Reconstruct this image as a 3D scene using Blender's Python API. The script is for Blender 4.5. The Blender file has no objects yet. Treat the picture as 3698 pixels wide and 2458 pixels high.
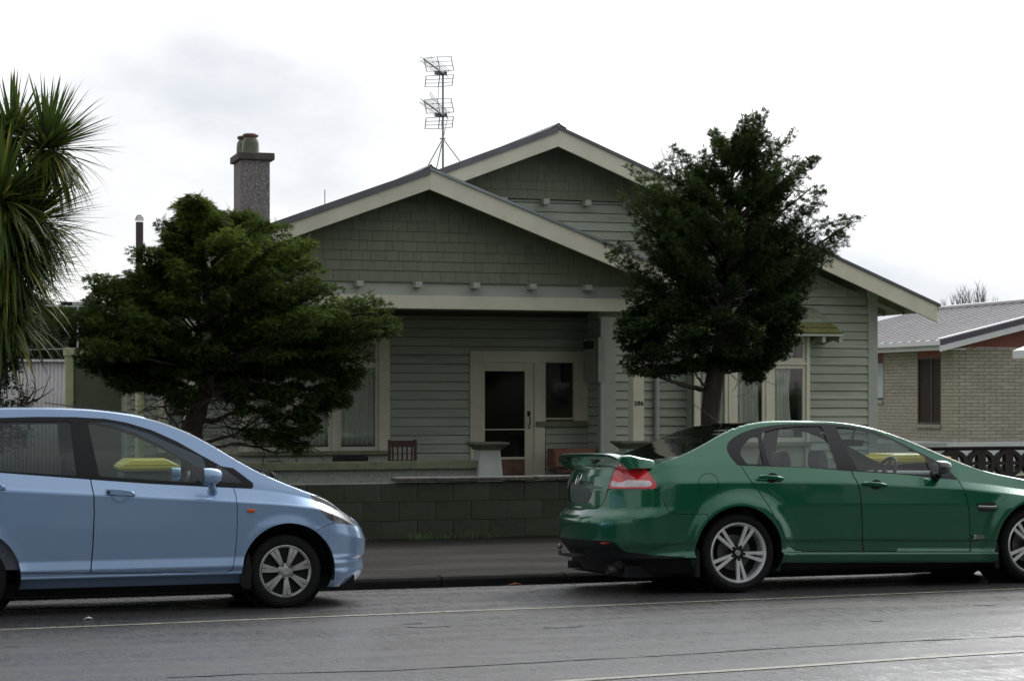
import bpy, bmesh, math, random
import numpy as np
from mathutils import Vector, Matrix, noise as mnoise
random.seed(7); np.random.seed(7)
R = math.radians
scene = bpy.context.scene
C = scene.collection
# ------------------------------------------------------------------ camera
PSI = R(17.65); FPX = 7000.0; HE = 1.69
cam_d = bpy.data.cameras.new('camera'); cam = bpy.data.objects.new('camera', cam_d); C.objects.link(cam)
cam.location = (0, 0, HE); cam.rotation_euler = (R(90), 0, -PSI)
cam_d.sensor_width = 36; cam_d.lens = 36*FPX/3698; cam_d.shift_y = (1430-1229)/3698
cam_d.clip_start = 0.1; cam_d.clip_end = 3000
scene.camera = cam
# ------------------------------------------------------------------ light
SUN_EL, SUN_AZ = R(38), R(44)
SKYS, SKYL = 2.2, (2.0665, 1.5477, -.4766)
sd = bpy.data.lights.new('sun', 'SUN'); sd.energy = 1.3; sd.angle = R(12); sd.color = (1, .96, .9)
sun = bpy.data.objects.new('sun', sd); C.objects.link(sun)
sdir = Vector((math.sin(SUN_AZ)*math.cos(SUN_EL), math.cos(SUN_AZ)*math.cos(SUN_EL), math.sin(SUN_EL)))
sun.rotation_euler = (-sdir).to_track_quat('-Z', 'Y').to_euler()
w = bpy.data.worlds.new('World'); scene.world = w; w.use_nodes = True
nt = w.node_tree; nt.nodes.clear()
def wn(t, **k):
    n = nt.nodes.new(t)
    for a, b in k.items(): setattr(n, a, b)
    return n
sky = wn('ShaderNodeTexSky', sky_type='NISHITA', sun_disc=False, sun_elevation=SUN_EL, sun_rotation=SUN_AZ)
bg1 = wn('ShaderNodeBackground'); bg1.inputs[1].default_value = 0.10; nt.links.new(sky.outputs[0], bg1.inputs[0])
tc = wn('ShaderNodeTexCoord')
mp = wn('ShaderNodeMapping'); mp.inputs['Scale'].default_value = (1, 1, 2.2); mp.inputs['Location'].default_value = SKYL
nt.links.new(tc.outputs['Generated'], mp.inputs[0])
nz = wn('ShaderNodeTexNoise'); nz.inputs['Scale'].default_value = SKYS; nz.inputs['Detail'].default_value = 7; nz.inputs['Roughness'].default_value = .55
nt.links.new(mp.outputs[0], nz.inputs['Vector'])
# brightness rises towards the hidden sun
dt = wn('ShaderNodeVectorMath', operation='DOT_PRODUCT'); dt.inputs[1].default_value = tuple(sdir)
nt.links.new(tc.outputs['Generated'], dt.inputs[0])
mr = wn('ShaderNodeMapRange'); mr.interpolation_type = 'SMOOTHSTEP'; mr.inputs[1].default_value = .765; mr.inputs[2].default_value = 1.0; mr.inputs[3].default_value = 0; mr.inputs[4].default_value = 2.9
nt.links.new(dt.outputs['Value'], mr.inputs[0])
cr = wn('ShaderNodeValToRGB'); cr.color_ramp.elements[0].position = .38; cr.color_ramp.elements[0].color = (.55, .59, .65, 1)
cr.color_ramp.elements[1].position = .56; cr.color_ramp.elements[1].color = (1, 1, 1, 1)
nt.links.new(nz.outputs[0], cr.inputs[0])
mrb = wn('ShaderNodeMapRange'); mrb.inputs[1].default_value = -.6; mrb.inputs[2].default_value = .72; mrb.inputs[3].default_value = .66; mrb.inputs[4].default_value = 1.0; nt.links.new(dt.outputs['Value'], mrb.inputs[0])
sadd = wn('ShaderNodeMath', operation='ADD'); nt.links.new(mr.outputs[0], sadd.inputs[0]); nt.links.new(mrb.outputs[0], sadd.inputs[1])
bg2 = wn('ShaderNodeBackground'); nt.links.new(cr.outputs[0], bg2.inputs[0]); nt.links.new(sadd.outputs[0], bg2.inputs[1])
mx = wn('ShaderNodeMixShader'); mx.inputs[0].default_value = .94
nt.links.new(bg1.outputs[0], mx.inputs[1]); nt.links.new(bg2.outputs[0], mx.inputs[2])
wo = wn('ShaderNodeOutputWorld'); nt.links.new(mx.outputs[0], wo.inputs[0])
vs = scene.view_settings; vs.view_transform = 'Standard'; vs.look = 'None'; vs.exposure = 0.22; vs.gamma = 1; vs.use_curve_mapping = False
scene.render.resolution_x = 1024; scene.render.resolution_y = 680

# ------------------------------------------------------------------ helpers
LOCAL = False
def P(x, y, p):
    u = (x-1849)/FPX; v = (1430-y)/FPX
    t = p/(math.cos(PSI)-math.sin(PSI)*u)
    return Vector((t*(math.sin(PSI)+math.cos(PSI)*u), p, HE+t*v))
def PX(x, y, X):
    u = (x-1849)/FPX; v = (1430-y)/FPX
    t = X/(math.sin(PSI)+math.cos(PSI)*u)
    return Vector((X, t*(math.cos(PSI)-math.sin(PSI)*u), HE+t*v))
def tag(o, label=None, cat=None, group=None, kind=None):
    if label: o['label'] = label
    if cat: o['category'] = cat
    if group: o['group'] = group
    if kind: o['kind'] = kind
    return o
def thing(name, loc=(0, 0, 0), label=None, cat=None, group=None, rz=0, parent=None):
    o = bpy.data.objects.new(name, None); C.objects.link(o); o.location = loc; o.rotation_euler = (0, 0, rz)
    o.empty_display_size = .2
    if parent: o.parent = parent
    return tag(o, label, cat, group)
def link(name, me, parent=None):
    o = bpy.data.objects.new(name, me); C.objects.link(o)
    if parent:
        o.parent = parent
        par_off = world_loc(parent)
        o.location = -par_off          # geometry is authored in world space
    return o
def world_loc(o):
    v = Vector((0, 0, 0))
    while o: v = v + o.location; o = o.parent
    return v
class MB:
    def __init__(s): s.v = []; s.f = []; s.m = []; s.uv = None
    def add(s, vs, fs, mi=0):
        o = len(s.v); s.v += [tuple(q) for q in vs]
        for f in fs: s.f.append([i+o for i in f]); s.m.append(mi)
        return s
    def box(s, x0, x1, y0, y1, z0, z1, mi=0):
        v = [(x0,y0,z0),(x1,y0,z0),(x1,y1,z0),(x0,y1,z0),(x0,y0,z1),(x1,y0,z1),(x1,y1,z1),(x0,y1,z1)]
        return s.add(v, [(3,2,1,0),(4,5,6,7),(0,1,5,4),(1,2,6,5),(2,3,7,6),(3,0,4,7)], mi)
    def hexa(s, v, mi=0):
        return s.add(v, [(3,2,1,0),(4,5,6,7),(0,1,5,4),(1,2,6,5),(2,3,7,6),(3,0,4,7)], mi)
    def prism(s, poly, y0, y1, mi=0, axis='y'):     # poly of (a,b) in xz (axis y), yz (axis x) or xy (axis z)
        n = len(poly)
        def q(a, b, c): return {'y': (a, c, b), 'x': (c, a, b), 'z': (a, b, c)}[axis]
        v = [q(a, b, y0) for a, b in poly]+[q(a, b, y1) for a, b in poly]
        f = [list(range(n)), list(range(2*n-1, n-1, -1))]+[(i, i+n, (i+1) % n+n, (i+1) % n) for i in range(n)]
        return s.add(v, f, mi)
    def tube(s, pts, rad, n=8, mi=0, cap=True):
        pts = [Vector(p) for p in pts]
        if not hasattr(rad, '__len__'): rad = [rad]*len(pts)
        o = len(s.v); prev = None
        for i, p in enumerate(pts):
            d = (pts[min(i+1, len(pts)-1)]-pts[max(i-1, 0)])
            if d.length < 1e-9: d = Vector((0, 0, 1))
            d.normalize()
            if prev is None: a = d.orthogonal().normalized()
            else:
                a = prev-d*prev.dot(d)
                if a.length < 1e-6: a = d.orthogonal()
                a.normalize()
            prev = a; b = d.cross(a)
            for k in range(n):
                t = 2*math.pi*k/n
                s.v.append(tuple(p+(a*math.cos(t)+b*math.sin(t))*rad[i]))
        for i in range(len(pts)-1):
            for k in range(n):
                s.f.append([o+i*n+k, o+i*n+(k+1) % n, o+(i+1)*n+(k+1) % n, o+(i+1)*n+k]); s.m.append(mi)
        if cap:
            s.f.append([o+k for k in range(n-1, -1, -1)]); s.m.append(mi)
            s.f.append([o+(len(pts)-1)*n+k for k in range(n)]); s.m.append(mi)
        return s
    def lathe(s, prof, c, axis='z', n=32, mi=0, closed=False, a0=0):   # prof (r, h)
        o = len(s.v); m = len(prof)
        for k in range(n):
            t = 2*math.pi*k/n+a0
            for r, h in prof:
                a, b = r*math.cos(t), r*math.sin(t)
                if axis == 'z': s.v.append((c[0]+a, c[1]+b, c[2]+h))
                elif axis == 'y': s.v.append((c[0]+a, c[1]+h, c[2]+b))
                else: s.v.append((c[0]+h, c[1]+a, c[2]+b))
        for k in range(n):
            k2 = (k+1) % n
            for j in range(m-1 if not closed else m):
                j2 = (j+1) % m
                s.f.append([o+k*m+j, o+k2*m+j, o+k2*m+j2, o+k*m+j2]); s.m.append(mi)
        return s
    def build(s, name, mats, parent=None, smooth=False, bevel=0, angle=None):
        me = bpy.data.meshes.new(name); me.from_pydata(s.v, [], s.f)
        if not isinstance(mats, (list, tuple)): mats = [mats]
        for m in mats: me.materials.append(m)
        if len(mats) > 1: me.polygons.foreach_set('material_index', s.m)
        bm = bmesh.new(); bm.from_mesh(me)
        bmesh.ops.recalc_face_normals(bm, faces=bm.faces)
        if bevel:
            bmesh.ops.bevel(bm, geom=[e for e in bm.edges if len(e.link_faces) == 2 and e.calc_face_angle(0) > .5], offset=bevel, segments=1, affect='EDGES', clamp_overlap=True)
        bm.to_mesh(me); bm.free()
        if smooth:
            me.polygons.foreach_set('use_smooth', [True]*len(me.polygons))
            try: me.set_sharp_from_angle(angle=angle or R(38))
            except Exception: pass
        me.update()
        return link(name, me, parent)
def np_mesh(name, V, F, mat, parent=None, smooth=False, attr=None):
    V = np.asarray(V, dtype=np.float32); F = np.asarray(F, dtype=np.int32)
    me = bpy.data.meshes.new(name); k = F.shape[1]
    me.vertices.add(len(V)); me.vertices.foreach_set('co', V.ravel())
    me.loops.add(F.size); me.loops.foreach_set('vertex_index', F.ravel())
    me.polygons.add(len(F)); me.polygons.foreach_set('loop_start', np.arange(0, F.size, k, dtype=np.int32))
    try: me.polygons.foreach_set('loop_total', np.full(len(F), k, dtype=np.int32))
    except Exception: pass
    if attr is not None:
        a = me.attributes.new('tone', 'FLOAT', 'POINT'); a.data.foreach_set('value', np.asarray(attr, dtype=np.float32))
    me.materials.append(mat); me.update(calc_edges=True); me.validate()
    if smooth: me.polygons.foreach_set('use_smooth', [True]*len(me.polygons))
    return link(name, me, parent)
def pos_attr_name(): return 'tone'

# ------------------------------------------------------------------ materials
def base(name):
    m = bpy.data.materials.new(name); m.use_nodes = True
    n = m.node_tree.nodes; return m, n, m.node_tree.links, n['Principled BSDF']
def mat(name, col, rough=.6, metal=0, var=.12, scale=6, bump=0, bscale=60, coat=0, spec=.5, stretch=(1, 1, 1), dark=None, dscale=1.5, dlo=.45, dhi=.7, rvar=0, obj=True, ovar=.8):
    m, n, l, b = base(name)
    b.inputs['Roughness'].default_value = rough; b.inputs['Metallic'].default_value = metal
    b.inputs['Specular IOR Level'].default_value = spec
    b.inputs['Coat Weight'].default_value = coat; b.inputs['Coat Roughness'].default_value = .04
    t = n.new('ShaderNodeTexCoord'); mp = n.new('ShaderNodeMapping'); l.new(t.outputs['Object'], mp.inputs[0])
    mp.inputs['Scale'].default_value = stretch
    z = n.new('ShaderNodeTexNoise'); z.inputs['Scale'].default_value = scale; z.inputs['Detail'].default_value = 5
    l.new(mp.outputs[0], z.inputs['Vector'])
    r = n.new('ShaderNodeValToRGB'); r.color_ramp.elements[0].position = .3; r.color_ramp.elements[1].position = .72
    c0 = [c*(1-var) for c in col]; c1 = [min(1, c*(1+var)) for c in col]
    r.color_ramp.elements[0].color = (*c0, 1); r.color_ramp.elements[1].color = (*c1, 1)
    l.new(z.outputs[0], r.inputs[0]); out = r.outputs[0]
    if obj:
        oi = n.new('ShaderNodeObjectInfo'); mr = n.new('ShaderNodeMapRange'); mr.inputs[3].default_value = 1-var*ovar; mr.inputs[4].default_value = 1+var*ovar
        l.new(oi.outputs['Random'], mr.inputs[0]); mm = n.new('ShaderNodeVectorMath'); mm.operation = 'SCALE'
        l.new(out, mm.inputs[0]); l.new(mr.outputs[0], mm.inputs['Scale']); out = mm.outputs[0]
    if dark:
        z2 = n.new('ShaderNodeTexNoise'); z2.inputs['Scale'].default_value = dscale; z2.inputs['Detail'].default_value = 8; z2.inputs['Roughness'].default_value = .65
        l.new(mp.outputs[0], z2.inputs['Vector'])
        mr2 = n.new('ShaderNodeMapRange'); mr2.inputs[1].default_value = dlo; mr2.inputs[2].default_value = dhi; l.new(z2.outputs[0], mr2.inputs[0])
        mi = n.new('ShaderNodeMix'); mi.data_type = 'RGBA'; l.new(mr2.outputs[0], mi.inputs[0]); l.new(out, mi.inputs[6]); mi.inputs[7].default_value = (*dark, 1); out = mi.outputs[2]
    l.new(out, b.inputs['Base Color'])
    if rvar:
        mr3 = n.new('ShaderNodeMapRange'); mr3.inputs[3].default_value = max(0, rough-rvar); mr3.inputs[4].default_value = rough+rvar
        l.new(z.outputs[0], mr3.inputs[0]); l.new(mr3.outputs[0], b.inputs['Roughness'])
    if bump:
        z3 = n.new('ShaderNodeTexNoise'); z3.inputs['Scale'].default_value = bscale; z3.inputs['Detail'].default_value = 4; l.new(mp.outputs[0], z3.inputs['Vector'])
        bu = n.new('ShaderNodeBump'); bu.inputs['Strength'].default_value = bump; bu.inputs['Distance'].default_value = .01
        l.new(z3.outputs[0], bu.inputs['Height']); l.new(bu.outputs[0], b.inputs['Normal'])
    return m
def glass(name, tint=(.75, .8, .78), refl=.08, rough=.02, dirt=.1):
    m = bpy.data.materials.new(name); m.use_nodes = True; n = m.node_tree.nodes; l = m.node_tree.links; n.clear()
    tr = n.new('ShaderNodeBsdfTransparent'); tr.inputs[0].default_value = (*tint, 1)
    gl = n.new('ShaderNodeBsdfGlossy'); gl.inputs['Roughness'].default_value = rough
    df = n.new('ShaderNodeBsdfDiffuse'); df.inputs[0].default_value = (.5, .52, .5, 1)
    lw = n.new('ShaderNodeLayerWeight'); lw.inputs[0].default_value = .5
    pw = n.new('ShaderNodeMath'); pw.operation = 'POWER'; pw.inputs[1].default_value = 5; l.new(lw.outputs['Facing'], pw.inputs[0])
    fr = n.new('ShaderNodeMath'); fr.operation = 'MULTIPLY_ADD'; fr.inputs[1].default_value = .92; fr.inputs[2].default_value = .05; l.new(pw.outputs[0], fr.inputs[0])
    nz = n.new('ShaderNodeTexNoise'); nz.inputs['Scale'].default_value = 130; nz.inputs['Detail'].default_value = 2
    tcn = n.new('ShaderNodeTexCoord'); l.new(tcn.outputs['Object'], nz.inputs['Vector'])
    rp = n.new('ShaderNodeMapRange'); rp.inputs[1].default_value = .5; rp.inputs[2].default_value = .72; rp.inputs[4].default_value = dirt; l.new(nz.outputs[0], rp.inputs[0])
    m0 = n.new('ShaderNodeMixShader'); l.new(rp.outputs[0], m0.inputs[0]); l.new(tr.outputs[0], m0.inputs[1]); l.new(df.outputs[0], m0.inputs[2])
    m1 = n.new('ShaderNodeMixShader'); ad = n.new('ShaderNodeMath'); ad.operation = 'ADD'; ad.inputs[1].default_value = refl
    l.new(fr.outputs[0], ad.inputs[0]); l.new(ad.outputs[0], m1.inputs[0]); l.new(m0.outputs[0], m1.inputs[1]); l.new(gl.outputs[0], m1.inputs[2])
    o = n.new('ShaderNodeOutputMaterial'); l.new(m1.outputs[0], o.inputs[0]); return m
def leafmat(name, c0, c1, c2=None, trans=.25, rough=.75, spec=.12):
    m, n, l, b = base(name)
    a = n.new('ShaderNodeAttribute'); a.attribute_name = 'tone'
    r = n.new('ShaderNodeValToRGB'); e = r.color_ramp.elements; e[0].color = (*c0, 1); e[1].color = (*c1, 1); e[1].position = .75
    if c2: q = e.new(1.0); q.color = (*c2, 1)
    l.new(a.outputs['Fac'], r.inputs[0]); l.new(r.outputs[0], b.inputs['Base Color']); b.inputs['Roughness'].default_value = rough
    b.inputs['Specular IOR Level'].default_value = spec
    tl = n.new('ShaderNodeBsdfTranslucent'); l.new(r.outputs[0], tl.inputs[0])
    mx = n.new('ShaderNodeMixShader'); mx.inputs[0].default_value = trans; l.new(b.outputs[0], mx.inputs[1]); l.new(tl.outputs[0], mx.inputs[2])
    l.new(mx.outputs[0], n['Material Output'].inputs[0]); return m

M = {}
M['cream'] = mat('cream_paint', (.66, .635, .50), .5, var=.07, scale=3, dark=(.33, .31, .22), dscale=4, dlo=.62, dhi=.85, bump=.1, bscale=40)
M['board'] = mat('grey_green_board_paint', (.375, .405, .325), .55, var=.08, scale=5, stretch=(.4, 1, 3), dark=(.25, .27, .20), dscale=2.2, dlo=.5, dhi=.8, bump=.15, bscale=30)
M['trimgrey'] = mat('grey_green_trim', (.385, .415, .355), .5, var=.06, scale=3, bump=.1)
M['shingle'] = mat('olive_shingle_paint', (.185, .20, .135), .6, var=.07, scale=8, stretch=(1, 1, .3), bump=.3, bscale=40)
M['olive'] = mat('olive_sill_paint', (.19, .215, .13), .5, var=.15, scale=6, dark=(.1, .11, .08), dscale=5, dlo=.5, dhi=.75, bump=.15)
M['moss'] = mat('mossy_shingle', (.13, .125, .05), .9, var=.3, scale=20, dark=(.14, .15, .04), dscale=9, dlo=.35, dhi=.6, bump=.6, bscale=60)
M['roof'] = mat('weathered_roof_iron', (.16, .165, .18), .4, metal=.3, var=.15, scale=4)
M['flash'] = mat('dark_barge_flashing', (.13, .13, .145), .45, metal=.2, var=.15, scale=4)
M['galv'] = mat('bluish_metal_edge', (.32, .36, .38), .35, metal=.5, var=.1, scale=4)
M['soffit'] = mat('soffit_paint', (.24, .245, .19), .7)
M['stucco'] = mat('rough_stucco', (.37, .40, .37), .85, var=.2, scale=30, bump=1.0, bscale=45)
M['pier'] = mat('smooth_pier_plaster', (.42, .455, .43), .7, var=.08, scale=4, bump=.1)
M['chimney'] = mat('pebble_dash', (.155, .142, .135), .9, var=.6, scale=28, bump=1.0, bscale=60)
M['chimcap'] = mat('chimney_cap_concrete', (.09, .072, .068), .85, var=.25, scale=10, bump=.3)
M['pot'] = mat('green_glazed_pot', (.12, .13, .08), .4, var=.3, scale=8)
M['potrim'] = mat('brown_pot_rim', (.16, .08, .06), .5, var=.2)
M['block'] = mat('mossy_concrete_block', (.056, .058, .044), .85, var=.25, scale=5, spec=.2, dark=(.042, .050, .024), dscale=1.6, dlo=.42, dhi=.62, bump=.6, bscale=70)
M['mortar'] = mat('dark_mortar', (.042, .043, .032), .9, var=.2, scale=20, bump=.5)
M['coping'] = mat('lichened_coping', (.07, .067, .055), .85, var=.4, scale=14, dark=(.16, .16, .08), dscale=7, dlo=.58, dhi=.7, bump=.7, bscale=50)
M['concrete'] = mat('porch_concrete', (.07, .068, .06), .7, var=.15)
M['curtain'] = mat('net_curtain', (.72, .71, .66), .9, var=.12, scale=12, stretch=(3, 3, .3))
M['dark'] = mat('dark_interior', (.012, .012, .011), .9, var=.1)
M['room'] = mat('dim_room_wall', (.10, .09, .08), .9, var=.1)
M['wood'] = mat('dark_stained_wood', (.075, .035, .028), .5, var=.25, scale=14, stretch=(1, 1, .2), bump=.2)
M['brownpanel'] = mat('brown_kick_panel', (.13, .07, .04), .6, var=.35, scale=7, dark=(.25, .15, .05), dscale=5, dlo=.58, dhi=.8)
M['orangebox'] = mat('terracotta_cabinet', (.22, .09, .055), .6, var=.15)
M['brass'] = mat('dark_door_handle', (.03, .028, .02), .35, metal=.8)
M['black'] = mat('black_plastic', (.011, .011, .012), .65, var=.15, scale=20, spec=.2)
M['meter'] = mat('meter_box_paint', (.27, .30, .26), .5, var=.08)
M['meterglass'] = mat('meter_glass', (.015, .018, .03), .12)
M['pvc'] = mat('grey_downpipe', (.42, .44, .43), .4, var=.06)
M['alu'] = mat('aerial_aluminium', (.35, .35, .36), .4, metal=.5)
M['num'] = mat('black_numerals', (.012, .012, .012), .4)
M['brick'] = mat('buff_brick', (.475, .435, .345), .85, var=.15, scale=22, bump=.5, bscale=60, dark=(.28, .24, .17), dscale=14, dlo=.55, dhi=.8)
M['bmortar'] = mat('brick_mortar', (.20, .18, .14), .9, var=.1, scale=10)
M['maroon'] = mat('maroon_panel', (.29, .085, .06), .6, var=.12, scale=5)
M['bronze'] = mat('brown_window_frame', (.06, .04, .035), .5, var=.15)
M['obscure'] = mat('brown_obscure_glass', (.045, .027, .02), .6, var=.4, scale=40, spec=.2, bump=.8, bscale=45)
M['whitepaint'] = mat('white_paint', (.72, .73, .74), .45, var=.05)
M['longrun'] = mat('grey_longrun_roof', (.40, .385, .39), .35, metal=.25, var=.07, scale=2)
M['breeze'] = mat('dark_breeze_block', (.028, .022, .020), .75, var=.3, scale=10, bump=.4)
M['corr'] = mat('white_corrugated_iron', (.52, .50, .50), .4, metal=.1, var=.06)
M['rustcream'] = mat('lichened_cream_steel', (.45, .46, .28), .6, var=.12, scale=5, dark=(.22, .13, .05), dscale=7, dlo=.6, dhi=.75)
M['screen'] = mat('olive_sheet', (.095, .105, .065), .6, var=.1)
M['bark'] = mat('brown_bark', (.06, .044, .036), .9, var=.4, scale=10, stretch=(1, 1, .25), bump=1.0, bscale=30)
M['twig'] = mat('dark_twig', (.045, .035, .03), .85, var=.2)
M['paint'] = mat('road_line_paint', (.30, .29, .22), .5, var=.25, scale=20, dark=(.07, .07, .065), dscale=25, dlo=.42, dhi=.68)
M['yellow'] = mat('yellow_bin_lid', (.50, .38, .01), .35, var=.06)
M['orange'] = mat('orange_bin_lid', (.80, .36, .02), .35, var=.06)
M['binred'] = mat('dark_green_bin', (.02, .05, .03), .5, var=.08)
M['binblue'] = mat('navy_bin', (.03, .035, .07), .4, var=.08)
M['leafgold'] = mat('fallen_leaf', (.28, .10, .03), .6, var=.3)
M['paper'] = mat('white_scrap', (.7, .7, .7), .7)

def wet(name, col, rlo, rhi, scale=1.2, bump=.35, bscale=220, var=.25, stretch=(1, 1, 1), spec=.5, film=0, grain=False):
    m, n, l, b = base(name)
    t = n.new('ShaderNodeTexCoord'); mp = n.new('ShaderNodeMapping'); l.new(t.outputs['Object'], mp.inputs[0]); mp.inputs['Scale'].default_value = stretch
    z = n.new('ShaderNodeTexNoise'); z.inputs['Scale'].default_value = scale; z.inputs['Detail'].default_value = 6; z.inputs['Roughness'].default_value = .6; l.new(mp.outputs[0], z.inputs['Vector'])
    z2 = n.new('ShaderNodeTexNoise'); z2.inputs['Scale'].default_value = bscale; z2.inputs['Detail'].default_value = 2; l.new(t.outputs['Object'], z2.inputs['Vector'])
    z3 = n.new('ShaderNodeTexNoise'); z3.inputs['Scale'].default_value = bscale*.22; z3.inputs['Detail'].default_value = 3; l.new(t.outputs['Object'], z3.inputs['Vector'])
    r = n.new('ShaderNodeValToRGB'); r.color_ramp.elements[0].position = .3; r.color_ramp.elements[1].position = .7
    r.color_ramp.elements[0].color = (*[c*(1-var) for c in col], 1); r.color_ramp.elements[1].color = (*[c*(1+var) for c in col], 1)
    ad = n.new('ShaderNodeMath'); ad.operation = 'ADD'; mu = n.new('ShaderNodeMath'); mu.operation = 'MULTIPLY'; mu.inputs[1].default_value = .5
    l.new(z.outputs[0], ad.inputs[0]); l.new(z2.outputs[0], ad.inputs[1]); l.new(ad.outputs[0], mu.inputs[0]); l.new(mu.outputs[0], r.inputs[0])
    l.new(r.outputs[0], b.inputs['Base Color'])
    mr = n.new('ShaderNodeMapRange'); mr.inputs[1].default_value = .38; mr.inputs[2].default_value = .62; mr.inputs[3].default_value = rlo; mr.inputs[4].default_value = rhi
    l.new(z.outputs[0], mr.inputs[0]); l.new(mr.outputs[0], b.inputs['Roughness'])
    b.inputs['Specular IOR Level'].default_value = spec; b.inputs['Coat Weight'].default_value = film; b.inputs['Coat Roughness'].default_value = .22; b.inputs['Coat IOR'].default_value = 1.45
    bu = n.new('ShaderNodeBump'); bu.inputs['Strength'].default_value = bump; bu.inputs['Distance'].default_value = .006
    bu2 = n.new('ShaderNodeBump'); bu2.inputs['Strength'].default_value = bump*.6; bu2.inputs['Distance'].default_value = .012
    l.new(z3.outputs[0], bu2.inputs['Height']); l.new(bu2.outputs[0], bu.inputs['Normal'])
    l.new(z2.outputs[0], bu.inputs['Height']); l.new(bu.outputs[0], b.inputs['Normal'])
    if grain:
        b.inputs['Coat IOR'].default_value = 2.35; b.inputs['Coat Roughness'].default_value = .17
        mg = n.new('ShaderNodeMapping'); mg.inputs['Scale'].default_value = (17, 4.0, 1); l.new(t.outputs['Object'], mg.inputs[0])
        zg = n.new('ShaderNodeTexNoise'); zg.inputs['Scale'].default_value = 1.0; zg.inputs['Detail'].default_value = 5; zg.inputs['Roughness'].default_value = .75; l.new(mg.outputs[0], zg.inputs['Vector'])
        r2 = n.new('ShaderNodeMapRange'); r2.inputs[1].default_value = .42; r2.inputs[2].default_value = .60; r2.inputs[3].default_value = .30; r2.inputs[4].default_value = 1.0; l.new(zg.outputs[0], r2.inputs[0])
        # damp patches drain unevenly: large soft variation of the water film
        mp2 = n.new('ShaderNodeMapping'); mp2.inputs['Scale'].default_value = (.35, 2.2, 1); l.new(t.outputs['Object'], mp2.inputs[0])
        zp = n.new('ShaderNodeTexNoise'); zp.inputs['Scale'].default_value = 1.4; zp.inputs['Detail'].default_value = 7; zp.inputs['Roughness'].default_value = .65; l.new(mp2.outputs[0], zp.inputs['Vector'])
        r3 = n.new('ShaderNodeMapRange'); r3.inputs[1].default_value = .41; r3.inputs[2].default_value = .55; r3.inputs[3].default_value = .22; r3.inputs[4].default_value = 1.0; l.new(zp.outputs[0], r3.inputs[0])
        mw = n.new('ShaderNodeMath'); mw.operation = 'MULTIPLY'; l.new(r2.outputs[0], mw.inputs[0]); l.new(r3.outputs[0], mw.inputs[1]); l.new(mw.outputs[0], b.inputs['Coat Weight'])
        bg = n.new('ShaderNodeBump'); bg.inputs['Strength'].default_value = .85; bg.inputs['Distance'].default_value = .01; l.new(zg.outputs[0], bg.inputs['Height']); l.new(bg.outputs[0], b.inputs['Coat Normal'])
    return m
M['asphalt'] = wet('wet_asphalt', (.042, .040, .041), .5, .62, scale=1.3, bump=.7, bscale=42, stretch=(.55, 1.2, 1), spec=.4, film=.8, grain=True)
M['footpath'] = wet('damp_footpath_asphalt', (.015, .014, .012), .72, .92, scale=1.4, bump=.9, bscale=40, stretch=(.6, 2.5, 1), spec=.12, var=.55)
M['kerb'] = wet('wet_dark_kerb', (.016, .015, .014), .8, .95, scale=4, bump=.8, bscale=60, spec=.1)
M['grass'] = mat('wet_lawn', (.04, .06, .02), .8, var=.4, scale=14, bump=.8, bscale=60)
M['soil'] = mat('dark_ground', (.05, .055, .035), .9, var=.3, scale=.5)
print('part1 ok')
# ================================================================== SETTING
def zroad(Y):
    if Y > 15.3: return -.035*(Y-15.3)
    if Y > 8: return .022*(15.3-Y)-.0012*(15.3-Y)**2
    return zroad(8.0001)-.01*(8-Y)
def G(x, y, dz=0):                      # pixel -> point on the road surface
    lo, hi = 1.0, 60.0
    for _ in range(60):
        p = (lo+hi)/2; q = P(x, y, p)
        if q.z > zroad(p): lo = p
        else: hi = p
    q.z = zroad(p)+dz; return q
KY = 17.2
def strip_sheet(name, ys, zs, x0, x1, m, nx=60):
    mb = MB(); xs = [x0+(x1-x0)*i/nx for i in range(nx+1)]
    for x in xs:
        for y, z in zip(ys, zs): mb.v.append((x, y, z))
    n = len(ys)
    for i in range(nx):
        for j in range(n-1): mb.f.append([i*n+j, (i+1)*n+j, (i+1)*n+j+1, i*n+j+1]); mb.m.append(0)
    o = mb.build(name, m, smooth=True); return tag(o, kind='structure')
ground = MB(); ground.box(-900, 1500, -600, 2200, -2.0, -.45); tag(ground.build('ground', M['soil']), kind='structure')
ys = [-3, 0, 2, 4, 6, 8, 9, 10, 11, 12, 13, 14, 15.3, 16.2, KY]
road = strip_sheet('road', ys, [zroad(y) for y in ys], -120, 220, M['asphalt'])
fy = [17.36, 18, 19, 20.06]
strip_sheet('footpath', fy, [.032, .07, .125, .178], -120, 220, M['footpath'])
kb = MB()
x = -60
while x < 120:
    kb.prism([(KY-.006, -.25), (KY, .0), (KY+.03, .028), (KY+.158, .032), (KY+.158, -.25)], x, x+1.19, axis='x'); x += 1.2
tag(kb.build('kerb', M['kerb'], bevel=.006), kind='structure')
strip_sheet('opposite_footpath', [-5.5, -3.1, -3.0], [.2, .15, -.02], -120, 220, M['footpath'])
strip_sheet('garden_ground', [20.25, 21, 24, 27.5, 45, 90], [.22, .20, .12, .05, .05, .05], -120, 220, M['grass'])
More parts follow.
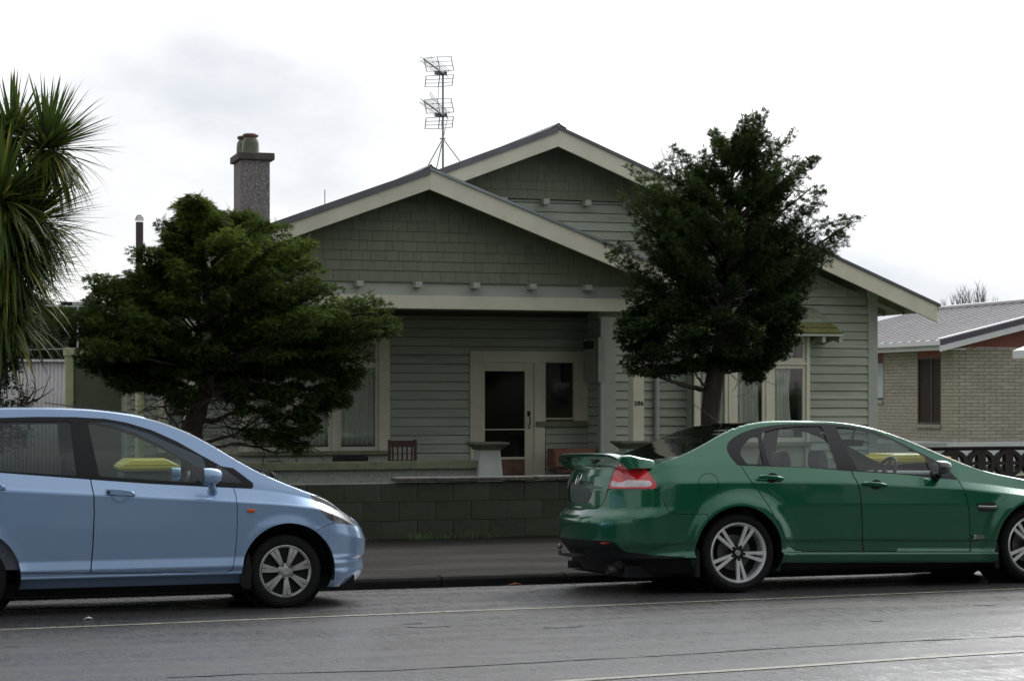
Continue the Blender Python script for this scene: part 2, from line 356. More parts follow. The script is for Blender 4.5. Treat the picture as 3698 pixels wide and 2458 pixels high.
def road_strip(name, pts, width, m, dz=.004, jitter=0, sub=1, parent=None):
    g = [G(*p, dz) for p in pts]; q = []
    for i in range(len(g)-1):
        for k in range(sub): q.append(g[i].lerp(g[i+1], k/sub))
    q.append(g[-1]); mb = MB()
    for i, a in enumerate(q):
        wv = max(.004, width*(1+jitter*(mnoise.noise(Vector((a.x*3.1, 0, 1)))+.5*mnoise.noise(Vector((a.x*9, 5, 1)))))) if jitter else width
        if jitter: a = a+Vector((0, .02*mnoise.noise(Vector((a.x*.9, 3, 1))), 0))
        mb.v += [(a.x, a.y-wv/2, zroad(a.y-wv/2)+dz), (a.x, a.y+wv/2, zroad(a.y+wv/2)+dz)]
        if i: mb.f.append([2*i-2, 2*i, 2*i+1, 2*i-1]); mb.m.append(0)
    o = mb.build(name, m, parent=road); return o
road_strip('edge_line', [(-3500, 2414), (0, 2274), (1849, 2199), (3698, 2125), (7000, 1998)], .07, M['paint'], .004, .15, 30)
road_strip('centre_line', [(1200, 2512), (2030, 2460), (3698, 2351), (6000, 2206)], .075, M['paint'], .004, .15, 30)
M['tar'] = wet('tar_seam', (.012, .012, .013), .45, .7, scale=5, bump=.5, bscale=120)
road_strip('tar_seam', [(600, 2445), (878, 2432), (1411, 2420), (1960, 2389), (2351, 2368), (2743, 2342), (3292, 2313), (3698, 2295)], .035, M['tar'], .004, .9, 60)
for (px, py, s) in [(1545, 2260, .16), (2032, 2262, .14), (1490, 2250, .07), (3170, 2240, .06), (3560, 2182, .10)]:
    q = G(px, py, .006); mb = MB(); n = 9
    mb.add([(q.x+s*(1+.3*random.random())*math.cos(2*math.pi*i/n), q.y+s*.45*math.sin(2*math.pi*i/n)*(1+.4*random.random()), zroad(q.y)+.0045) for i in range(n)], [list(range(n))])
    mb.build('road_patch', M['tar'], parent=road)
def leaf_thing(px, py, m, name, lab, s=.07, foot=False):
    q = P(px, py, 17.6) if foot else G(px, py); z = .045 if foot else zroad(q.y)+.006
    mb = MB(); mb.add([(q.x-s, q.y, z), (q.x-s*.2, q.y-s*.5, z+.012), (q.x+s, q.y+.01, z+.004), (q.x+s*.2, q.y+s*.5, z+.016), (q.x-s, q.y, z-.003), (q.x-s*.2, q.y-s*.5, z+.008), (q.x+s, q.y+.01, z), (q.x+s*.2, q.y+s*.5, z+.012)],
        [(0, 1, 2, 3), (7, 6, 5, 4), (0, 4, 5, 1), (1, 5, 6, 2), (2, 6, 7, 3), (3, 7, 4, 0)])
    o = mb.build(name, m); tag(o, lab, name.replace('_', ' '))
leaf_thing(1858, 2112, M['leafgold'], 'fallen_leaf', 'small brown fallen leaf in the gutter between the two parked cars')
leaf_thing(2070, 2290-178, M['leafgold'], 'fallen_leaf', 'tiny brown leaf in the gutter close behind the green sedan', .03)
leaf_thing(318, 2236, M['paper'], 'paper_scrap', 'small white scrap lying on wet road in front of blue hatchback', .035)

# ------------------------------------------------------------------ front block wall
def block_wall():
    t = thing('block_wall', (5, 20, .15), 'low dark mossy concrete block wall along the footpath in front of the bungalow', 'wall')
    xs0, xs1 = -2.1, 11.9; H0 = .765
    core = MB(); core.box(xs0+.01, xs1-.01, 20.014, 20.17, .05, H0-.01); core.build('mortar_core', M['mortar'], t)
    protos = []
    for k in range(5):
        mb = MB(); mb.box(-.1985, .1985, 0, .186, -.0985, .0985)
        o = mb.build('block', M['block'], t, bevel=.003); protos.append(o.data); bpy.data.objects.remove(o)
    for r in range(4):
        zc = H0-.1-.2*r
        off = .2 if r % 2 else 0
        xx = 4.906-.197-.4*18+off-.003
        while xx < xs1:
            xc = xx
            if xc-.2 > xs0-.25 and xc+.2 < xs1+.25:
                o = bpy.data.objects.new('block', random.choice(protos)); C.objects.link(o); o.parent = t
                o.location = Vector((xc+random.uniform(-.002, .002), 20.0+random.uniform(-.003, .003), zc))-t.location
            xx += .4
    x = 5.066
    while x < xs1:
        L = random.choice([.43, .55, .62, .5]); mb = MB()
        z0 = .778+random.uniform(-.003, .003)
        mb.box(x+.004, min(x+L, xs1)-.004, 19.955+random.uniform(-.006, .006), 20.235, z0, z0+.044)
        mb.build('coping_stone', M['coping'], t, bevel=.009); x += L
block_wall()
# weeds at the wall foot
def tuft(name, loc, n, h, sp, lab, seed):
    rr = random.Random(seed); mb = MB()
    for i in range(n):
        a = rr.uniform(0, 6.28); r = rr.uniform(0, sp); bx, by = loc[0]+r*math.cos(a)*1.6, loc[1]-abs(r*math.sin(a))*.6
        hh = h*rr.uniform(.4, 1.1); le = rr.uniform(.2, 1.0)*hh; w = rr.uniform(.003, .006)
        dx, dy = math.cos(a)*le, math.sin(a)*le*.4
        mb.add([(bx-w, by, loc[2]), (bx+w, by, loc[2]), (bx+dx*.5+w, by+dy*.5, loc[2]+hh*.75), (bx+dx*.5-w, by+dy*.5, loc[2]+hh*.75), (bx+dx, by+dy, loc[2]+hh*.85)], [(0, 1, 2, 3), (3, 2, 4)])
    tag(mb.build(name, M['weed']), lab, 'weed')
M['weed'] = mat('weed_green', (.05, .085, .025), .7, var=.3, scale=30)
for i, (px, n, h, lab) in enumerate([(1512, 60, .10, 'small green grass tuft at wall foot, leftmost of the weeds'), (1581, 14, .06, 'tiny thin weed at wall foot between two grass tufts'),
        (1624, 16, .05, 'flat pale weed beside the vertical crack at the wall foot'), (1676, 26, .13, 'tall thin weed at wall foot just right of the crack'),
        (1712, 60, .12, 'bushiest green weed at the foot of the block wall'), (1780, 40, .07, 'low green weed at wall foot, rightmost before the green sedan'), (1328, 12, .05, 'single small weed at wall foot beside the blue hatchback bumper')]):
    q = P(px, 1945, 19.93); tuft('weed', (q.x, 19.95, .172), int(n*.6), h*.75, .07+h*.3, lab, i)

# ================================================================== BUNGALOW
house = thing('bungalow', (9.5, 30.5, .05), 'grey-green weatherboard bungalow with two shingled gables and cream bargeboards', 'house')
BW, WG, PG = 30.6, 29.9, 28.0     # back wall of porch, wing wall, porch gable planes (Y)
EXP = .1453
def subtract(iv, holes):
    out = [iv]
    for a, b in holes:
        nx = []
        for s, e in out:
            if b <= s or a >= e: nx.append((s, e)); continue
            if a > s: nx.append((s, a))
            if b < e: nx.append((b, e))
        out = nx
    return [(s, e) for s, e in out if e-s > .02]
def boards(x0, x1, z0, z1, Y, zref, holes=(), limits=None, name='weatherboard'):
    k = math.floor((z0-zref)/EXP)
    while zref+k*EXP < z1-.01:
        za = max(zref+k*EXP, z0); zb = min(zref+(k+1)*EXP, z1); k += 1
        if zb-za < .02: continue
        a, b = x0, x1
        if limits: a, b = limits(zb, a, b)
        if b-a < .05: continue
        hs = [(h[0], h[1]) for h in holes if h[2] < zb-.012 and h[3] > za+.012]
        for h in holes:
            if za+.012 < h[3] < zb-.012 and h[3]-.001 < z1:
                hz = h[3]+.001; sx, ex = max(a, h[0]), min(b, h[1])
                if ex-sx > .05:
                    mb = MB(); mb.hexa([(sx, Y-.020, hz), (ex, Y-.020, hz), (ex, Y+.015, hz), (sx, Y+.015, hz), (sx, Y-.004, zb-.001), (ex, Y-.004, zb-.001), (ex, Y+.015, zb-.001), (sx, Y+.015, zb-.001)]); mb.build(name, M['board'], house)
            if za+.012 < h[2] < zb-.012:
                hz = h[2]-.001; sx, ex = max(a, h[0]), min(b, h[1])
                if ex-sx > .05:
                    mb = MB(); mb.hexa([(sx, Y-.030, za+.009), (ex, Y-.030, za+.009), (ex, Y+.015, za+.009), (sx, Y+.015, za+.009), (sx, Y-.02, hz), (ex, Y-.02, hz), (ex, Y+.015, hz), (sx, Y+.015, hz)]); mb.build(name, M['board'], house)
        for s, e in subtract((a, b), hs):
            mb = MB(); j = random.uniform(-.0015, .0015)
            s += .001; e -= .001
            if e-s > 2.4 and random.random() < .75:
                c_ = s+(e-s)*random.uniform(.3, .7); extra = [(c_+.0015, e)]; e = c_-.0015
            else: extra = []
            for s_, e_ in extra:
                mq = MB(); za_ = za+.009; j2 = j+random.uniform(-.002, .002)
                mq.hexa([(s_, Y-.030+j2, za_), (e_, Y-.030+j2, za_), (e_, Y+.015, za_), (s_, Y+.015, za_), (s_, Y-.004+j2, zb-.001), (e_, Y-.004+j2, zb-.001), (e_, Y+.015, zb-.001), (s_, Y+.015, zb-.001)]); mq.build(name, M['board'], house)
            za_ = za+.009
            mb.hexa([(s, Y-.030+j, za_), (e, Y-.030+j, za_), (e, Y+.015, za_), (s, Y+.015, za_),
                     (s, Y-.004+j, zb-.001), (e, Y-.004+j, zb-.001), (e, Y+.015, zb-.001), (s, Y+.015, zb-.001)])
            mb.build(name, M['board'], house)
def wall_fill(name, x0, x1, z0, z1, Y0, Y1, holes, m, parent=house):
    xs = sorted(set([x0, x1]+[min(max(v, x0), x1) for h in holes for v in h[:2]])); zs = sorted(set([z0, z1]+[min(max(v, z0), z1) for h in holes for v in h[2:4]]))
    mb = MB()
    for i in range(len(xs)-1):
        for j in range(len(zs)-1):
            cx, cz = (xs[i]+xs[i+1])/2, (zs[j]+zs[j+1])/2
            if any(h[0] < cx < h[1] and h[2] < cz < h[3] for h in holes): continue
            mb.box(xs[i], xs[i+1], Y0, Y1, zs[j], zs[j+1])
    return mb.build(name, m, parent)
# --- porch back wall
winL = (5.19, 7.645, .80, 2.78); doorH = (9.007, 11.066, .2, 2.434)
winFL = (3.92, 4.60, .80, 2.78)
holesB = [winL, (9.007, 10.32, .0, 2.434), (10.30, 11.066, 1.185, 2.434), winFL]
wall_fill('inner_wall', 3.45, 11.09, .05, 3.6, BW+.02, BW+.14, [(5.35, 7.47, .9, 2.7), (9.2, 10.12, .2, 2.26), (10.31, 10.84, 1.3, 2.26), (4.0, 4.52, .9, 2.7)], M['room'])
boards(3.45, 11.07, .2, 3.0, BW, 1.339-7*EXP, holesB)
# --- wing side wall, facing the porch (boards run in depth)
mbw = MB(); mbw.box(11.092, 11.12, WG+.145, BW+.02, .05, 3.3); mbw.build('inner_wall', M['mortar'], house)
mbw = MB(); mbw.box(3.52, 15.98, 33.6, 33.7, 0, 3.3); mbw.box(3.52, 15.98, BW+.15, 33.6, 3.2, 3.24); mbw.box(11.13, 11.2, WG+.15, 33.6, 0, 3.2); mbw.box(3.52, 11.0, BW+.16, 33.6, .04, .1); mbw.box(11.2, 15.98, WG+.16, 33.6, .04, .1); mbw.build('inner_wall', M['room'], house)
k = 0
while .05+k*EXP < 3.25:
    za, zb = .05+k*EXP, .05+(k+1)*EXP
    mb = MB(); s, e = WG+.101, BW-.03
    mb.hexa([(11.042, s, za+.009), (11.09, s, za+.009), (11.09, e, za+.009), (11.042, e, za+.009), (11.066, s, zb-.001), (11.09, s, zb-.001), (11.09, e, zb-.001), (11.066, e, zb-.001)])
    mb.build('weatherboard', M['board'], house); k += 1
# --- wing and main gable wall
AX, AZ, SLR, SLL = 10.06, 5.995, .399, .388      # main ridge and slopes
def main_lim(zt, a, b): return max(a, AX-(5.70-zt)/SLL), min(b, AX+(5.70-zt)/SLR)
bay = (12.58, 14.83, .3, 2.83)
zrefW = 2.213-14*EXP
wall_fill('inner_wall', 11.10, 16.06, .05, 3.24, WG+.02, WG+.14, [(12.9, 14.75, 1.0, 2.7)], M['room'])
g = MB(); g.prism([(7.0, 3.24), (16.06, 3.24), (16.06, 3.33), (AX, 5.71), (4.2, 3.5)], WG+.022, WG+.12); g.build('gable_backing', M['board'], house)
boards(11.298, 15.925, .25, 3.24, WG, zrefW, [bay])
boards(7.5, 16.06, 3.24, 4.88, WG, zrefW, [(15.925, 16.11, 0, 3.6)], main_lim)
def box_part(name, x0, x1, y0, y1, z0, z1, m, bev=.004, parent=house):
    mb = MB(); mb.box(x0, x1, y0, y1, z0, z1); return mb.build(name, m, parent, bevel=bev)
box_part('corner_board', 11.098, 11.298, WG-.035, WG-.0, .1, 2.99, M['trimgrey'])
box_part('corner_board', 11.03, 11.098, WG-.035, WG+.10, .1, 2.99, M['trimgrey'])
box_part('corner_board', 15.925, 16.105, WG-.035, WG+.02, .1, 3.52, M['trimgrey'])
sw = MB(); sw.box(16.0, 16.09, WG+.02, 42, .05, 3.3); sw.build('side_wall', M['board'], house)
sw = MB(); sw.box(3.44, 3.5, BW-.02, 33.6, .05, 3.3); sw.build('side_wall', M['board'], house)
box_part('downpipe', 0, 0, 0, 0, 0, 0, M['pvc']) if False else None
dp = MB(); dp.tube([(12.0, WG-.09, .1), (12.0, WG-.09, 3.05)], .040, 12); dpo = dp.build('downpipe', M['pvc'], house, smooth=True)
db = MB(); db.box(11.93, 12.07, WG-.05, WG-.02, 1.81, 1.85); db.build('pipe_bracket', M['pvc'], dpo)
# --- shingles
def shingles(cx, zb, apexz, sl, Y, xmin, xmax, parent=house, expo=.1465, m='shingle'):
    mk = MB(); mk.prism([(cx-(apexz-zb)/sl, zb), (cx+(apexz-zb)/sl, zb), (cx, apexz)], Y+.03, Y+.12); mk.build('gable_backing', M['screen'], parent)
    r = 0
    while zb+r*expo < apexz-.05:
        za = zb+r*expo; zt = za+expo; h0 = (apexz-za)/sl
        x = cx-h0-random.uniform(0, .15)
        while x < cx+h0:
            w = random.choice([.12, .16, .2, .23, .27, .31]); a, b = max(x, xmin), min(x+w, xmax)
            x += w
            if b-a < .04: continue
            # trim under the rake: keep the piece if its top middle is inside
            la = apexz-sl*abs(a-cx); lb = apexz-sl*abs(b-cx)
            if min(la, lb) < za+.02 and max(la, lb) < za+.05: continue
            ta, tb = min(zt+.002, max(la, za+.01)), min(zt+.002, max(lb, za+.01)); j = random.uniform(0, .004)
            mb = MB(); mb.hexa([(a+.002, Y-.010-j*.5, za+.002), (b-.002, Y-.010-j*.5, za+.002), (b-.002, Y+.03, za+.002), (a+.002, Y+.03, za+.002),
                                (a+.002, Y+.004, ta), (b-.002, Y+.004, tb), (b-.002, Y+.03, tb), (a+.002, Y+.03, ta)])
            mb.build('shingle', M[m], parent)
        r += 1
FX, FZ, FSL = 7.46, 5.035, .372
shingles(FX, 3.405, 4.93, FSL, PG-.04, 3.9, 11.2)
shingles(AX, 4.885, 5.885, SLR, WG-.05, 7.4, 13.0)
sk = MB(); sk.box(FX-3.55, FX+3.62, PG-.075, PG+.02, 3.385, 3.404); sk.build('shingle_skirt', M['shingle'], house)
# --- porch beam, fascia, brackets
box_part('porch_fascia', 3.85, 11.09, PG-.03, PG+.03, 3.19, 3.385, M['trimgrey'])
box_part('porch_beam', 3.87, 11.085, PG-.115, PG+.05, 2.99, 3.187, M['cream'])
box_part('side_beam', 10.98, 11.075, PG+.051, WG-.04, 2.99, 3.187, M['cream'])
box_part('side_beam', 3.87, 3.97, PG+.051, BW-.03, 2.99, 3.187, M['cream'])
box_part('porch_ceiling', 3.98, 10.97, PG+.06, BW+.0, 3.08, 3.12, M['soffit'])
box_part('porch_side_fill', 11.0, 11.06, PG+.05, WG-.04, 3.19, 3.66, M['trimgrey'])
bx = 6.498-.893*3
while bx < 11.2:
    box_part('bracket', bx-.053, bx+.053, PG-.24, PG-.03, 3.30, 3.384, M['trimgrey'], .006); bx += .893
for bx in (8.60, 9.318, 10.034, 10.751, 11.468, 12.185): box_part('bracket', bx-.053, bx+.053, WG-.22, WG-.03, 4.79, 4.882, M['trimgrey'], .006)
# --- roofs
def rake(cx, cz, sl, dx, Y, side, hb=.215, m='cream', flash='flash', lab=None, fh=.085, hfall=0):
    # bargeboard
    s = side; t = .035; top = -fh
    mb = MB(); x1 = cx+s*dx
    mb.prism([(cx, cz+top), (x1, cz-sl*dx+top), (x1, cz-sl*dx+top-hb-.055), (cx, cz+top-hb)] if hfall else [(cx, cz+top), (x1, cz-sl*dx+top), (x1, cz-sl*dx+top-hb), (cx, cz+top-hb)], Y, Y+t)
    mb.build('bargeboard', M[m], house, bevel=.004)
    mf = MB(); mf.prism([(cx, cz), (x1+s*.05, cz-sl*(dx+.05)), (x1+s*.05, cz-sl*(dx+.05)+top), (cx, cz+top-.004)], Y-.03, Y+.06); mf.build('barge_flashing', M[flash], house)
def slab(cx, cz, sl, dx, Y0, Y1, side, m='roof'):
    s = side; x1 = cx+s*dx
    mb = MB(); mb.prism([(cx, cz-.015), (x1, cz-sl*dx-.015), (x1, cz-sl*dx-.045), (cx, cz-.045)], Y0, Y1); mb.build('roof_sheet', M[m], house)
    mb = MB(); mb.prism([(cx, cz-.05), (x1, cz-sl*dx-.05), (x1, cz-sl*dx-.075), (cx, cz-.075)], Y0+.04, Y1); mb.build('soffit_lining', M['soffit'], house)
FD = 4.15
rake(FX, FZ, FSL, FD, 27.4, -1, hb=.225, fh=.095); rake(FX, FZ, FSL, FD, 27.4, 1, hb=.29, flash='galv', fh=.035)
slab(FX, FZ, FSL, FD, 27.43, 31.2, -1); slab(FX, FZ, FSL, FD, 27.43, WG-.04, 1)
rake(AX, AZ, SLL, 6.62, 29.2, -1, hb=.235, fh=.10); rake(AX, AZ, SLR, 6.82, 29.2, 1, hb=.285, flash='flash', fh=.045)
slab(AX, AZ, SLL, 6.62, 29.23, 34, -1); slab(AX, AZ, SLL, 4.2, 34, 43, -1); slab(AX, AZ, SLR, 6.82, 29.23, 43, 1)
for (cx, cz, Y) in ((FX, FZ, 27.36), (AX, AZ, 29.16)):      # ridge caps
    mb = MB(); mb.prism([(cx-.13, cz-.035), (cx, cz+.03), (cx+.13, cz-.035), (cx+.13, cz-.05), (cx, cz+.012), (cx-.13, cz-.05)], Y, Y+(3.5 if cx == FX else 13.5)); mb.build('ridge_cap', M['flash'], house)
    mb = MB(); mb.tube([(cx, Y-.0, cz+.015), (cx, Y+3, cz+.015)], .028, 8); mb.build('ridge_roll', M['galv'], house, smooth=True)
for Yr in (30.25, 30.95, 31.65, 32.35, 33.05):              # rafter tails under the right eave
    mb = MB(); x0, x1 = 16.09, 16.83; z = lambda xx: AZ-SLR*(xx-AX)-.078
    mb.prism([(x0, z(x0)), (x1, z(x1)), (x1, z(x1)-.10), (x0, z(x0)-.10)], Yr, Yr+.05); mb.build('rafter_tail', M['soffit'], house)
for Yr in (29.5, ):
    mb = MB(); mb.box(16.12, 16.86, 29.3, 42, 3.135, 3.155); 
gt = MB(); gt.box(16.84, 16.93, 29.25, 43, 3.13, 3.24); gt.build('gutter', M['trimgrey'], house)
# --- windows
def window(x0, x1, z0, z1, Y, mull, trans, casing=.16, parent=house, sash=.055, curtain=True, right_open=None):
    """mull: list of mullion x (centre,width); trans: transom z"""
    f = MB()
    f.box(x0, x0+casing, Y-.045, Y+.05, z0-.06, z1); f.box(x1-casing, x1, Y-.045, Y+.05, z0-.06, z1)
    f.box(x0+casing, x1-casing, Y-.045, Y+.05, z1-casing*.9, z1)
    wo = f.build('window', M['cream'], parent, bevel=.005)
    s = MB(); s.box(x0-.02, x1+.02, Y-.09, Y+.05, z0-.12, z0-.062); s.build('sill', M['olive'], wo, bevel=.006)
    edges = [x0+casing]+[v for m_ in mull for v in (m_[0]-m_[1]/2, m_[0]+m_[1]/2)]+[x1-casing]
    for m_ in mull:
        b = MB(); b.box(m_[0]-m_[1]/2, m_[0]+m_[1]/2, Y-.03, Y+.05, z0-.06, z1-casing*.9); b.build('mullion', M['cream'], wo, bevel=.004)
    tb = MB(); tb.box(x0+casing+.001, x1-casing-.001, Y-.038, Y+.03, trans-.022, trans+.022); tb.build('transom', M['cream'], wo, bevel=.004)
    for i in range(0, len(edges), 2):
        a, b = edges[i], edges[i+1]
        for (za, zb) in ((z0-.058, trans-.024), (trans+.024, z1-casing*.9)):
            q = MB(); e = sash; yb = Y-.012
            q.box(a+.003, a+e, yb, Y+.03, za, zb); q.box(b-e, b-.003, yb, Y+.03, za, zb)
            q.box(a+e, b-e, yb, Y+.03, za, za+e*1.25); q.box(a+e, b-e, yb, Y+.03, zb-e, zb)
            so = q.build('sash', M['cream'], wo, bevel=.003)
            p = MB(); p.box(a+e, b-e, Y+.008, Y+.012, za+e*1.25, zb-e); p.build('pane', M['hglass'], wo)
    return wo, edges
M['hglass'] = glass('house_window_glass', (.88, .90, .88), .0, .03, .03)
M['dglass'] = glass('dark_door_glass', (.25, .25, .24), .0, .08, .03)
def drape(x0, x1, z0, z1, Y, folds, m, parent, name='curtain', amp=.025, gather=0):
    nx, nz = folds*6, 10; V = []; F = []
    rr = random.Random(int(x0*100))
    ph = rr.random()*6
    for j in range(nz+1):
        v = j/nz; z = z1+(z0-z1)*v
        for i in range(nx+1):
            u = i/nx; xx = x0+(x1-x0)*u
            if gather: xx = x0+(x1-x0)*u*(1-gather*math.sin(v*math.pi*.9)*u)
            V.append((xx, Y+amp*math.sin(u*folds*6.283+ph+1.3*math.sin(u*9+v))*(.5+.5*v), z))
    for j in range(nz):
        for i in range(nx): F.append((j*(nx+1)+i, j*(nx+1)+i+1, (j+1)*(nx+1)+i+1, (j+1)*(nx+1)+i))
    mb = MB(); mb.add(V, F); o = mb.build(name, m, parent, smooth=True)
    md = o.modifiers.new('thick', 'SOLIDIFY'); md.thickness = .003; return o
wo, ed = window(5.19, 7.645, .865, 2.76, BW, [(6.06, .10), (6.74, .10)], 2.225, casing=.18)
for i in range(0, len(ed), 2): drape(ed[i]+.02, ed[i+1]-.02, .9, 2.65, BW+.05, 7, M['curtain'], wo, amp=.018)
wo, ed = window(3.92, 4.60, .865, 2.76, BW, [], 2.225, casing=.11)
drape(4.02, 4.5, .9, 2.65, BW+.07, 6, M['curtain'], wo)
# wing bay window (projects .33 m)
k = 29.57/29.9; YB = 29.57
def kz(z): return HE+(z-HE)*k
bx0, bx1 = 12.687*k, 14.818*k
bb = MB(); bb.box(bx0+.02, bx1-.02, YB+.06, WG+.0, .35, .95); bb.build('bay_apron', M['board'], house)
bs = MB(); bs.box(bx0-.0, bx0+.06, YB+.0, WG-.028, .35, 2.80); bs.build('bay_side', M['trimgrey'], house)
bs = MB(); bs.box(bx1-.06, bx1, YB+.0, WG-.028, .35, 2.80); bs.build('bay_side', M['trimgrey'], house)
bs = MB(); bs.box(bx0, bx1, YB+.051, WG-.028, 2.76, 2.80); bs.build('bay_top', M['trimgrey'], house)
wo, ed = window(bx0, bx1, .98, kz(2.78), YB, [(13.375*k, .11), (14.06*k, .11)], kz(2.24), casing=.065, sash=.06)
drape(ed[0]+.0, ed[1]-.02, .95, 2.65, YB+.09, 6, M['curtain'], wo)
drape(ed[2]+.0, ed[3]-.04, .95, 2.65, YB+.09, 6, M['curtain'], wo, gather=.08)
drape(ed[4]+.02, ed[5]-.12, .95, 2.65, YB+.09, 6, M['curtain'], wo, gather=.3)
# hood over the bay window
def hood():
    hp = MB(); hx0, hx1, ht0, ht1 = 12.33, 15.12, 12.75, 14.90; zt, zb = 3.19, 2.735; Y0 = 29.24
    hp.hexa([(hx0+.02, Y0+.01, zb-.03), (hx1-.02, Y0+.01, zb-.03), (hx1-.02, WG-.03, zb-.03), (hx0+.02, WG-.03, zb-.03), (ht0+.1, WG-.05, zt-.02), (ht1-.1, WG-.05, zt-.02), (ht1-.1, WG-.03, zt-.02), (ht0+.1, WG-.03, zt-.02)])
    h = hp.build('window_hood', M['soffit'], house)
    rows = 5
    for r in range(rows):
        a, b = r/rows, (r+1)/rows
        def at(u, f): return Vector((hx0+(ht0-hx0)*f+(hx1+(ht1-hx1)*f-hx0-(ht0-hx0)*f)*u, Y0+(WG-.03-Y0)*f, zb+(zt-zb)*f))
        u = 0
        while u < .999:
            w_ = random.uniform(.045, .085); u2 = min(u+w_, 1)
            p = [at(u+.001, a), at(u2-.001, a), at(u2-.001, b), at(u+.001, b)]; lift = Vector((0, -.012, .018))
            j = random.uniform(0, .008)
            mb = MB(); mb.hexa([tuple(q) for q in (p[0]+Vector((0, -j, -.004)), p[1]+Vector((0, -j, -.004)), p[2], p[3], p[0]+lift+Vector((0, -j, 0)), p[1]+lift+Vector((0, -j, 0)), p[2]+Vector((0, 0, .006)), p[3]+Vector((0, 0, .006)))])
            mb.build('shingle', M['moss'] if r < 2 else M['shinglelite'], h); u = u2
    for bxx in (12.45, 12.85, 14.775, 15.085):
        q = MB(); q.prism([(Y0+.01, zb-.035), (WG-.03, zb-.035), (WG-.03, zb-.16), (Y0+.25, zb-.10), (Y0+.06, zb-.15), (Y0+.01, zb-.15)], bxx-.028, bxx+.028, axis='x'); q.build('hood_bracket', M['trimgrey'], h)
    q = MB(); q.box(hx0, hx1, Y0-.012, Y0+.008, zb-.045, zb-.008); q.build('hood_fascia', M['trimgrey'], h)
M['shinglelite'] = mat('grey_green_hood_shingle', (.25, .28, .20), .7, var=.15, scale=12, bump=.3)
hood()
# --- door group
box_part('door_casing', 9.007, 9.212, BW-.045, BW+.03, .2, 2.434, M['cream'])
box_part('door_casing', 9.213, 11.064, BW-.045, BW+.03, 2.25, 2.434, M['cream'])
box_part('door_casing', 10.115, 10.30, BW-.045, BW+.03, .2, 2.249, M['cream'])
wf = box_part('window', 10.845, 11.064, BW-.045, BW+.03, 1.275, 2.249, M['cream'])
box_part('sill', 10.137, 11.066, BW-.085, BW+.03, 1.186, 1.270, M['olive'], parent=wf)
q = MB(); q.box(10.30, 10.845, BW+.06, BW+.064, 1.3, 2.25); q.build('pane', M['hglass'], wf)
q = MB(); q.box(10.30, 10.32, BW-.02, BW+.08, 1.272, 2.25); q.box(10.825, 10.844, BW-.02, BW+.08, 1.272, 2.25); q.box(10.32, 10.825, BW+.03, BW+.08, 1.272, 1.33); q.build('sash', M['cream'], wf)
dz0, dz1 = .22, 2.247
d = MB(); Yd = BW+.0
d.box(9.215, 9.262, Yd-.02, Yd+.03, dz0, dz1); d.box(9.956, 10.112, Yd-.02, Yd+.03, dz0, dz1); d.box(9.262, 9.956, Yd-.02, Yd+.03, 2.104, dz1)
d.box(9.262, 9.956, Yd-.02, Yd+.03, .645, .685); d.box(9.262, 9.956, Yd-.02, Yd+.03, 1.13, 1.15)
door = d.build('door', M['cream'], house, bevel=.003)
q = MB(); q.box(9.262, 9.956, Yd+.008, Yd+.012, .685, 2.104); q.build('screen_pane', M['dglass'] if 'dglass' in M else glass('dark_door_glass', (.10, .10, .10), .03, .08), door)
q = MB(); q.box(9.262, 9.956, Yd-.005, Yd+.02, dz0, .645); q.build('kick_panel', M['brownpanel'], door)
q = MB(); hx = 10.015
q.box(hx-.02, hx+.03, Yd-.035, Yd-.02, 1.36, 1.44); q.tube([(hx, Yd-.03, 1.38), (hx+.01, Yd-.07, 1.34), (hx+.012, Yd-.075, 1.25), (hx, Yd-.045, 1.18), (hx+.02, Yd-.03, 1.155)], .011, 8)
q.build('door_handle', M['brass'], door, smooth=True)
q = MB(); q.box(10.93, 11.04, 29.72, 30.42, 1.915, 2.655); mbx = q.build('meter_box', M['meter'], house, bevel=.008)
q2 = MB(); q2.box(10.918, 10.931, 29.93, 30.40, 2.47, 2.60); q2.build('meter_glass', M['meterglass'], mbx)
q2 = MB(); q2.box(10.924, 10.931, 29.765, 29.775, 1.93, 2.64); q2.build('lid_seam', M['mortar'], mbx)
# --- porch floor, balustrade, piers
box_part('porch_floor', 3.6, 11.05, PG-.25, BW-.03, .0, .2, M['concrete'])
box_part('balustrade_wall', 4.3, 8.34, PG-.08, PG+.08, .05, .603, M['stucco'])
box_part('balustrade_cap', 4.3, 8.355, PG-.15, PG+.14, .606, .725, M['olive'], .008)
def pier(cx, name='pier'):
    y0 = PG-.06
    def ring(w, z): return [(cx-w, y0-w, z), (cx+w, y0-w, z), (cx+w, y0+w, z), (cx-w, y0+w, z)]
    mb = MB(); mb.hexa(ring(.225, .05)+ring(.158, .90)); po = mb.build('pier', M['pier'], house, bevel=.006)
    mb = MB(); prof = [(.175, .885), (.19, .91), (.215, .925), (.245, .955), (.255, .962), (.262, .965), (.27, .972), (.27, 1.0)]
    for i, (w_, z) in enumerate(prof): mb.v += ring(w_, z)
    for i in range(len(prof)-1):
        for k in range(4): mb.f.append([i*4+k, i*4+(k+1) % 4, (i+1)*4+(k+1) % 4, (i+1)*4+k]); mb.m.append(0)
    mb.f.append([3, 2, 1, 0]); mb.m.append(0); n = len(prof)*4; mb.f.append([n-4, n-3, n-2, n-1]); mb.m.append(0)
    mb.build('pier_cap', M['piercap'], po)
    return po
M['piercap'] = mat('dark_grey_pier_cap', (.15, .155, .115), .6, var=.2, scale=8, bump=.2)
pier(8.497); pier(10.84); pier(4.08)
for cx, nm in ((10.893, 1), (4.03, 0)):
    post = box_part('porch_post', cx-.053, cx+.122, PG-.101, PG+.13, 1.001, 2.989, M['cream'], .003)
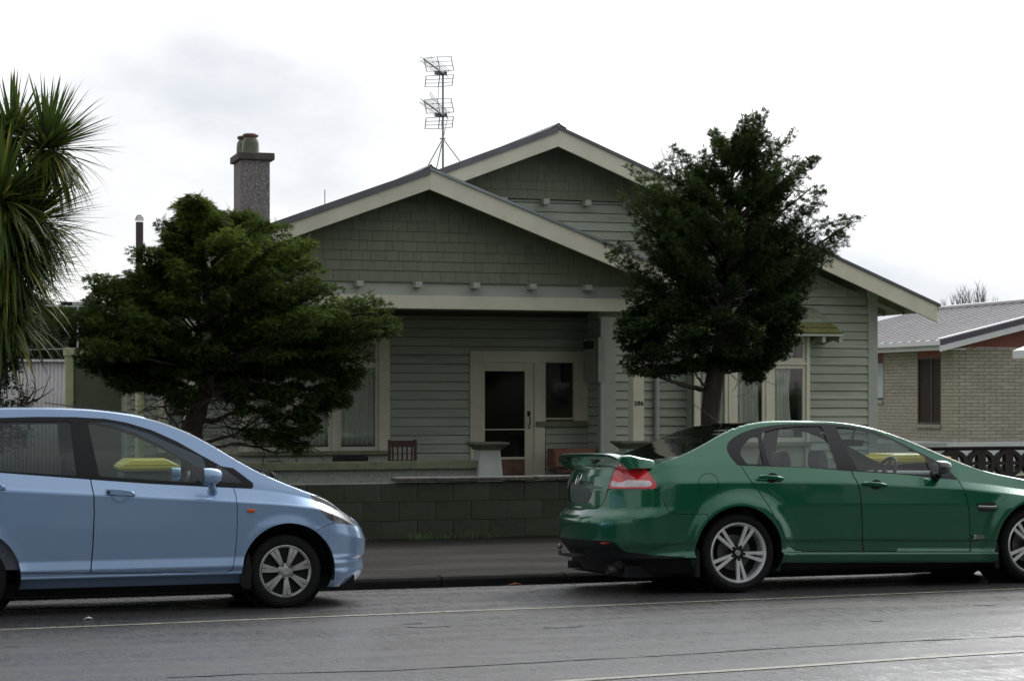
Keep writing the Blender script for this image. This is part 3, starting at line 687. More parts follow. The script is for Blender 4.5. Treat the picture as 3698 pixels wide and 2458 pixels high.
tc_ = bpy.data.curves.new('txt', 'FONT'); tc_.body = '206'; tc_.size = .098; tc_.extrude = .006; tc_.offset = .003; tc_.space_character = 1.25
def text_mesh(body, size, ext=.004, off=.0, space=1.0, shear=0):
    c = bpy.data.curves.new('txt', 'FONT'); c.body = body; c.size = size; c.extrude = ext; c.offset = off; c.space_character = space; c.shear = shear
    o = bpy.data.objects.new('txt', c); C.objects.link(o); dg = bpy.context.evaluated_depsgraph_get(); dg.update()
    me = bpy.data.meshes.new_from_object(o.evaluated_get(dg)); bpy.data.objects.remove(o); return me
me = text_mesh('206', .095, .006, .0, 1.2); me.materials.append(M['num'])
wn_ = max(v.co.x for v in me.vertices); [setattr(v.co, 'x', v.co.x*.148/wn_) for v in me.vertices]
no = bpy.data.objects.new('house_number', me); C.objects.link(no); no.parent = house
no.rotation_euler = (R(90), 0, 0); no.location = Vector((10.853, PG-.109, 1.552))-house.location
# --- chimney
def chimney():
    Y = 33.6; a = P(820+205/4.128, 1000, Y).x; b = P(820+640/4.128, 1000, Y).x; k_ = Y/34
    zt = HE+(5.86-HE)*k_
    mb = MB(); mb.box(a, b, Y, Y+.75, 3.0, zt); ch = mb.build('chimney', M['chimney'], house, bevel=.012)
    mb = MB(); mb.box(a-.055, b+.075, Y-.06, Y+.82, zt, zt+.125); mb.build('chimney_cap', M['chimcap'], ch, bevel=.012)
    z0 = zt+.12
    for cx, cy in ((a+.21, Y+.22), (a+.17, Y+.56)):
        prof = [(0, 0), (.165, 0), (.155, .03), (.148, .17), (.14, .24), (.115, .275), (.11, .30), (.135, .31), (.14, .335), (.125, .355), (.10, .358), (.09, .33), (0, .33)]
        pm = MB(); pm.lathe(prof[:7], (cx, cy, z0), n=28); p = pm.build('chimney_pot', M['pot'], ch, smooth=True)
        pm = MB(); pm.lathe([(.112, .298), (.135, .31), (.14, .335), (.125, .355), (.10, .358), (.09, .33), (0, .33)], (cx, cy, z0), n=28); pm.build('pot_rim', M['potrim'], ch, smooth=True)
chimney()
# --- flue with wire cowl
Yv = 34.0
vp = MB(); vx = P(504, 900, Yv).x; r_ = .066; zt = P(504, 802, Yv).z
vp.tube([(vx, Yv, 2.6), (vx, Yv, zt)], r_, 16); vo = vp.build('flue_pipe', M['bronze'], house, smooth=True)
cw = MB()
for k in range(6):
    a = k*math.pi/6
    cw.tube([(vx+.072*math.cos(a)*math.cos(t), Yv+.072*math.sin(a)*math.cos(t), zt+.03+.10*math.sin(t)) for t in [math.pi*i/12 for i in range(13)]], .004, 5)
for h in (.03, .055, .08, .105):
    rr_ = .075*math.sqrt(max(0, 1-((h-.03)/.1)**2))
    cw.tube([(vx+rr_*math.cos(t), Yv+rr_*math.sin(t), zt+h) for t in [2*math.pi*i/16 for i in range(17)]], .004, 5)
cw.build('wire_cowl', M['alu'], vo)
st = MB(); q = P(1173, 740, 31); st.tube([(q.x, 31, q.z-.1), (q.x, 31, P(1173, 685, 31).z)], .008, 6); st.build('roof_rod', M['alu'], house)

# ------------------------------------------------------------------ television aerial on the roof
def aerial():
    Y = 31.0; S = .293/1.0
    def q(a, b, dy=0): v = P(1480+a/3.409, 180+b/3.409, Y); return Vector((v.x, Y+dy, v.z))
    t = thing('tv_aerial', q(408, 1470), 'tall rooftop television aerial with two stacked ribbed arrays on a braced mast', 'aerial')
    m = MB(); m.tube([q(408, 1500), q(408, 300)], .019, 8); m.build('mast', M['alu'], t, smooth=True)
    for e in (q(622, 1380), q(325, 1480), q(360, 1500, 1.2)):
        m = MB(); m.tube([q(408, 1095), e], .009, 6); m.build('stay', M['alu'], t)
    m = MB(); m.tube([q(408, 1095), q(395, 900), q(405, 830)], .010, 6); m.build('stay', M['alu'], t)
    m = MB(); m.tube([q(372, 1095), q(436, 1095)], .014, 6); m.build('mast_collar', M['alu'], t)
    for (yb) in (0, 515):
        # reflector: two curved panels of rods
        for (top, bot, lt, rt) in (((190, 95), (208, 265), 350, 520), ((208, 322), (186, 458), 352, 545)):
            pass
        rails_up = [((185, 100), (208, 268)), ((350, 85), (372, 262)), ((518, 80), (542, 254))]
        rails_dn = [((210, 322), (187, 457)), ((378, 312), (352, 458)), ((546, 306), (522, 440))]
        for rails in (rails_up, rails_dn):
            m = MB()
            for (a, b) in rails: m.tube([q(a[0], a[1]+yb, .05), q(b[0], b[1]+yb, .0)], .009, 6)
            for j in range(4):
                f = j/3; p0 = [(a[0]+(b[0]-a[0])*f, a[1]+(b[1]-a[1])*f+yb) for a, b in rails]
                m.tube([q(*p, .03*(1-f)) for p in p0], .0055, 5)
            m.build('reflector', M['alu'], t)
        # boom pointing up-left and away
        b0, b1 = q(425, 300+yb, .0), P(1480+178/3.409, 180+(118+yb)/3.409, Y-.9)
        m = MB(); m.tube([b0, b1], .016, 6); m.build('boom', M['alu'], t)
        m = MB(); n = 15
        for i in range(n):
            f = (i+.6)/n; c = b0.lerp(b1, f); L = .17-.03*f
            for (dx, dz) in ((.75, .30), (-.75, -.30), (.5, -.45), (-.6, .22)):
                m.tube([c, c+Vector((dx*L*.55, -.12*L, dz*L*.5)), c+Vector((dx*L, -.2*L, dz*L*1.0+.01))], .0055, 4)
        m.build('director_rods', M['alu'], t)
        m = MB(); c = q(385, 290+yb); m.box(c.x-.11, c.x+.09, Y-.05, Y+.02, c.z-.03, c.z+.025); m.build('clamp_box', M['binblue'], t, bevel=.005)
    m = MB(); m.tube([q(350, 460), q(352, 600), q(300, 630), q(250, 560), q(250, 520), q(300, 600), q(350, 660), q(440, 740), q(465, 830), q(440, 950), q(415, 1080)], .0045, 5); m.build('cable', M['black'], t)
aerial()
print('part2 ok')
# ================================================================== THINGS ON THE PORCH
def porch_chair():
    Y = 29.3; t = thing('porch_chair', (7.53, Y, .2), 'dark brown slatted wooden chair on the porch beside the casement window', 'chair')
    def bx(n, *a): mb = MB(); mb.box(*a); return mb.build(n, M['wood'], t, bevel=.004)
    for x in (7.30, 7.715):
        bx('leg', x, x+.045, Y-.02, Y+.02, .2, 1.015); bx('leg', x, x+.045, Y+.42, Y+.46, .2, .62)
        bx('armrest', x-.01, x+.055, Y-.01, Y+.46, .80, .825) if x > 8 else None
    bx('seat', 7.30, 7.76, Y-.02, Y+.46, .60, .635); bx('top_rail', 7.345, 7.715, Y-.012, Y+.014, .90, 1.0); bx('lower_rail', 7.345, 7.715, Y-.01, Y+.012, .66, .70)
    for i in range(5):
        x = 7.365+i*.0755; bx('back_slat', x, x+.028, Y-.006, Y+.008, .70, .90)
porch_chair()
def cabinet():
    t = thing('porch_cabinet', (10.6, 30.1, .2), 'terracotta box on a dark stand under the small porch window behind the green sedan', 'cabinet')
    mb = MB(); mb.box(10.25, 10.98, 29.95, 30.3, .53, .828); b = mb.build('box_body', M['orangebox'], t, bevel=.008)
    mb = MB(); mb.box(10.28, 10.60, 29.94, 29.949, .56, .80); mb.box(10.62, 10.95, 29.94, 29.949, .56, .80); mb.build('front_panel', M['orangebox'], b)
    for x in (10.3, 10.9):
        mb = MB(); mb.box(x, x+.05, 29.98, 30.03, .2, .53); mb.build('stand_leg', M['wood'], t)
    mb = MB(); mb.box(10.28, 10.96, 30.0, 30.28, .44, .5); mb.build('stand_shelf', M['wood'], t)
cabinet()
a = P(1270, 1650, 28.9); mb = MB()
mb.lathe([(.10, 0), (.24, .0), (.27, .03), (.275, .10), (.26, .14), (.22, .145), (.19, .12), (.185, .05)], (6.62, 28.95, .64), n=28)
mb.v  # tyre shaped planter standing on a stool behind the balustrade
o = mb.build('round_planter', M['black'], smooth=True); tag(o, 'low round black planter bowl standing just behind the porch balustrade', 'planter')
mb = MB(); mb.lathe([(.02, 0), (.15, 0), (.15, .03), (.06, .05), (.05, .38), (.17, .42), (.17, .438), (0, .438)], (6.62, 28.95, .2), n=16); o = mb.build('plant_stand', M['wood'], smooth=True)
tag(o, 'small dark stand holding the round planter behind the balustrade', 'stand')
mb = MB(); rr = random.Random(3); cx = P(1010, 1660, 28.6).x
V = []; F = []; n = 14
prof = [(.50, .0), (.46, .03), (.34, .07), (.16, .115), (.02, .13)]
mb.lathe([(r, h) for r, h in prof], (cx, 28.7, .60), n=20)
for i, v in enumerate(mb.v): mb.v[i] = (v[0], v[1]*.5+28.7*.5, v[2]+.02*mnoise.noise(Vector(v)*5))
mb.box(cx-.5, cx+.5, 28.5, 28.9, .2, .60)
o = mb.build('brown_cloth_heap', M['wood'], smooth=False); tag(o, 'dark brown mound on a box behind the balustrade under the left conifer', 'mound')

# ================================================================== NEIGHBOUR BRICK HOUSE
def brick_house():
    YF = 36.5; XC = P(3443, 1400, YF).x; Zb = P(3443, 1594, YF).z; BL, BH, J = .302, .0745, .009
    t = thing('brick_house', (XC+3, YF+4, .05), 'buff brick neighbouring house with grey longrun roof and maroon gable panel', 'house')
    Zt = P(3443, 1251, YF).z; nrow = int(round((Zt-Zb)/BH)); Zt = Zb+nrow*BH
    XR = XC+6.5; YBk = YF+7.5
    # side openings on plane X = XC
    y1 = PX(3397, 1400, XC).y; y2 = PX(3313, 1400, XC).y; y3 = PX(3190, 1400, XC).y; y4 = y3+1.3
    zs = PX(3355, 1538, XC).z; zh = Zt
    holes = [(y1, y2, zs, zh+.1), (y3, y4, PX(3180, 1450, XC).z, zh+.1)]
    c = MB(); c.box(XC+.012, XR, YF+.012, YF+.11, Zb, Zt); c.build('mortar_wall', M['bmortar'], t)
    # side mortar with openings
    ys_ = sorted([YF+.11, y1, y2, y3, y4, YBk]); c = MB()
    for i in range(len(ys_)-1):
        m_ = (ys_[i]+ys_[i+1])/2; h = [q for q in holes if q[0] < m_ < q[1]]
        c.box(XC+.012, XC+.11, ys_[i], ys_[i+1], Zb, h[0][2] if h else Zt)
    c.build('mortar_wall', M['bmortar'], t)
    meshes = {}
    def bmesh_for(L, ax):
        key = (round(L, 3), ax)
        if key not in meshes:
            mb = MB(); mb.box(0, L-J, 0, .06, 0, BH-J) if ax == 'x' else mb.box(0, .06, 0, L-J, 0, BH-J)
            o = mb.build('brick', M['brick'], t, bevel=.003); meshes[key] = o.data; bpy.data.objects.remove(o)
        return meshes[key]
    cnt = 0; rest = MB()
    def brick(x, y, z, L, ax, seen):
        nonlocal cnt
        if seen and cnt < 296:
            o = bpy.data.objects.new('brick', bmesh_for(L, ax)); C.objects.link(o); o.parent = t; o.location = Vector((x, y, z))-t.location; cnt += 1
        else:
            if ax == 'x': rest.box(x, x+L-J, y, y+.06, z, z+BH-J)
            else: rest.box(x, x+.06, y, y+L-J, z, z+BH-J)
    for r in range(nrow):
        z = Zb+r*BH+J/2; x = XC+(0 if r % 2 else 0); first = BL if r % 2 else BL/2+.0
        L = first
        while x < XR:
            vis = x < XC+1.75
            brick(x, YF+random.uniform(-.002, .002), z, L, 'x', vis); x += L; L = BL
    for r in range(nrow-1, -1, -1):
        z = Zb+r*BH+J/2; y = YF+.062; L = BL/2-.06+.03 if r % 2 else BL-.06
        while y < YBk:
            y_2 = y+L; segs = [(y, y_2)]
            for h in holes:
                if z+BH > h[2]+.03: segs = [s for q in segs for s in subtract(q, [(h[0], h[1])])]
            for s, e in segs:
                if e-s > .03: brick(XC+random.uniform(-.002, .002), s, z, e-s+.0, 'y', y < y1+.1 or (y2-.2 < y < y3 and r > 6))
            y = y_2; L = BL
    o = rest.build('brick', M['brick'], t); o['kind'] = 'stuff'
    # foundation
    c = MB(); c.box(XC-.012, XR, YF-.012, YF+.1, 0, Zb-.004); c.box(XC-.012, XC+.1, YF+.1, YBk, 0, Zb-.004); c.build('foundation_band', M['whitepaint'], t)
    # windows in the side wall
    c = MB(); c.box(XC+.02, XC+.10, y1, y2, PX(3355, 1290, XC).z, zh+.02); c.build('maroon_head_panel', M['maroon'], t)
    zt2 = PX(3355, 1290, XC).z
    def sidewin(ya, yb, za, zb, mid, gm, name='window'):
        f = MB(); b = .04
        f.box(XC+.015, XC+.10, ya, ya+b, za, zb); f.box(XC+.015, XC+.10, yb-b, yb, za, zb); f.box(XC+.015, XC+.10, ya+b, yb-b, za, za+b); f.box(XC+.015, XC+.10, ya+b, yb-b, zb-b, zb)
        for m_ in mid:
            if m_[0] == 'y': f.box(XC+.02, XC+.10, m_[1]-.02, m_[1]+.02, za+b, zb-b)
            else: f.box(XC+.045, XC+.10, ya+b, yb-b, m_[1]-.04, m_[1]+.04)
        w_ = f.build(name, M['bronze'], t)
        p = MB(); p.box(XC+.035, XC+.045, ya+b, yb-b, za+b, zb-b); p.build('pane', gm, w_)
        s = MB(); s.prism([(XC-.05, za-.085), (XC-.05, za-.03), (XC+.06, za-.0), (XC+.06, za-.085)], ya-.02, yb+.02); s.build('window_sill', M['brick'], w_)
    sidewin(y1, y2, zs+.05, zt2, [('y', y1+(y2-y1)*.42)], M['obscure'])
    sidewin(y3, y4, PX(3180, 1450, XC).z+.05, PX(3180, 1305, XC).z, [('z', PX(3180, 1372, XC).z)], M['paleglass'])
    c = MB(); c.box(XC+.02, XC+.10, y3, y4, PX(3180, 1305, XC).z, zh+.02); c.build('maroon_head_panel', M['maroon'], t)
    # roof: ridge runs in depth, gable faces the street
    ov = .5; XE = XC-.42; Yg = YF-.52
    ze = PX(3412, 1236, XE+.0).z
    a = P(3410, 1228, Yg); b_ = P(3698, 1154, Yg); sl = (b_.z-a.z)/(b_.x-a.x); XE = a.x; ze = a.z
    XRd = XE+4.3; zr = ze+sl*4.3
    rf = MB(); rf.prism([(XE, ze), (XRd, zr), (XRd, zr-.03), (XE, ze-.03)], Yg, YBk+.9); roof = rf.build('roof', M['longrun'], t)
    rf = MB(); rf.prism([(2*XRd-XE, ze), (XRd, zr), (XRd, zr-.03), (2*XRd-XE, ze-.03)], Yg, YBk+.9); rf.build('roof', M['longrun'], t)
    y = Yg+.18; nrm = Vector((-sl, 0, 1)).normalized()
    while y < YBk+.9:
        rb = MB(); h = .028
        rb.prism([(XE-.02, ze-sl*.02+.001), (XRd-.02, zr+.001-sl*.02), (XRd-.02, zr+h-sl*.02), (XE-.02, ze-sl*.02+h)], y-.018, y+.018); rb.build('roof_rib', M['longrun'], roof); y += .40
    rc = MB(); rc.tube([(XRd, Yg, zr+.03), (XRd, YBk+.9, zr+.03)], .07, 8); rc.build('ridge_cap', M['longrun'], roof)
    gu = MB(); gu.prism([(XE-.10, ze+.0), (XE-.10, ze-.10), (XE-.02, ze-.13), (XE+.03, ze-.13), (XE+.03, ze-.02), (XE-.02, ze-.02)], Yg+.0, YBk+.8); gu.build('gutter', M['whitepaint'], t)
    fa = MB(); fa.box(XE+.03, XE+.06, Yg+.04, YBk+.8, ze-.20, ze-.02); fa.build('fascia', M['whitepaint'], t)
    so = MB(); so.box(XE+.06, XC+.02, Yg+.04, YBk+.8, ze-.19, ze-.175); so.build('soffit', M['whitepaint'], t)
    for s, nm in ((1, 'barge_cap'),):
        bc = MB(); bc.prism([(XE-.1, ze+.035-sl*.1), (XRd, zr+.035), (XRd, zr-.085), (XE-.1, ze-.085-sl*.1)], Yg-.03, Yg); bc.build('barge_cap', M['bargecap'], t)
        bc = MB(); bc.prism([(XE-.1, ze+.062-sl*.1), (XRd, zr+.062), (XRd, zr+.036), (XE-.1, ze+.036-sl*.1)], Yg-.035, Yg+.12); bc.build('barge_roll', M['whitepaint'], t)
        bc = MB(); bc.prism([(XE-.1, ze-.087-sl*.1), (XRd, zr-.087), (XRd, zr-.215), (XE-.1, ze-.215-sl*.1)], Yg-.02, Yg+.02); bc.build('bargeboard', M['whitepaint'], t)
    gp = MB(); gp.prism([(XC+.0, Zt+.004), (XRd+4, Zt+.004), (XRd, zr-.1), (XC+.0, ze+sl*(XC-XE)-.06)], YF+.03, YF+.09); gp.build('gable_panel', M['maroon'], t)
    c = MB(); c.box(XC+.115, XC+.13, y1-.2, y4+.2, .5, 3); c.build('inner_wall', M['room'], t)
M['paleglass'] = mat('pale_reflecting_window', (.50, .55, .60), .12, var=.08)
M['bargecap'] = mat('violet_grey_barge_cap', (.085, .075, .105), .4, metal=.2)
brick_house()
# small porch hood of the brick house at the right frame edge
def porch_hood():
    a = P(3657, 1290, 33); t = MB(); x, z = a.x, a.z
    h = thing('porch_canopy', (x+1.2, 33.5, 0), 'pale sloping canopy corner with gutter at the right edge in front of the brick house', 'canopy')
    t.prism([(x, z+.13), (x+2.2, z+.93), (x+2.2, z+.90), (x, z+.10)], 31.2, 33.0); t.build('canopy_roof', M['whitepaint'], h)
    t = MB(); t.prism([(x-.0, z+.09), (x+2.2, z+.9), (x+2.2, z+.80), (x+.05, z+.02)], 32.94, 32.99); t.build('canopy_fascia', M['longrun'], h)
    t = MB(); t.box(x-.0, x+.08, 31.2, 33.0, z-.02, z+.10); t.build('gutter', M['whitepaint'], h)
    t = MB(); t.box(x+1.9, x+2.0, 32.7, 32.8, .05, z+.78); t.build('canopy_post', M['whitepaint'], h)
    t = MB(); t.box(x+1.9, x+2.0, 31.4, 31.5, .05, z+.78); t.build('canopy_post', M['whitepaint'], h)
porch_hood()
# ------------------------------------------------------------------ breeze block fence
def breeze_fence():
    Y = 21.3; x0 = 12.0; t = thing('breeze_block_fence', (x0, Y, .15), 'dark pierced breeze-block fence with ring pattern in front of the brick house', 'fence')
    W = .392; Hb = .365; ztop = P(3500, 1611, Y).z
    off = P(3547, 1600, Y).x            # a vertical bar centre
    k0 = math.floor((x0-off)/W)
    proto = None
    mb = MB(); seg = 28; D = .09
    ro, ri = W*.505, W*.365; sx, sz = 1, (Hb/2-.012)/(W*.5)
    vs = []
    for i in range(seg):
        a = 2*math.pi*i/seg
        for (r, y) in ((ro, 0), (ri, 0), (ri, D), (ro, D)):
            vs.append((min(max(r*math.cos(a), -W/2), W/2), y, r*math.sin(a)*sz))
    fs = []
    for i in range(seg):
        j = (i+1) % seg
        for q in range(4): fs.append((i*4+q, j*4+q, j*4+(q+1) % 4, i*4+(q+1) % 4))
    mb.add(vs, fs)
    mb.box(-.056, .056, .004, D-.004, -Hb/2+.03, Hb/2-.03)
    mb.box(-W/2, W/2, .006, D-.006, -.022, .022)
    mb.box(-W/2, W/2, .002, D-.002, Hb/2-.022, Hb/2); mb.box(-W/2, W/2, .002, D-.002, -Hb/2, -Hb/2+.022)
    pr = mb.build('breeze_block', M['breeze'], t); me = pr.data; bpy.data.objects.remove(pr)
    zc = ztop-.03-Hb/2
    for r in range(2):
        for k in range(k0+1, k0+45):
            o = bpy.data.objects.new('breeze_block', me); C.objects.link(o); o.parent = t; o.location = Vector((off+k*W, Y, zc-r*(Hb+.004)))-t.location
    c = MB(); c.box(x0, off+(k0+45)*W, Y-.02, Y+.11, ztop-.028, ztop); c.build('fence_cap', M['breeze'], t, bevel=.005)
    c = MB(); c.box(x0, off+(k0+45)*W, Y-.01, Y+.10, .05, zc-Hb*1.5-.006); c.build('fence_base', M['breeze'], t)
breeze_fence()
g2 = MB(); a = 11.9
g2.box(12.3, 40, 21.6, 36.4, .06, .20); tag(g2.build('neighbour_lawn', M['lawn2'] if 'lawn2' in M else M['grass']), kind='structure')
# ------------------------------------------------------------------ wheelie bins
def bin_at(px0, px1, ytop, Y, lid, body, lab, h=None, handle=False, name='wheelie_bin', depth=.6):
    a, b = P(px0, ytop, Y), P(px1, ytop, Y); w_ = b.x-a.x; z1 = a.z; cx = (a.x+b.x)/2
    z0 = .032+(Y-17.36)*.055
    t = thing(name, (cx, Y+depth/2, z0), lab, 'bin')
    m = MB(); y0, y1 = Y+.03, Y+depth-.03; x0, x1 = a.x+.03, b.x-.03; i = .06
    m.hexa([(x0+i, y0+i, z0+.06), (x1-i, y0+i, z0+.06), (x1-i, y1-i, z0+.06), (x0+i, y1-i, z0+.06), (x0, y0, z1-.13), (x1, y0, z1-.13), (x1, y1, z1-.13), (x0, y1, z1-.13)])
    m.build('bin_body', M[body], t, bevel=.02)
    m = MB(); m.box(a.x, b.x, Y, Y+depth, z1-.105, z1-.06); m.hexa([(a.x+.005, Y+.005, z1-.06), (b.x-.005, Y+.005, z1-.06), (b.x-.005, Y+depth-.005, z1-.06), (a.x+.005, Y+depth-.005, z1-.06), (a.x+.12, Y+.06, z1), (b.x-.12, Y+.06, z1), (b.x-.08, Y+depth-.06, z1), (a.x+.08, Y+depth-.06, z1)])
    m.build('lid', M[lid], t, bevel=.012)
    for xx in (x0+.05, x1-.11):
        m = MB(); m.lathe([(0, 0), (.1, 0), (.1, .05), (0, .05)], (xx, y1-.02, z0+.1), axis='x', n=20); m.build('wheel', M['black'], t)
    if handle:
        m = MB(); m.tube([(cx-.12, Y+.1, z1-.01), (cx-.12, Y+.1, z1+.03), (cx+.1, Y+.1, z1+.03), (cx+.1, Y+.1, z1-.01)], .014, 8); m.build('lid_handle', M[lid], t)
    return t
bin_at(434, 652, 1660, 18.7, 'yellow', 'binred', 'yellow-lidded dark bin on the footpath seen through the blue hatchback windows')
bin_at(3200, 3405, 1640, 19.1, 'yellow', 'binred', 'yellow-lidded bin on the footpath seen through the green sedan front window')
bin_at(3418, 3488, 1672, 18.2, 'binblue', 'binblue', 'small dark navy tub beyond the green sedan mirror holding an orange box', name='recycling_tub', depth=.35)
def tin():
    a = P(3410, 1667, 18.22); b = P(3460, 1650, 18.22); t = MB(); z = P(3430, 1676, 18.22).z
    t.box(a.x, b.x, 18.24, 18.45, z-.02, z+.045)
    o = t.build('orange_box', M['orange'], bevel=.01); tag(o, 'small orange lidded box resting on the navy tub beyond the green sedan', 'box')
    h = MB(); h.tube([(a.x+.02, 18.3, z+.045), (a.x+.02, 18.3, z+.075), (b.x-.05, 18.3, z+.072), (b.x-.04, 18.3, z+.045)], .011, 6); h.build('handle', M['orange'], o)
tin()
# ------------------------------------------------------------------ left side: screen, corrugated garage, wires
def carport_screen():
    Y = 31.4; a = P(234, 1256, Y); t = thing('side_screen', (a.x, Y, .05), 'olive sheet screen with lichened cream steel frame left of the bungalow', 'screen')
    k = Y/31; x0 = 2.53*k; x1 = 2.655*k; zt = HE+(2.445-HE)*k
    m = MB(); m.box(x0+.0, x1, Y-.05, Y+.05, .05, zt-.12); m.build('frame_post', M['rustcream'], t, bevel=.005)
    m = MB(); m.box(x0-.02, 3.62, Y-.07, Y+.07, zt-.125, zt); m.build('frame_rail', M['rustcream'], t, bevel=.006)
    m = MB(); m.box(x1+.001, 3.60, Y-.012, Y+.012, .05, zt-.126); m.build('sheet_panel', M['screen'], t)
carport_screen()
def side_gate():
    Y = 30.6; a = P(3172, 1600, Y); b = P(3262, 1600, Y); t = thing('side_gate', ((a.x+b.x)/2, Y, .05), 'pale board gate in the gap between the bungalow and the brick house', 'gate')
    n = 6; w_ = (b.x-a.x+.9)/n
    for i in range(n):
        m = MB(); m.box(a.x-.02+i*w_+.004, a.x-.02+(i+1)*w_-.004, Y, Y+.02, .08, .86); m.build('gate_board', M['trimgrey'], t)
    for z in (.25, .70):
        m = MB(); m.box(a.x-.02, a.x-.02+n*w_, Y+.021, Y+.06, z, z+.08); m.build('gate_rail', M['trimgrey'], t)
side_gate()
def corr():
    Y = 40; z1 = P(400, 1307, Y).z; z0 = .05; x0, x1 = -1.6, 4.2; t = thing('corrugated_shed', ((x0+x1)/2, Y+1, .05), 'pale corrugated iron shed wall behind the cabbage tree and left screen', 'shed')
    n = int((x1-x0)/.076*6); V = []; F = []
    for i in range(n+1):
        x = x0+(x1-x0)*i/n; y = Y+.012*math.sin(2*math.pi*(x-x0)/.076*1.0)
        V += [(x, y, z0), (x, y, z1)]
    F = [(2*i, 2*i+2, 2*i+3, 2*i+1) for i in range(n)]
    m = MB(); m.add(V, F); o = m.build('corrugated_sheet', M['corr'], t, smooth=True, angle=R(80)); md = o.modifiers.new('t', 'SOLIDIFY'); md.thickness = .004
    m = MB(); m.box(x0, x1, Y-.05, Y+.04, z1-.0, z1+.05); m.build('top_flashing', M['whitepaint'], t)
    m = MB(); m.box(x0, x1, Y+.05, Y+.3, z0, z1-.02); m.build('shed_wall', M['room'], t)
    m = MB(); m.box(x0-.1, x1, Y+.1, Y+6, z1-.06, z1-.0); m.build('shed_roof', M['longrun'], t)
corr()
m = MB(); a, b = P(85, 1263, 38), P(420, 1254, 38); m.tube([a+(a-b)*2, a, b, b+(b-a)*.2], .009, 5); o = m.build('overhead_wire', M['alu']); tag(o, 'thin wire running above the pale corrugated shed', 'wire')
m = MB(); m.tube([P(281, 1290, 44)-Vector((0, 0, 2.2)), P(281, 1098, 44)], .022, 8)
o = thing('low_aerial', P(281, 1420, 44), 'distant low aerial with pale horizontal rods on thin pole above the shed', 'aerial')
m.build('pole', M['alu'], o)
m = MB()
for (xa, ya, xb, yb) in ((170, 1092, 322, 1091), (165, 1102, 325, 1097), (175, 1105, 318, 1106), (185, 1088, 300, 1090)): m.tube([P(xa, ya, 44), P(xb, yb, 44.4)], .010, 5)
m.build('rods', M['whitepaint'], o)
m = MB(); q = P(243, 1096, 44); m.box(q.x-.12, q.x+.1, 43.9, 44.1, q.z-.03, q.z+.03); m.build('clamp_box', M['black'], o)
m = MB(); x_ = P(504, 1400, 28.3).x; m.tube([(x_, 28.3, .1), (x_, 28.3, 2.85), (x_+.15, 28.2, 3.15)], .058, 14); m.build('downpipe', M['rustcream'], house, smooth=True)
print('part3 ok')
# ================================================================== VEGETATION
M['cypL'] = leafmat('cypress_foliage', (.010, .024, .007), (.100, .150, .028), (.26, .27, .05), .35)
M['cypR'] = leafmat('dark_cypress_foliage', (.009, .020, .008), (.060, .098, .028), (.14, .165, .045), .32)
M['far'] = leafmat('distant_foliage', (.035, .045, .035), (.06, .075, .055), None, .1, .8)
M['cord'] = leafmat('cabbage_tree_leaf', (.022, .042, .012), (.10, .15, .03), (.30, .27, .05), .35, .4, .25)
M['barkdark'] = mat('dark_wet_bark', (.045, .034, .028), .9, var=.4, scale=10, stretch=(1, 1, .25), bump=1.0, bscale=30)
M['shrub'] = leafmat('shrub_leaf', (.015, .02, .012), (.04, .055, .03), (.08, .09, .06), .1, .35)
def Q2(V):
    d = V[0]*math.sin(PSI)+V[1]*math.cos(PSI); r = V[0]*math.cos(PSI)-V[1]*math.sin(PSI); return 1849+FPX*r/d, 1430-FPX*(V[2]-HE)/d
def inpoly(x, y, poly):
    c = False; n = len(poly); j = n-1
    for i in range(n):
        xi, yi = poly[i]; xj, yj = poly[j]
        if (yi > y) != (yj > y) and x < (xj-xi)*(y-yi)/(yj-yi+1e-9)+xi: c = not c
        j = i
    return c
def pdist(x, y, poly):
    d = 1e9
    for i in range(len(poly)):
        ax, ay = poly[i]; bx, by = poly[(i+1) % len(poly)]
        vx, vy = bx-ax, by-ay; t = max(0, min(1, ((x-ax)*vx+(y-ay)*vy)/(vx*vx+vy*vy+1e-9)))
        d = min(d, math.hypot(x-ax-t*vx, y-ay-t*vy))
    return d
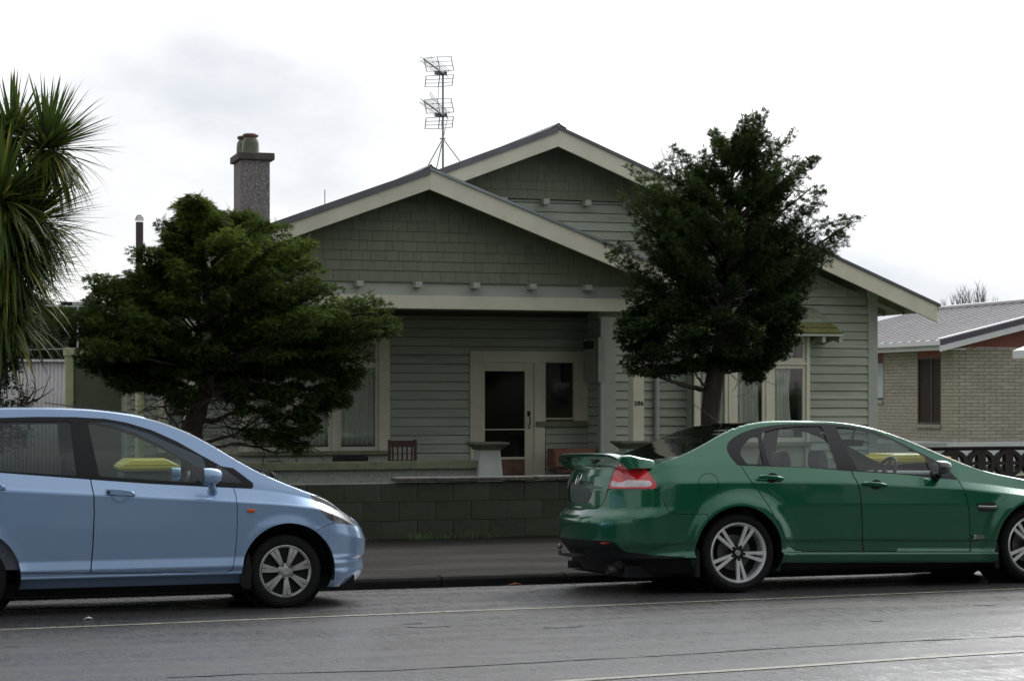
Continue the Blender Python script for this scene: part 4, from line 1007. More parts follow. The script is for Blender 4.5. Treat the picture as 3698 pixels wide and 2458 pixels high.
def sprays(centres, n_per, rad, size, seed, flat=.5, droop=.3, fingers=5, wid=.085, up_bias=0.0, shell=.75):
    """scale-leaf fronds around clump centres, mostly on each clump's skin; centres: (Vector, r, tone)"""
    rs = np.random.RandomState(seed); V = []; A = []
    for c, r, tone in centres:
        n = max(10, int(n_per*(r/rad)**1.55))
        d = rs.normal(size=(n, 3)); d[:, 2] = np.where(rs.rand(n) < .55, np.abs(d[:, 2]), d[:, 2]); d /= np.linalg.norm(d, axis=1)[:, None]
        rr = r*(shell+(1-shell)*rs.rand(n))*np.where(rs.rand(n) < .25, rs.rand(n), 1)
        p = d*rr[:, None]; p[:, 2] *= flat
        pos = p+np.array(c)
        out = d.copy(); out[:, 2] = out[:, 2]*.5-droop*.5+up_bias; out += rs.normal(size=(n, 3))*.28; out /= np.linalg.norm(out, axis=1)[:, None]
        nrm0 = d*np.array([.6, .6, 1.2])+np.array([0, 0, .35])+rs.normal(size=(n, 3))*.35
        side = np.cross(out, nrm0); side /= np.linalg.norm(side, axis=1)[:, None]+1e-9
        nr = np.cross(side, out)
        s = size*(.55+.9*rs.rand(n))
        tn = np.clip(tone+rs.normal(size=n)*.09, 0, .97)
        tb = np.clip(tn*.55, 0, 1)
        angs = np.linspace(-1.0, 1.0, fingers)
        for ang in angs:
            ln = 1-.45*abs(ang); ang2 = ang*.95
            dirv = out*math.cos(ang2)+side*math.sin(ang2); wv = np.cross(dirv, nr)*wid
            a_ = pos+out*(s*.12*(1-abs(ang)))[:, None]; b_ = a_+dirv*(s*ln*.5)[:, None]+wv*s[:, None]; cc = a_+dirv*(s*ln)[:, None]-nr*(s*.12)[:, None]; e_ = a_+dirv*(s*ln*.5)[:, None]-wv*s[:, None]
            V.append(np.stack([a_, b_, cc, e_], 1).reshape(-1, 3)); A.append(np.stack([tb, tn, np.clip(tn+.1, 0, 1), tn], 1).ravel())
    V = np.concatenate(V); A = np.concatenate(A); F = np.arange(len(V)).reshape(-1, 4)
    return V, F, A
def fronds(specs, seed, nf=9, wid=.10, fl=.42):
    """little cypress branch tips: a bent twig with fingers to both sides. specs: (pos, dir, length, tone)"""
    rr = random.Random(seed); V = []; A = []
    for p, d, L, tone in specs:
        d = Vector(d).normalized(); up = Vector((rr.uniform(-.5, .5), rr.uniform(-.5, .5), 1)); s = d.cross(up)
        if s.length < .05: s = Vector((1, 0, 0))
        s.normalize(); nr = s.cross(d); bend = rr.uniform(-.25, .35); pts = []; q = Vector(p); dd = d.copy()
        for i in range(nf+1):
            pts.append(q.copy()); dd = (dd-nr*bend/nf*.8+Vector((rr.uniform(-.07, .07), rr.uniform(-.07, .07), rr.uniform(-.07, .07)))).normalized(); q = q+dd*L/nf
        for i in range(nf):
            f = i/nf; ln = L*fl*(1-.75*f)*rr.uniform(.7, 1.15); tn = min(.97, max(0, tone+rr.uniform(-.08, .1)))
            for sg in (-1, 1):
                dv = (dd*.0+(pts[i+1]-pts[i]).normalized()*.75+s*sg*.85+nr*rr.uniform(-.3, .15)).normalized(); w_ = dv.cross(nr).normalized()*ln*.5*wid*2.2
                a = pts[i]; m = a+dv*ln*.5; t = a+dv*ln-nr*ln*.08
                V += [tuple(a), tuple(m+w_), tuple(t), tuple(m-w_)]; A += [tn*.7, tn, tn, tn]
        w0 = s*L*.02; V += [tuple(pts[0]-w0), tuple(pts[-1]), tuple(pts[-1]), tuple(pts[0]+w0)]; A += [tone*.4]*4
        V += [tuple(pts[-3]), tuple(pts[-2]+s*L*.05), tuple(pts[-1]+dd*L*.08), tuple(pts[-2]-s*L*.05)]; A += [min(.97, tone+.1)]*4
    return np.array(V), np.array(A)
def frond_specs(poly, cl, Y, centre, seed, L, tone, n_out, per_clump, updir, step=13):
    rr = random.Random(seed); sp = []; SC = Y/math.cos(PSI)/FPX
    for i in range(len(poly)):
        a, b = poly[i], poly[(i+1) % len(poly)]; ln = math.hypot(b[0]-a[0], b[1]-a[1])
        for k in range(max(1, int(ln/step*n_out))):
            u = rr.random(); x, y = a[0]+(b[0]-a[0])*u, a[1]+(b[1]-a[1])*u
            ox, oy = x-centre[0], y-centre[1]; m = math.hypot(ox, oy)+1; ox /= m; oy /= m
            x -= ox*L/SC*.55; y -= oy*L/SC*.55
            d = Vector((ox+rr.uniform(-.5, .5), rr.uniform(-.5, .3), -oy*.8+updir+rr.uniform(-.4, .4)))
            sp.append((P(x, y, Y+rr.uniform(-.35, .35)), d, L*rr.uniform(.5, 1.15), tone(x, y, 0, rr)+.05))
    for c, r, tn in cl:
        for k in range(per_clump):
            d = Vector((rr.gauss(0, 1), -abs(rr.gauss(0, 1))*.8+.2, abs(rr.gauss(0, .5)))).normalized()
            sp.append((c+d*r*.75*Vector((1, 1, .6)).length/1.6, Vector((d.x, d.y, d.z*.5+updir)), min(L, r*1.3)*rr.uniform(.5, 1), min(.95, tn+.08)))
    return sp
def clumps(poly, Y, n, rpx, thick, seed, toneat, ragged=8, gaps=()):
    rr = random.Random(seed); xs = [p[0] for p in poly]; ys = [p[1] for p in poly]; out = []; tries = 0
    cxm = (min(xs)+max(xs))/2; hw = (max(xs)-min(xs))/2; top, bot = min(ys), max(ys)
    while len(out) < n and tries < 60000:
        tries += 1
        x, y = rr.uniform(min(xs), max(xs)), rr.uniform(top, bot)
        if not inpoly(x, y, poly): continue
        if any(math.hypot((x-g[0])/g[2], (y-g[1])/g[3]) < 1 for g in gaps): continue
        d = pdist(x, y, poly); r = rr.uniform(rpx*.55, rpx*1.2)
        if d < r*.62:
            r = max(d*1.35, rpx*.28)
            if d < ragged: continue
        m = min(1, d/(hw*.55)); th = thick*math.sqrt(max(.02, m*(2-m)))
        dy = rr.uniform(-1, 1)*th
        c = P(x, y, Y+dy)
        # keep the silhouette: place by the pixel ray at that depth
        out.append((c, r/FPX*(Y/math.cos(PSI)), toneat(x, y, dy/max(th, .01), rr)))
    return out
def plumes(targets, start, Y, seed, r0, r1, tone, thick, n=7, ulo=.35, arch=0.0, limbs=None):
    """clumps strung along branches that run from the trunk to each target pixel"""
    rr = random.Random(seed); out = []; SC = Y/math.cos(PSI)/FPX
    for (x, y) in targets:
        sx, sy = start(x, y); dy1 = rr.uniform(-1, 1)*thick; tn = tone(x, y, 0, rr)
        L = math.hypot(x-sx, y-sy); m = max(3, int(L/(r1*1.3))) if n is None else n
        pts = []
        for i in range(m):
            u = ulo+(1-ulo)*i/(m-1); px = sx+(x-sx)*u; py = sy+(y-sy)*u-arch*L*math.sin(math.pi*u); r = (r0*(1-u)+r1*u)*rr.uniform(.8, 1.2)
            px += rr.uniform(-.3, .3)*r; py += rr.uniform(-.3, .3)*r
            out.append((P(px, py, Y+dy1*(.3+.7*u)), r*SC, min(.95, tn+.12*(u-.5))))
        if limbs is not None and rr.random() < .5:
            limbs.append([P(sx, sy, Y+dy1*.2), P(sx+(x-sx)*.5, sy+(y-sy)*.5-arch*L*.8, Y+dy1*.6), P(sx+(x-sx)*.93, sy+(y-sy)*.93, Y+dy1)])
    return out
def inner_targets(poly, n, seed, shrink=.0):
    rr = random.Random(seed); xs = [p[0] for p in poly]; ys = [p[1] for p in poly]; out = []
    while len(out) < n:
        x, y = rr.uniform(min(xs), max(xs)), rr.uniform(min(ys), max(ys))
        if inpoly(x, y, poly) and pdist(x, y, poly) > shrink: out.append((x, y))
    return out
def outline_targets(poly, step, seed, jit=6):
    rr = random.Random(seed); out = []
    for i in range(len(poly)):
        a, b = poly[i], poly[(i+1) % len(poly)]; L = math.hypot(b[0]-a[0], b[1]-a[1])
        out.append(a)
        for k in range(1, int(L/step)+1):
            u = k/(int(L/step)+1); out.append((a[0]+(b[0]-a[0])*u+rr.uniform(-jit, jit), a[1]+(b[1]-a[1])*u+rr.uniform(-jit, jit)))
    return out
def limb(mb, pts, r0, r1, n=8, wob=.02, sub=5, seed=0):
    rr = random.Random(seed); q = []
    for i in range(len(pts)-1):
        for k in range(sub): q.append(Vector(pts[i]).lerp(Vector(pts[i+1]), k/sub))
    q.append(Vector(pts[-1]))
    # smooth
    for _ in range(2): q = [q[0]]+[(q[i-1]+q[i]*2+q[i+1])/4 for i in range(1, len(q)-1)]+[q[-1]]
    q = [p+Vector((rr.uniform(-wob, wob), rr.uniform(-wob, wob), rr.uniform(-wob, wob))) for p in q]
    mb.tube(q, [r0+(r1-r0)*i/(len(q)-1) for i in range(len(q))], n)
def branchlets(mb, base, dirv, length, rad, rr, depth=3):
    pts = [base]; d = dirv.normalized()
    for i in range(4):
        d = (d+Vector((rr.uniform(-.4, .4), rr.uniform(-.3, .3), rr.uniform(-.35, .35)))).normalized(); pts.append(pts[-1]+d*length/4)
    mb.tube(pts, [rad*(1-i*.2) for i in range(5)], 5, cap=False)
    if depth > 0:
        for i in range(1, 5):
            if rr.random() < .85:
                nd = (d+Vector((rr.uniform(-1, 1), rr.uniform(-.6, .6), rr.uniform(-.8, .8)))).normalized()
                branchlets(mb, pts[i], nd, length*.55, rad*.5, rr, depth-1)

def conifer_left():
    Y = 24.3
    t = thing('conifer_tree', P(715, 1700, Y), 'broad flat-layered green conifer behind the blue hatchback, left of the porch', 'tree', 'dense garden conifers')
    t.location.z = .12
    poly = [(700, 712), (745, 735), (790, 768), (800, 790), (835, 772), (900, 768), (940, 800), (985, 812), (1025, 815), (1032, 850), (1060, 878), (1110, 880), (1118, 905), (1085, 930), (1125, 945), (1160, 985), (1130, 1010),
            (1165, 1035), (1215, 1050), (1205, 1085), (1260, 1100), (1330, 1072), (1390, 1095), (1405, 1150), (1425, 1190), (1380, 1215), (1330, 1240), (1320, 1300), (1280, 1360), (1225, 1340), (1180, 1375), (1110, 1360), (1060, 1340), (1000, 1370),
            (930, 1355), (860, 1380), (800, 1350), (740, 1380), (690, 1350), (640, 1330), (560, 1340), (500, 1370), (455, 1405), (410, 1370), (330, 1345), (300, 1310), (290, 1260), (260, 1200), (215, 1150), (225, 1125), (290, 1135), (330, 1110), (345, 1060), (320, 1012), (370, 1002), (420, 1015), (470, 985), (505, 965), (480, 910), (520, 900), (590, 905), (600, 850), (585, 815), (640, 800), (650, 760), (665, 720)]
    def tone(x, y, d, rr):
        v = .42+.22*((1050-y)/400)+rr.uniform(-.28, .28)-.1*(y > 1180)  # tone rises with height: light on the tops put into leaf colour
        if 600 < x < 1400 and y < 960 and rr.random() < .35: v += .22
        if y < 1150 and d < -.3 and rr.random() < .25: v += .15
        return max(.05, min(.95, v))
    gaps = ((880, 1290, 60, 30), (645, 1290, 40, 28), (760, 1330, 30, 26), (1090, 1300, 30, 20))
    rr = random.Random(5); lb = []
    st = lambda x, y: (735+(x-735)*.12, min(1330, y+90+.30*abs(x-735)))
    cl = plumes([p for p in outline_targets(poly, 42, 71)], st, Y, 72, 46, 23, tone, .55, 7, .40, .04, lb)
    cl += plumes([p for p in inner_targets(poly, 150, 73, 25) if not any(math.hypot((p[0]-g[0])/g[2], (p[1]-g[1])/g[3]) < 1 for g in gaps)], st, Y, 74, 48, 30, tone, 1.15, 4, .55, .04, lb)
    V, F, A = sprays(cl, 125, .16, .056, 3, flat=.50, droop=.5)
    # lower right drooping part
    low = [(600, 1410), (640, 1430), (680, 1410), (570, 1395), (850, 1370), (900, 1385), (960, 1400), (820, 1420), (870, 1440), (1190, 1400), (1250, 1370), (1290, 1350), (1150, 1400), (1040, 1400), (980, 1420), (660, 1460), (880, 1480), (1220, 1400), (1265, 1385), (1240, 1425), (1225, 1350), (1000, 1430), (1030, 1445), (1075, 1400), (1130, 1440), (1170, 1450), (1215, 1455), (1090, 1480), (1120, 1510), (1060, 1500), (1000, 1510), (960, 1480), (1010, 1540), (1050, 1560), (1090, 1555), (1125, 1550), (905, 1560), (940, 1575), (1040, 1600), (1075, 1615), (1000, 1590), (1160, 1480), (1230, 1450), (540, 1400), (470, 1395), (450, 1380), (520, 1390), (620, 1380), (860, 1400), (930, 1400)]
    cl2 = []
    for (x, y) in low:
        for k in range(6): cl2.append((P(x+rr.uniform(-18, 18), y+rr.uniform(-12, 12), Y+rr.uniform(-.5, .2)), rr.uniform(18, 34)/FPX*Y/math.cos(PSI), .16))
    V2, F2, A2 = sprays(cl2, 130, .19, .052, 4, flat=.6, droop=.9)
    V = np.concatenate([V, V2]); A = np.concatenate([A, A2]); F = np.arange(len(V)).reshape(-1, 4)
    fv, fa = fronds(frond_specs(poly, cl, Y, (720, 1080), 51, .13, tone, .7, 3, -.05), 52)
    fv2, fa2 = fronds([(c[0]+Vector((rr.uniform(-.1, .1), -.05, rr.uniform(-.05, .05))), Vector((rr.uniform(-1, 1), rr.uniform(-.6, .1), rr.uniform(-.8, .1))), .13*rr.uniform(.6, 1.2), .2) for c in cl2 for _ in range(4)], 53)
    V = np.concatenate([V, fv, fv2]); A = np.concatenate([A, fa, fa2]); F = np.arange(len(V)).reshape(-1, 4)
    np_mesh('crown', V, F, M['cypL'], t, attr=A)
    mb = MB(); q = lambda x, y, dy=0: P(x, y, Y+dy)
    base = q(718, 1690); base.z = .1
    limb(mb, [base, q(690, 1600), q(700, 1520), q(735, 1430), q(760, 1350), q(790, 1250), q(770, 1100), q(720, 900), q(705, 760)], .16, .02, 10, .012, seed=1)
    mb.build('trunk', M['barkdark'], t, smooth=True, angle=R(70))
    mb = MB(); rr = random.Random(9)
    for pts, r in (([(725, 1440), (800, 1400), (870, 1380), (1000, 1330), (1120, 1290)], .05), ([(745, 1400), (860, 1420), (900, 1430), (980, 1440), (1080, 1430), (1180, 1410)], .035), ([(700, 1520), (780, 1520), (850, 1480), (900, 1470), (980, 1510), (1080, 1500)], .035),
                   ([(720, 1430), (660, 1390), (600, 1380), (520, 1360), (440, 1370)], .045), ([(740, 1400), (850, 1350), (920, 1260), (930, 1150)], .06), ([(700, 1500), (640, 1490), (600, 1500), (590, 1440)], .022), ([(705, 1560), (660, 1570), (600, 1480), (570, 1460)], .018),
                   ([(700, 1600), (780, 1590), (860, 1560), (960, 1490)], .028), ([(770, 1300), (680, 1260), (560, 1200), (400, 1120)], .05), ([(780, 1240), (900, 1100), (1000, 950)], .045), ([(790, 1250), (1000, 1200), (1200, 1150), (1360, 1130)], .05),
                   ([(760, 1620), (860, 1600), (960, 1620), (1000, 1640), (1090, 1610), (1150, 1570)], .02), ([(820, 1540), (900, 1560), (960, 1600), (1020, 1590)], .018)):
        limb(mb, [q(a, b, rr.uniform(-.35, .25)) for a, b in pts], r, r*.25, 6, .012, seed=int(r*1000)+pts[0][0])
    for pts in lb: limb(mb, pts, .022, .006, 5, .008, sub=3, seed=int(pts[2].x*1000))
    mb.build('limbs', M['barkdark'], t, smooth=True, angle=R(70))
    mb = MB()
    for i in range(150):
        x = rr.choice([rr.uniform(600, 720), rr.uniform(780, 1120), rr.uniform(800, 1000)]); y = rr.uniform(1330, 1600)
        branchlets(mb, q(x, y, rr.uniform(-.4, .4)), Vector((rr.uniform(-1, 1), rr.uniform(-.4, .4), rr.uniform(-.5, .6))), rr.uniform(.3, .55), .0085, rr, 2)
    mb.build('twigs', M['twig'], t)
conifer_left()

def conifer_right():
    Y = 24.6
    t = thing('conifer_tree', P(2570, 1700, Y), 'tall dark conical conifer with ragged tips behind the green sedan', 'tree', 'dense garden conifers'); t.location.z = .12
    poly = [(2715, 410), (2755, 425), (2752, 470), (2775, 510), (2830, 500), (2855, 500), (2835, 550), (2850, 590), (2905, 560), (2950, 572), (2890, 600), (2870, 650), (2925, 670), (2965, 700), (2950, 760), (2890, 770), (2860, 840), (2900, 850), (2960, 800), (3010, 790), (3110, 785), (3060, 830), (3040, 880), (3020, 925), (2960, 910), (2930, 950), (2950, 1000), (2930, 1080), (2900, 1120), (2880, 1180), (2880, 1240), (2840, 1290), (2790, 1300), (2770, 1330), (2720, 1310), (2660, 1325), (2600, 1310), (2560, 1300), (2520, 1330), (2440, 1330), (2370, 1340), (2280, 1350), (2260, 1310), (2265, 1270), (2230, 1220), (2240, 1160), (2280, 1120), (2250, 1060), (2275, 1000), (2260, 950), (2200, 920), (2215, 890), (2270, 880), (2290, 840), (2285, 780), (2280, 720), (2225, 700), (2290, 680), (2285, 620), (2310, 650), (2360, 620), (2375, 560), (2440, 555), (2510, 575), (2560, 530), (2580, 490), (2640, 500), (2690, 490), (2690, 440)]
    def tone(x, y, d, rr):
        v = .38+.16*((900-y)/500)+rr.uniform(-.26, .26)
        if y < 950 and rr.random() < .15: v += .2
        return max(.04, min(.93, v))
    gaps = ((2690, 1075, 75, 30), (2640, 1110, 40, 22), (2400, 690, 18, 16), (2900, 1130, 20, 18))
    rr = random.Random(6); lb = []
    up_poly = [p for p in poly if p[1] < 1100]
    st = lambda x, y: (2615+(x-2615)*.10-(y-900)*.06, min(1180, y+110+.42*abs(x-2615)))
    rj = random.Random(88)
    def jit(p):
        k = rj.uniform(-.13, .055) if p[0] < 2950 else rj.uniform(-.05, .0); return (p[0]+(p[0]-2600)*k, p[1]+(p[1]-950)*k)
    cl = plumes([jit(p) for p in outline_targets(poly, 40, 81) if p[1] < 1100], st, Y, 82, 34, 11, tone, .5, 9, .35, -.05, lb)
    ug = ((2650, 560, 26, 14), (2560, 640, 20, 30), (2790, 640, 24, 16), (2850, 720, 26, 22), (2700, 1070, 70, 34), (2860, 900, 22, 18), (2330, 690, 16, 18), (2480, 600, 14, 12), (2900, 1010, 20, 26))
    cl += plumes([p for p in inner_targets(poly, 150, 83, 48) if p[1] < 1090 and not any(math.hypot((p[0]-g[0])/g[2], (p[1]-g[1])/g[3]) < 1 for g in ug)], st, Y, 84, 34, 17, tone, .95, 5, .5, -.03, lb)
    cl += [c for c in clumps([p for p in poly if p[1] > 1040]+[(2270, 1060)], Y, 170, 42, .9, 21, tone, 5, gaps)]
    cl += plumes([p for p in outline_targets(poly, 26, 85) if p[1] >= 1100], lambda x, y: (2590+(x-2590)*.5, y-10), Y, 86, 36, 16, tone, .5, 5, .4, 0)
    for pts in ([(2880, 640), (2930, 600), (2960, 568)], [(2950, 700), (2990, 697)], [(2980, 820), (3050, 798), (3115, 788)], [(3040, 850), (3060, 905)], [(2250, 890), (2205, 930)], [(2720, 440), (2735, 408)], [(2870, 600), (2960, 572)], [(2940, 740), (2985, 745)]):
        for j in range(len(pts)-1):
            for k in range(4):
                u = k/4; cl.append((P(pts[j][0]*(1-u)+pts[j+1][0]*u, pts[j][1]*(1-u)+pts[j+1][1]*u, Y+rr.uniform(-.1, .1)), rr.uniform(7, 12)/FPX*Y/math.cos(PSI), .5))
    up_ = [c for c in cl if Q2(c[0])[1] < 1085]; lo_ = [c for c in cl if Q2(c[0])[1] >= 1085]
    V, F, A = sprays(up_, 120, .15, .062, 8, flat=.9, droop=.0, up_bias=.22, wid=.075)
    V3, F3, A3 = sprays([(c[0], c[1], c[2]*.8) for c in lo_], 260, .16, .040, 10, flat=.7, droop=.2, fingers=4, wid=.13)
    V = np.concatenate([V, V3]); A = np.concatenate([A, A3])
    # hanging dense tuft
    cl2 = [(P(x+rr.uniform(-10, 10), y+rr.uniform(-10, 10), Y-.3), .07, .15) for x, y in ((2730, 1345), (2755, 1330), (2710, 1370), (2745, 1360), (2700, 1350), (2715, 1320), (2760, 1305)) for _ in range(3)]
    V2, F2, A2 = sprays(cl2, 120, .1, .045, 9, flat=.8, droop=.6)
    V = np.concatenate([V, V2]); A = np.concatenate([A, A2]); F = np.arange(len(V)).reshape(-1, 4)
    fv, fa = fronds(frond_specs([p for p in poly if p[1] < 1100], up_, Y, (2590, 950), 61, .17, tone, .8, 2, .25, 12), 62)
    fv2, fa2 = fronds(frond_specs([p for p in poly if p[1] >= 1100], lo_, Y, (2560, 1180), 63, .08, tone, .5, 1, .0, 12), 64)
    V = np.concatenate([V, fv, fv2]); A = np.concatenate([A, fa, fa2]); F = np.arange(len(V)).reshape(-1, 4)
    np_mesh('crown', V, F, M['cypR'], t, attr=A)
    q = lambda x, y, dy=0: P(x, y, Y+dy)
    mb = MB(); base = q(2568, 1700); base.z = .1
    mb.v and None
    tr = [base, q(2568, 1600), q(2567, 1540), q(2568, 1480), q(2572, 1420), q(2585, 1350), q(2598, 1290), q(2612, 1180), q(2630, 1000), q(2660, 800), q(2700, 600), q(2722, 440)]
    n = 14; pts = []; rad = []
    for i in range(len(tr)-1):
        for k in range(5): u = k/5; pts.append(tr[i].lerp(tr[i+1], u))
    pts.append(tr[-1])
    L = len(pts); rad = [(.135*(1-.3*(i/L)) if i < L*.6 else .095*(1-(i/L-.6)/.42)) for i in range(L)]
    mb.tube(pts, rad, n)
    for i, v in enumerate(mb.v):
        vv = Vector(v); mb.v[i] = tuple(vv+Vector((mnoise.noise(Vector((v[0]*9, v[1]*9, v[2]*2))), mnoise.noise(Vector((v[0]*9+7, v[1]*9, v[2]*2))), 0))*.035)
    mb.build('trunk', M['barkdark'], t, smooth=True, angle=R(75))
    mb = MB()
    for pts, r in (([(2565, 1425), (2540, 1405), (2480, 1395), (2430, 1375), (2380, 1360), (2340, 1330), (2290, 1290)], .042), ([(2560, 1400), (2530, 1380), (2515, 1350), (2500, 1310)], .022), ([(2600, 1345), (2660, 1342), (2720, 1330), (2790, 1310)], .02),
                   ([(2590, 1310), (2480, 1250), (2380, 1150)], .04), ([(2610, 1200), (2750, 1100), (2860, 950), (3000, 850), (3080, 800)], .04), ([(2620, 1120), (2500, 1000), (2350, 900)], .04), ([(2640, 1100), (2660, 1080), (2740, 1060), (2800, 1010)], .025),
                   ([(2650, 900), (2800, 780), (2930, 680)], .035), ([(2640, 950), (2500, 800), (2400, 650)], .035), ([(2620, 1180), (2690, 1100), (2690, 1040)], .02), ([(2630, 1150), (2720, 1090), (2790, 1080)], .015)):
        limb(mb, [q(a, b, rr.uniform(-.3, .25)) for a, b in pts], r, r*.25, 6, .012, seed=int(r*1000)+pts[1][0])
    for pts in lb: limb(mb, pts, .020, .005, 5, .008, sub=3, seed=int(pts[2].x*1000))
    mb.build('limbs', M['barkdark'], t, smooth=True, angle=R(70))
    mb = MB()
    for i in range(40):
        x = rr.choice([rr.uniform(2500, 2560), rr.uniform(2600, 2800), rr.uniform(2640, 2760)]); y = rr.choice([rr.uniform(1290, 1380), rr.uniform(1040, 1120)])
        branchlets(mb, q(x, y, rr.uniform(-.3, .3)), Vector((rr.uniform(-1, 1), rr.uniform(-.4, .4), rr.uniform(-.5, .6))), rr.uniform(.15, .3), .005, rr, 2)
    mb.build('twigs', M['twig'], t)
conifer_right()

# ------------------------------------------------------------------ cabbage tree
def cabbage():
    Y = 23.5; t = thing('cabbage_tree', P(-70, 1700, Y), 'tall cabbage tree with spiky strap-leaf heads at the left edge', 'tree'); t.location.z = .12
    rr = random.Random(17); q = lambda x, y, dy=0: P(x, y, Y+dy)
    heads = [(168, 540, 0, 230, 150, (0.45, -.2, .75)), (45, 490, .3, 200, 110, (-.1, 0, 1)), (-110, 560, 0, 230, 80, (-.4, 0, .8)), (-5, 730, -.5, 270, 150, (.25, -.4, .8)), (105, 800, .1, 255, 170, (.75, 0, .35)), (20, 900, -.2, 290, 160, (.5, -.3, .15)), (-90, 850, .3, 280, 70, (-.6, 0, .3)), (10, 1010, .0, 300, 120, (.25, -.1, -.45)), (-20, 1120, -.1, 290, 110, (.35, -.2, -.5))]
    mb = MB()
    limb(mb, [Vector((q(-70, 1700).x, Y, .1)), q(-75, 1400), q(-60, 1100), q(-30, 900)], .17, .13, 12, .01, seed=2)
    for (x, y, dy, L, n, ax) in heads: limb(mb, [q(-45, 1000, 0), q((x-45)/2, (y+960)/2, dy/2), q(x, y+15, dy)], .09, .05, 8, .01, seed=x+500)
    mb.build('trunk', M['barkdark'], t, smooth=True, angle=R(70))
    Vr = []; Fr = []; Ar = []; count = 0; near = 0
    SC = Y/math.cos(PSI)/FPX
    big = MB(); leaves = []
    for hi, (x, y, dy, L, n, ax) in enumerate(heads):
        c = q(x, y, dy); ax = Vector(ax).normalized()
        for i in range(int(n*2.1)):
            # direction: mostly around the axis, full sphere except behind
            while True:
                d = Vector((rr.gauss(0, 1), rr.gauss(0, 1), rr.gauss(0, 1))).normalized()
                if d.dot(ax) > -.55: break
            ln = L*SC*rr.uniform(.75, 1.12); wd = rr.uniform(.014, .024); sag = rr.uniform(.02, .15)+(.45 if d.z < .1 and rr.random() < .55 else 0)
            if d.z < -.2: sag += .25
            side = d.cross(Vector((0, 0, 1)))
            if side.length < .05: side = Vector((1, 0, 0))
            side.normalize(); pts = []; p = c+d*.05; dd = d.copy()
            nseg = 6
            for k in range(nseg+1):
                pts.append(p.copy()); dd = (dd+Vector((0, 0, -sag/nseg*(1+k*.5)))).normalized(); p = p+dd*ln/nseg
            V = []; prof = [.55, .9, 1.0, .92, .75, .45, .03]
            for k, pt in enumerate(pts):
                tdir = (pts[min(k+1, nseg)]-pts[max(k-1, 0)]).normalized(); nn = side.cross(tdir).normalized(); w_ = wd*prof[k]
                V += [tuple(pt-side*w_), tuple(pt-nn*w_*.35), tuple(pt+side*w_)]
            F = []
            for k in range(nseg): F += [(3*k, 3*k+1, 3*k+4, 3*k+3), (3*k+1, 3*k+2, 3*k+5, 3*k+4)]
            tone = rr.uniform(.15, .62)
            if rr.random() < .05: tone = rr.uniform(.85, 1)
            if rr.random() < .18: sag += rr.uniform(.3, .8)
            if d.z < -.1 and rr.random() < .3: tone = rr.uniform(.55, .95)
            leaves.append((c.y+d.y*.5 - (5 if x > -60 else 0), V, F, tone))
    leaves.sort(key=lambda a: a[0])
    for i, (_, V, F, tone) in enumerate(leaves):
        if i < 290: np_mesh('leaf', V, F, M['cord'], t, attr=[tone]*len(V))
        else:
            o = len(Vr); Vr += V; Fr += [tuple(a+o for a in f) for f in F]; Ar += [tone]*len(V)
    o = np_mesh('leaf', Vr, Fr, M['cord'], t, attr=Ar); o['kind'] = 'stuff'
    # dead brown fibre in the heads
    mb = MB()
    for (x, y, dy, L, n, ax) in heads[:2]+[heads[0]]:
        for k in range(40):
            p = q(x+rr.uniform(-10, 70), y-rr.uniform(0, 70), dy+rr.uniform(-.2, .2)); mb.tube([p, p+Vector((rr.uniform(-.12, .12), rr.uniform(-.1, .1), rr.uniform(-.1, .12)))], .004, 4)
    mb.build('dead_stalks', M['bark'], t)
cabbage()
# ------------------------------------------------------------------ shrub lower left
def shrub():
    Y = 23.0; t = thing('twiggy_shrub', P(30, 1600, Y), 'dark small-leaved shrub with bare twigs below the cabbage tree', 'shrub'); t.location.z = .12
    rr = random.Random(4); cl = []
    for _ in range(90):
        x = rr.uniform(-120, 100); y = rr.uniform(1390, 1620)
        if x > 60 and y < 1420: continue
        cl.append((P(x, y, Y+rr.uniform(-.4, .4)), rr.uniform(.08, .15), rr.uniform(.1, .7)))
    for _ in range(26): cl.append((P(rr.uniform(-60, 60), rr.uniform(1290, 1390), Y+rr.uniform(-.3, .3)), .08, rr.uniform(.05, .3)))
    for _ in range(12): cl.append((P(rr.uniform(30, 80), rr.uniform(1300, 1345), Y+rr.uniform(-.1, .1)), .05, .1))
    V, F, A = sprays(cl, 26, .12, .06, 31, flat=1, droop=0, fingers=2, wid=.2, shell=.3)
    np_mesh('crown', V, F, M['shrub'], t, attr=A)
    mb = MB(); q = lambda x, y, dy=0: P(x, y, Y+dy)
    limb(mb, [Vector((q(-20, 1700).x, Y, .1)), q(-10, 1550), q(0, 1400), q(10, 1300)], .04, .01, 6, .01, seed=1)
    for pts in ([(60, 1500), (100, 1440), (95, 1380)], [(80, 1480), (130, 1400), (115, 1370)], [(90, 1460), (150, 1440), (180, 1355)], [(95, 1455), (160, 1430), (195, 1400)], [(50, 1520), (90, 1440), (70, 1370)], [(70, 1500), (130, 1430), (125, 1360)], [(40, 1540), (60, 1480), (85, 1365)], [(90, 1450), (130, 1410), (160, 1395)]):
        limb(mb, [q(a, b, rr.uniform(-.1, .1)) for a, b in pts], .009, .004, 5, .004, seed=pts[1][0])
    mb.build('stems', M['twig'], t)
shrub()
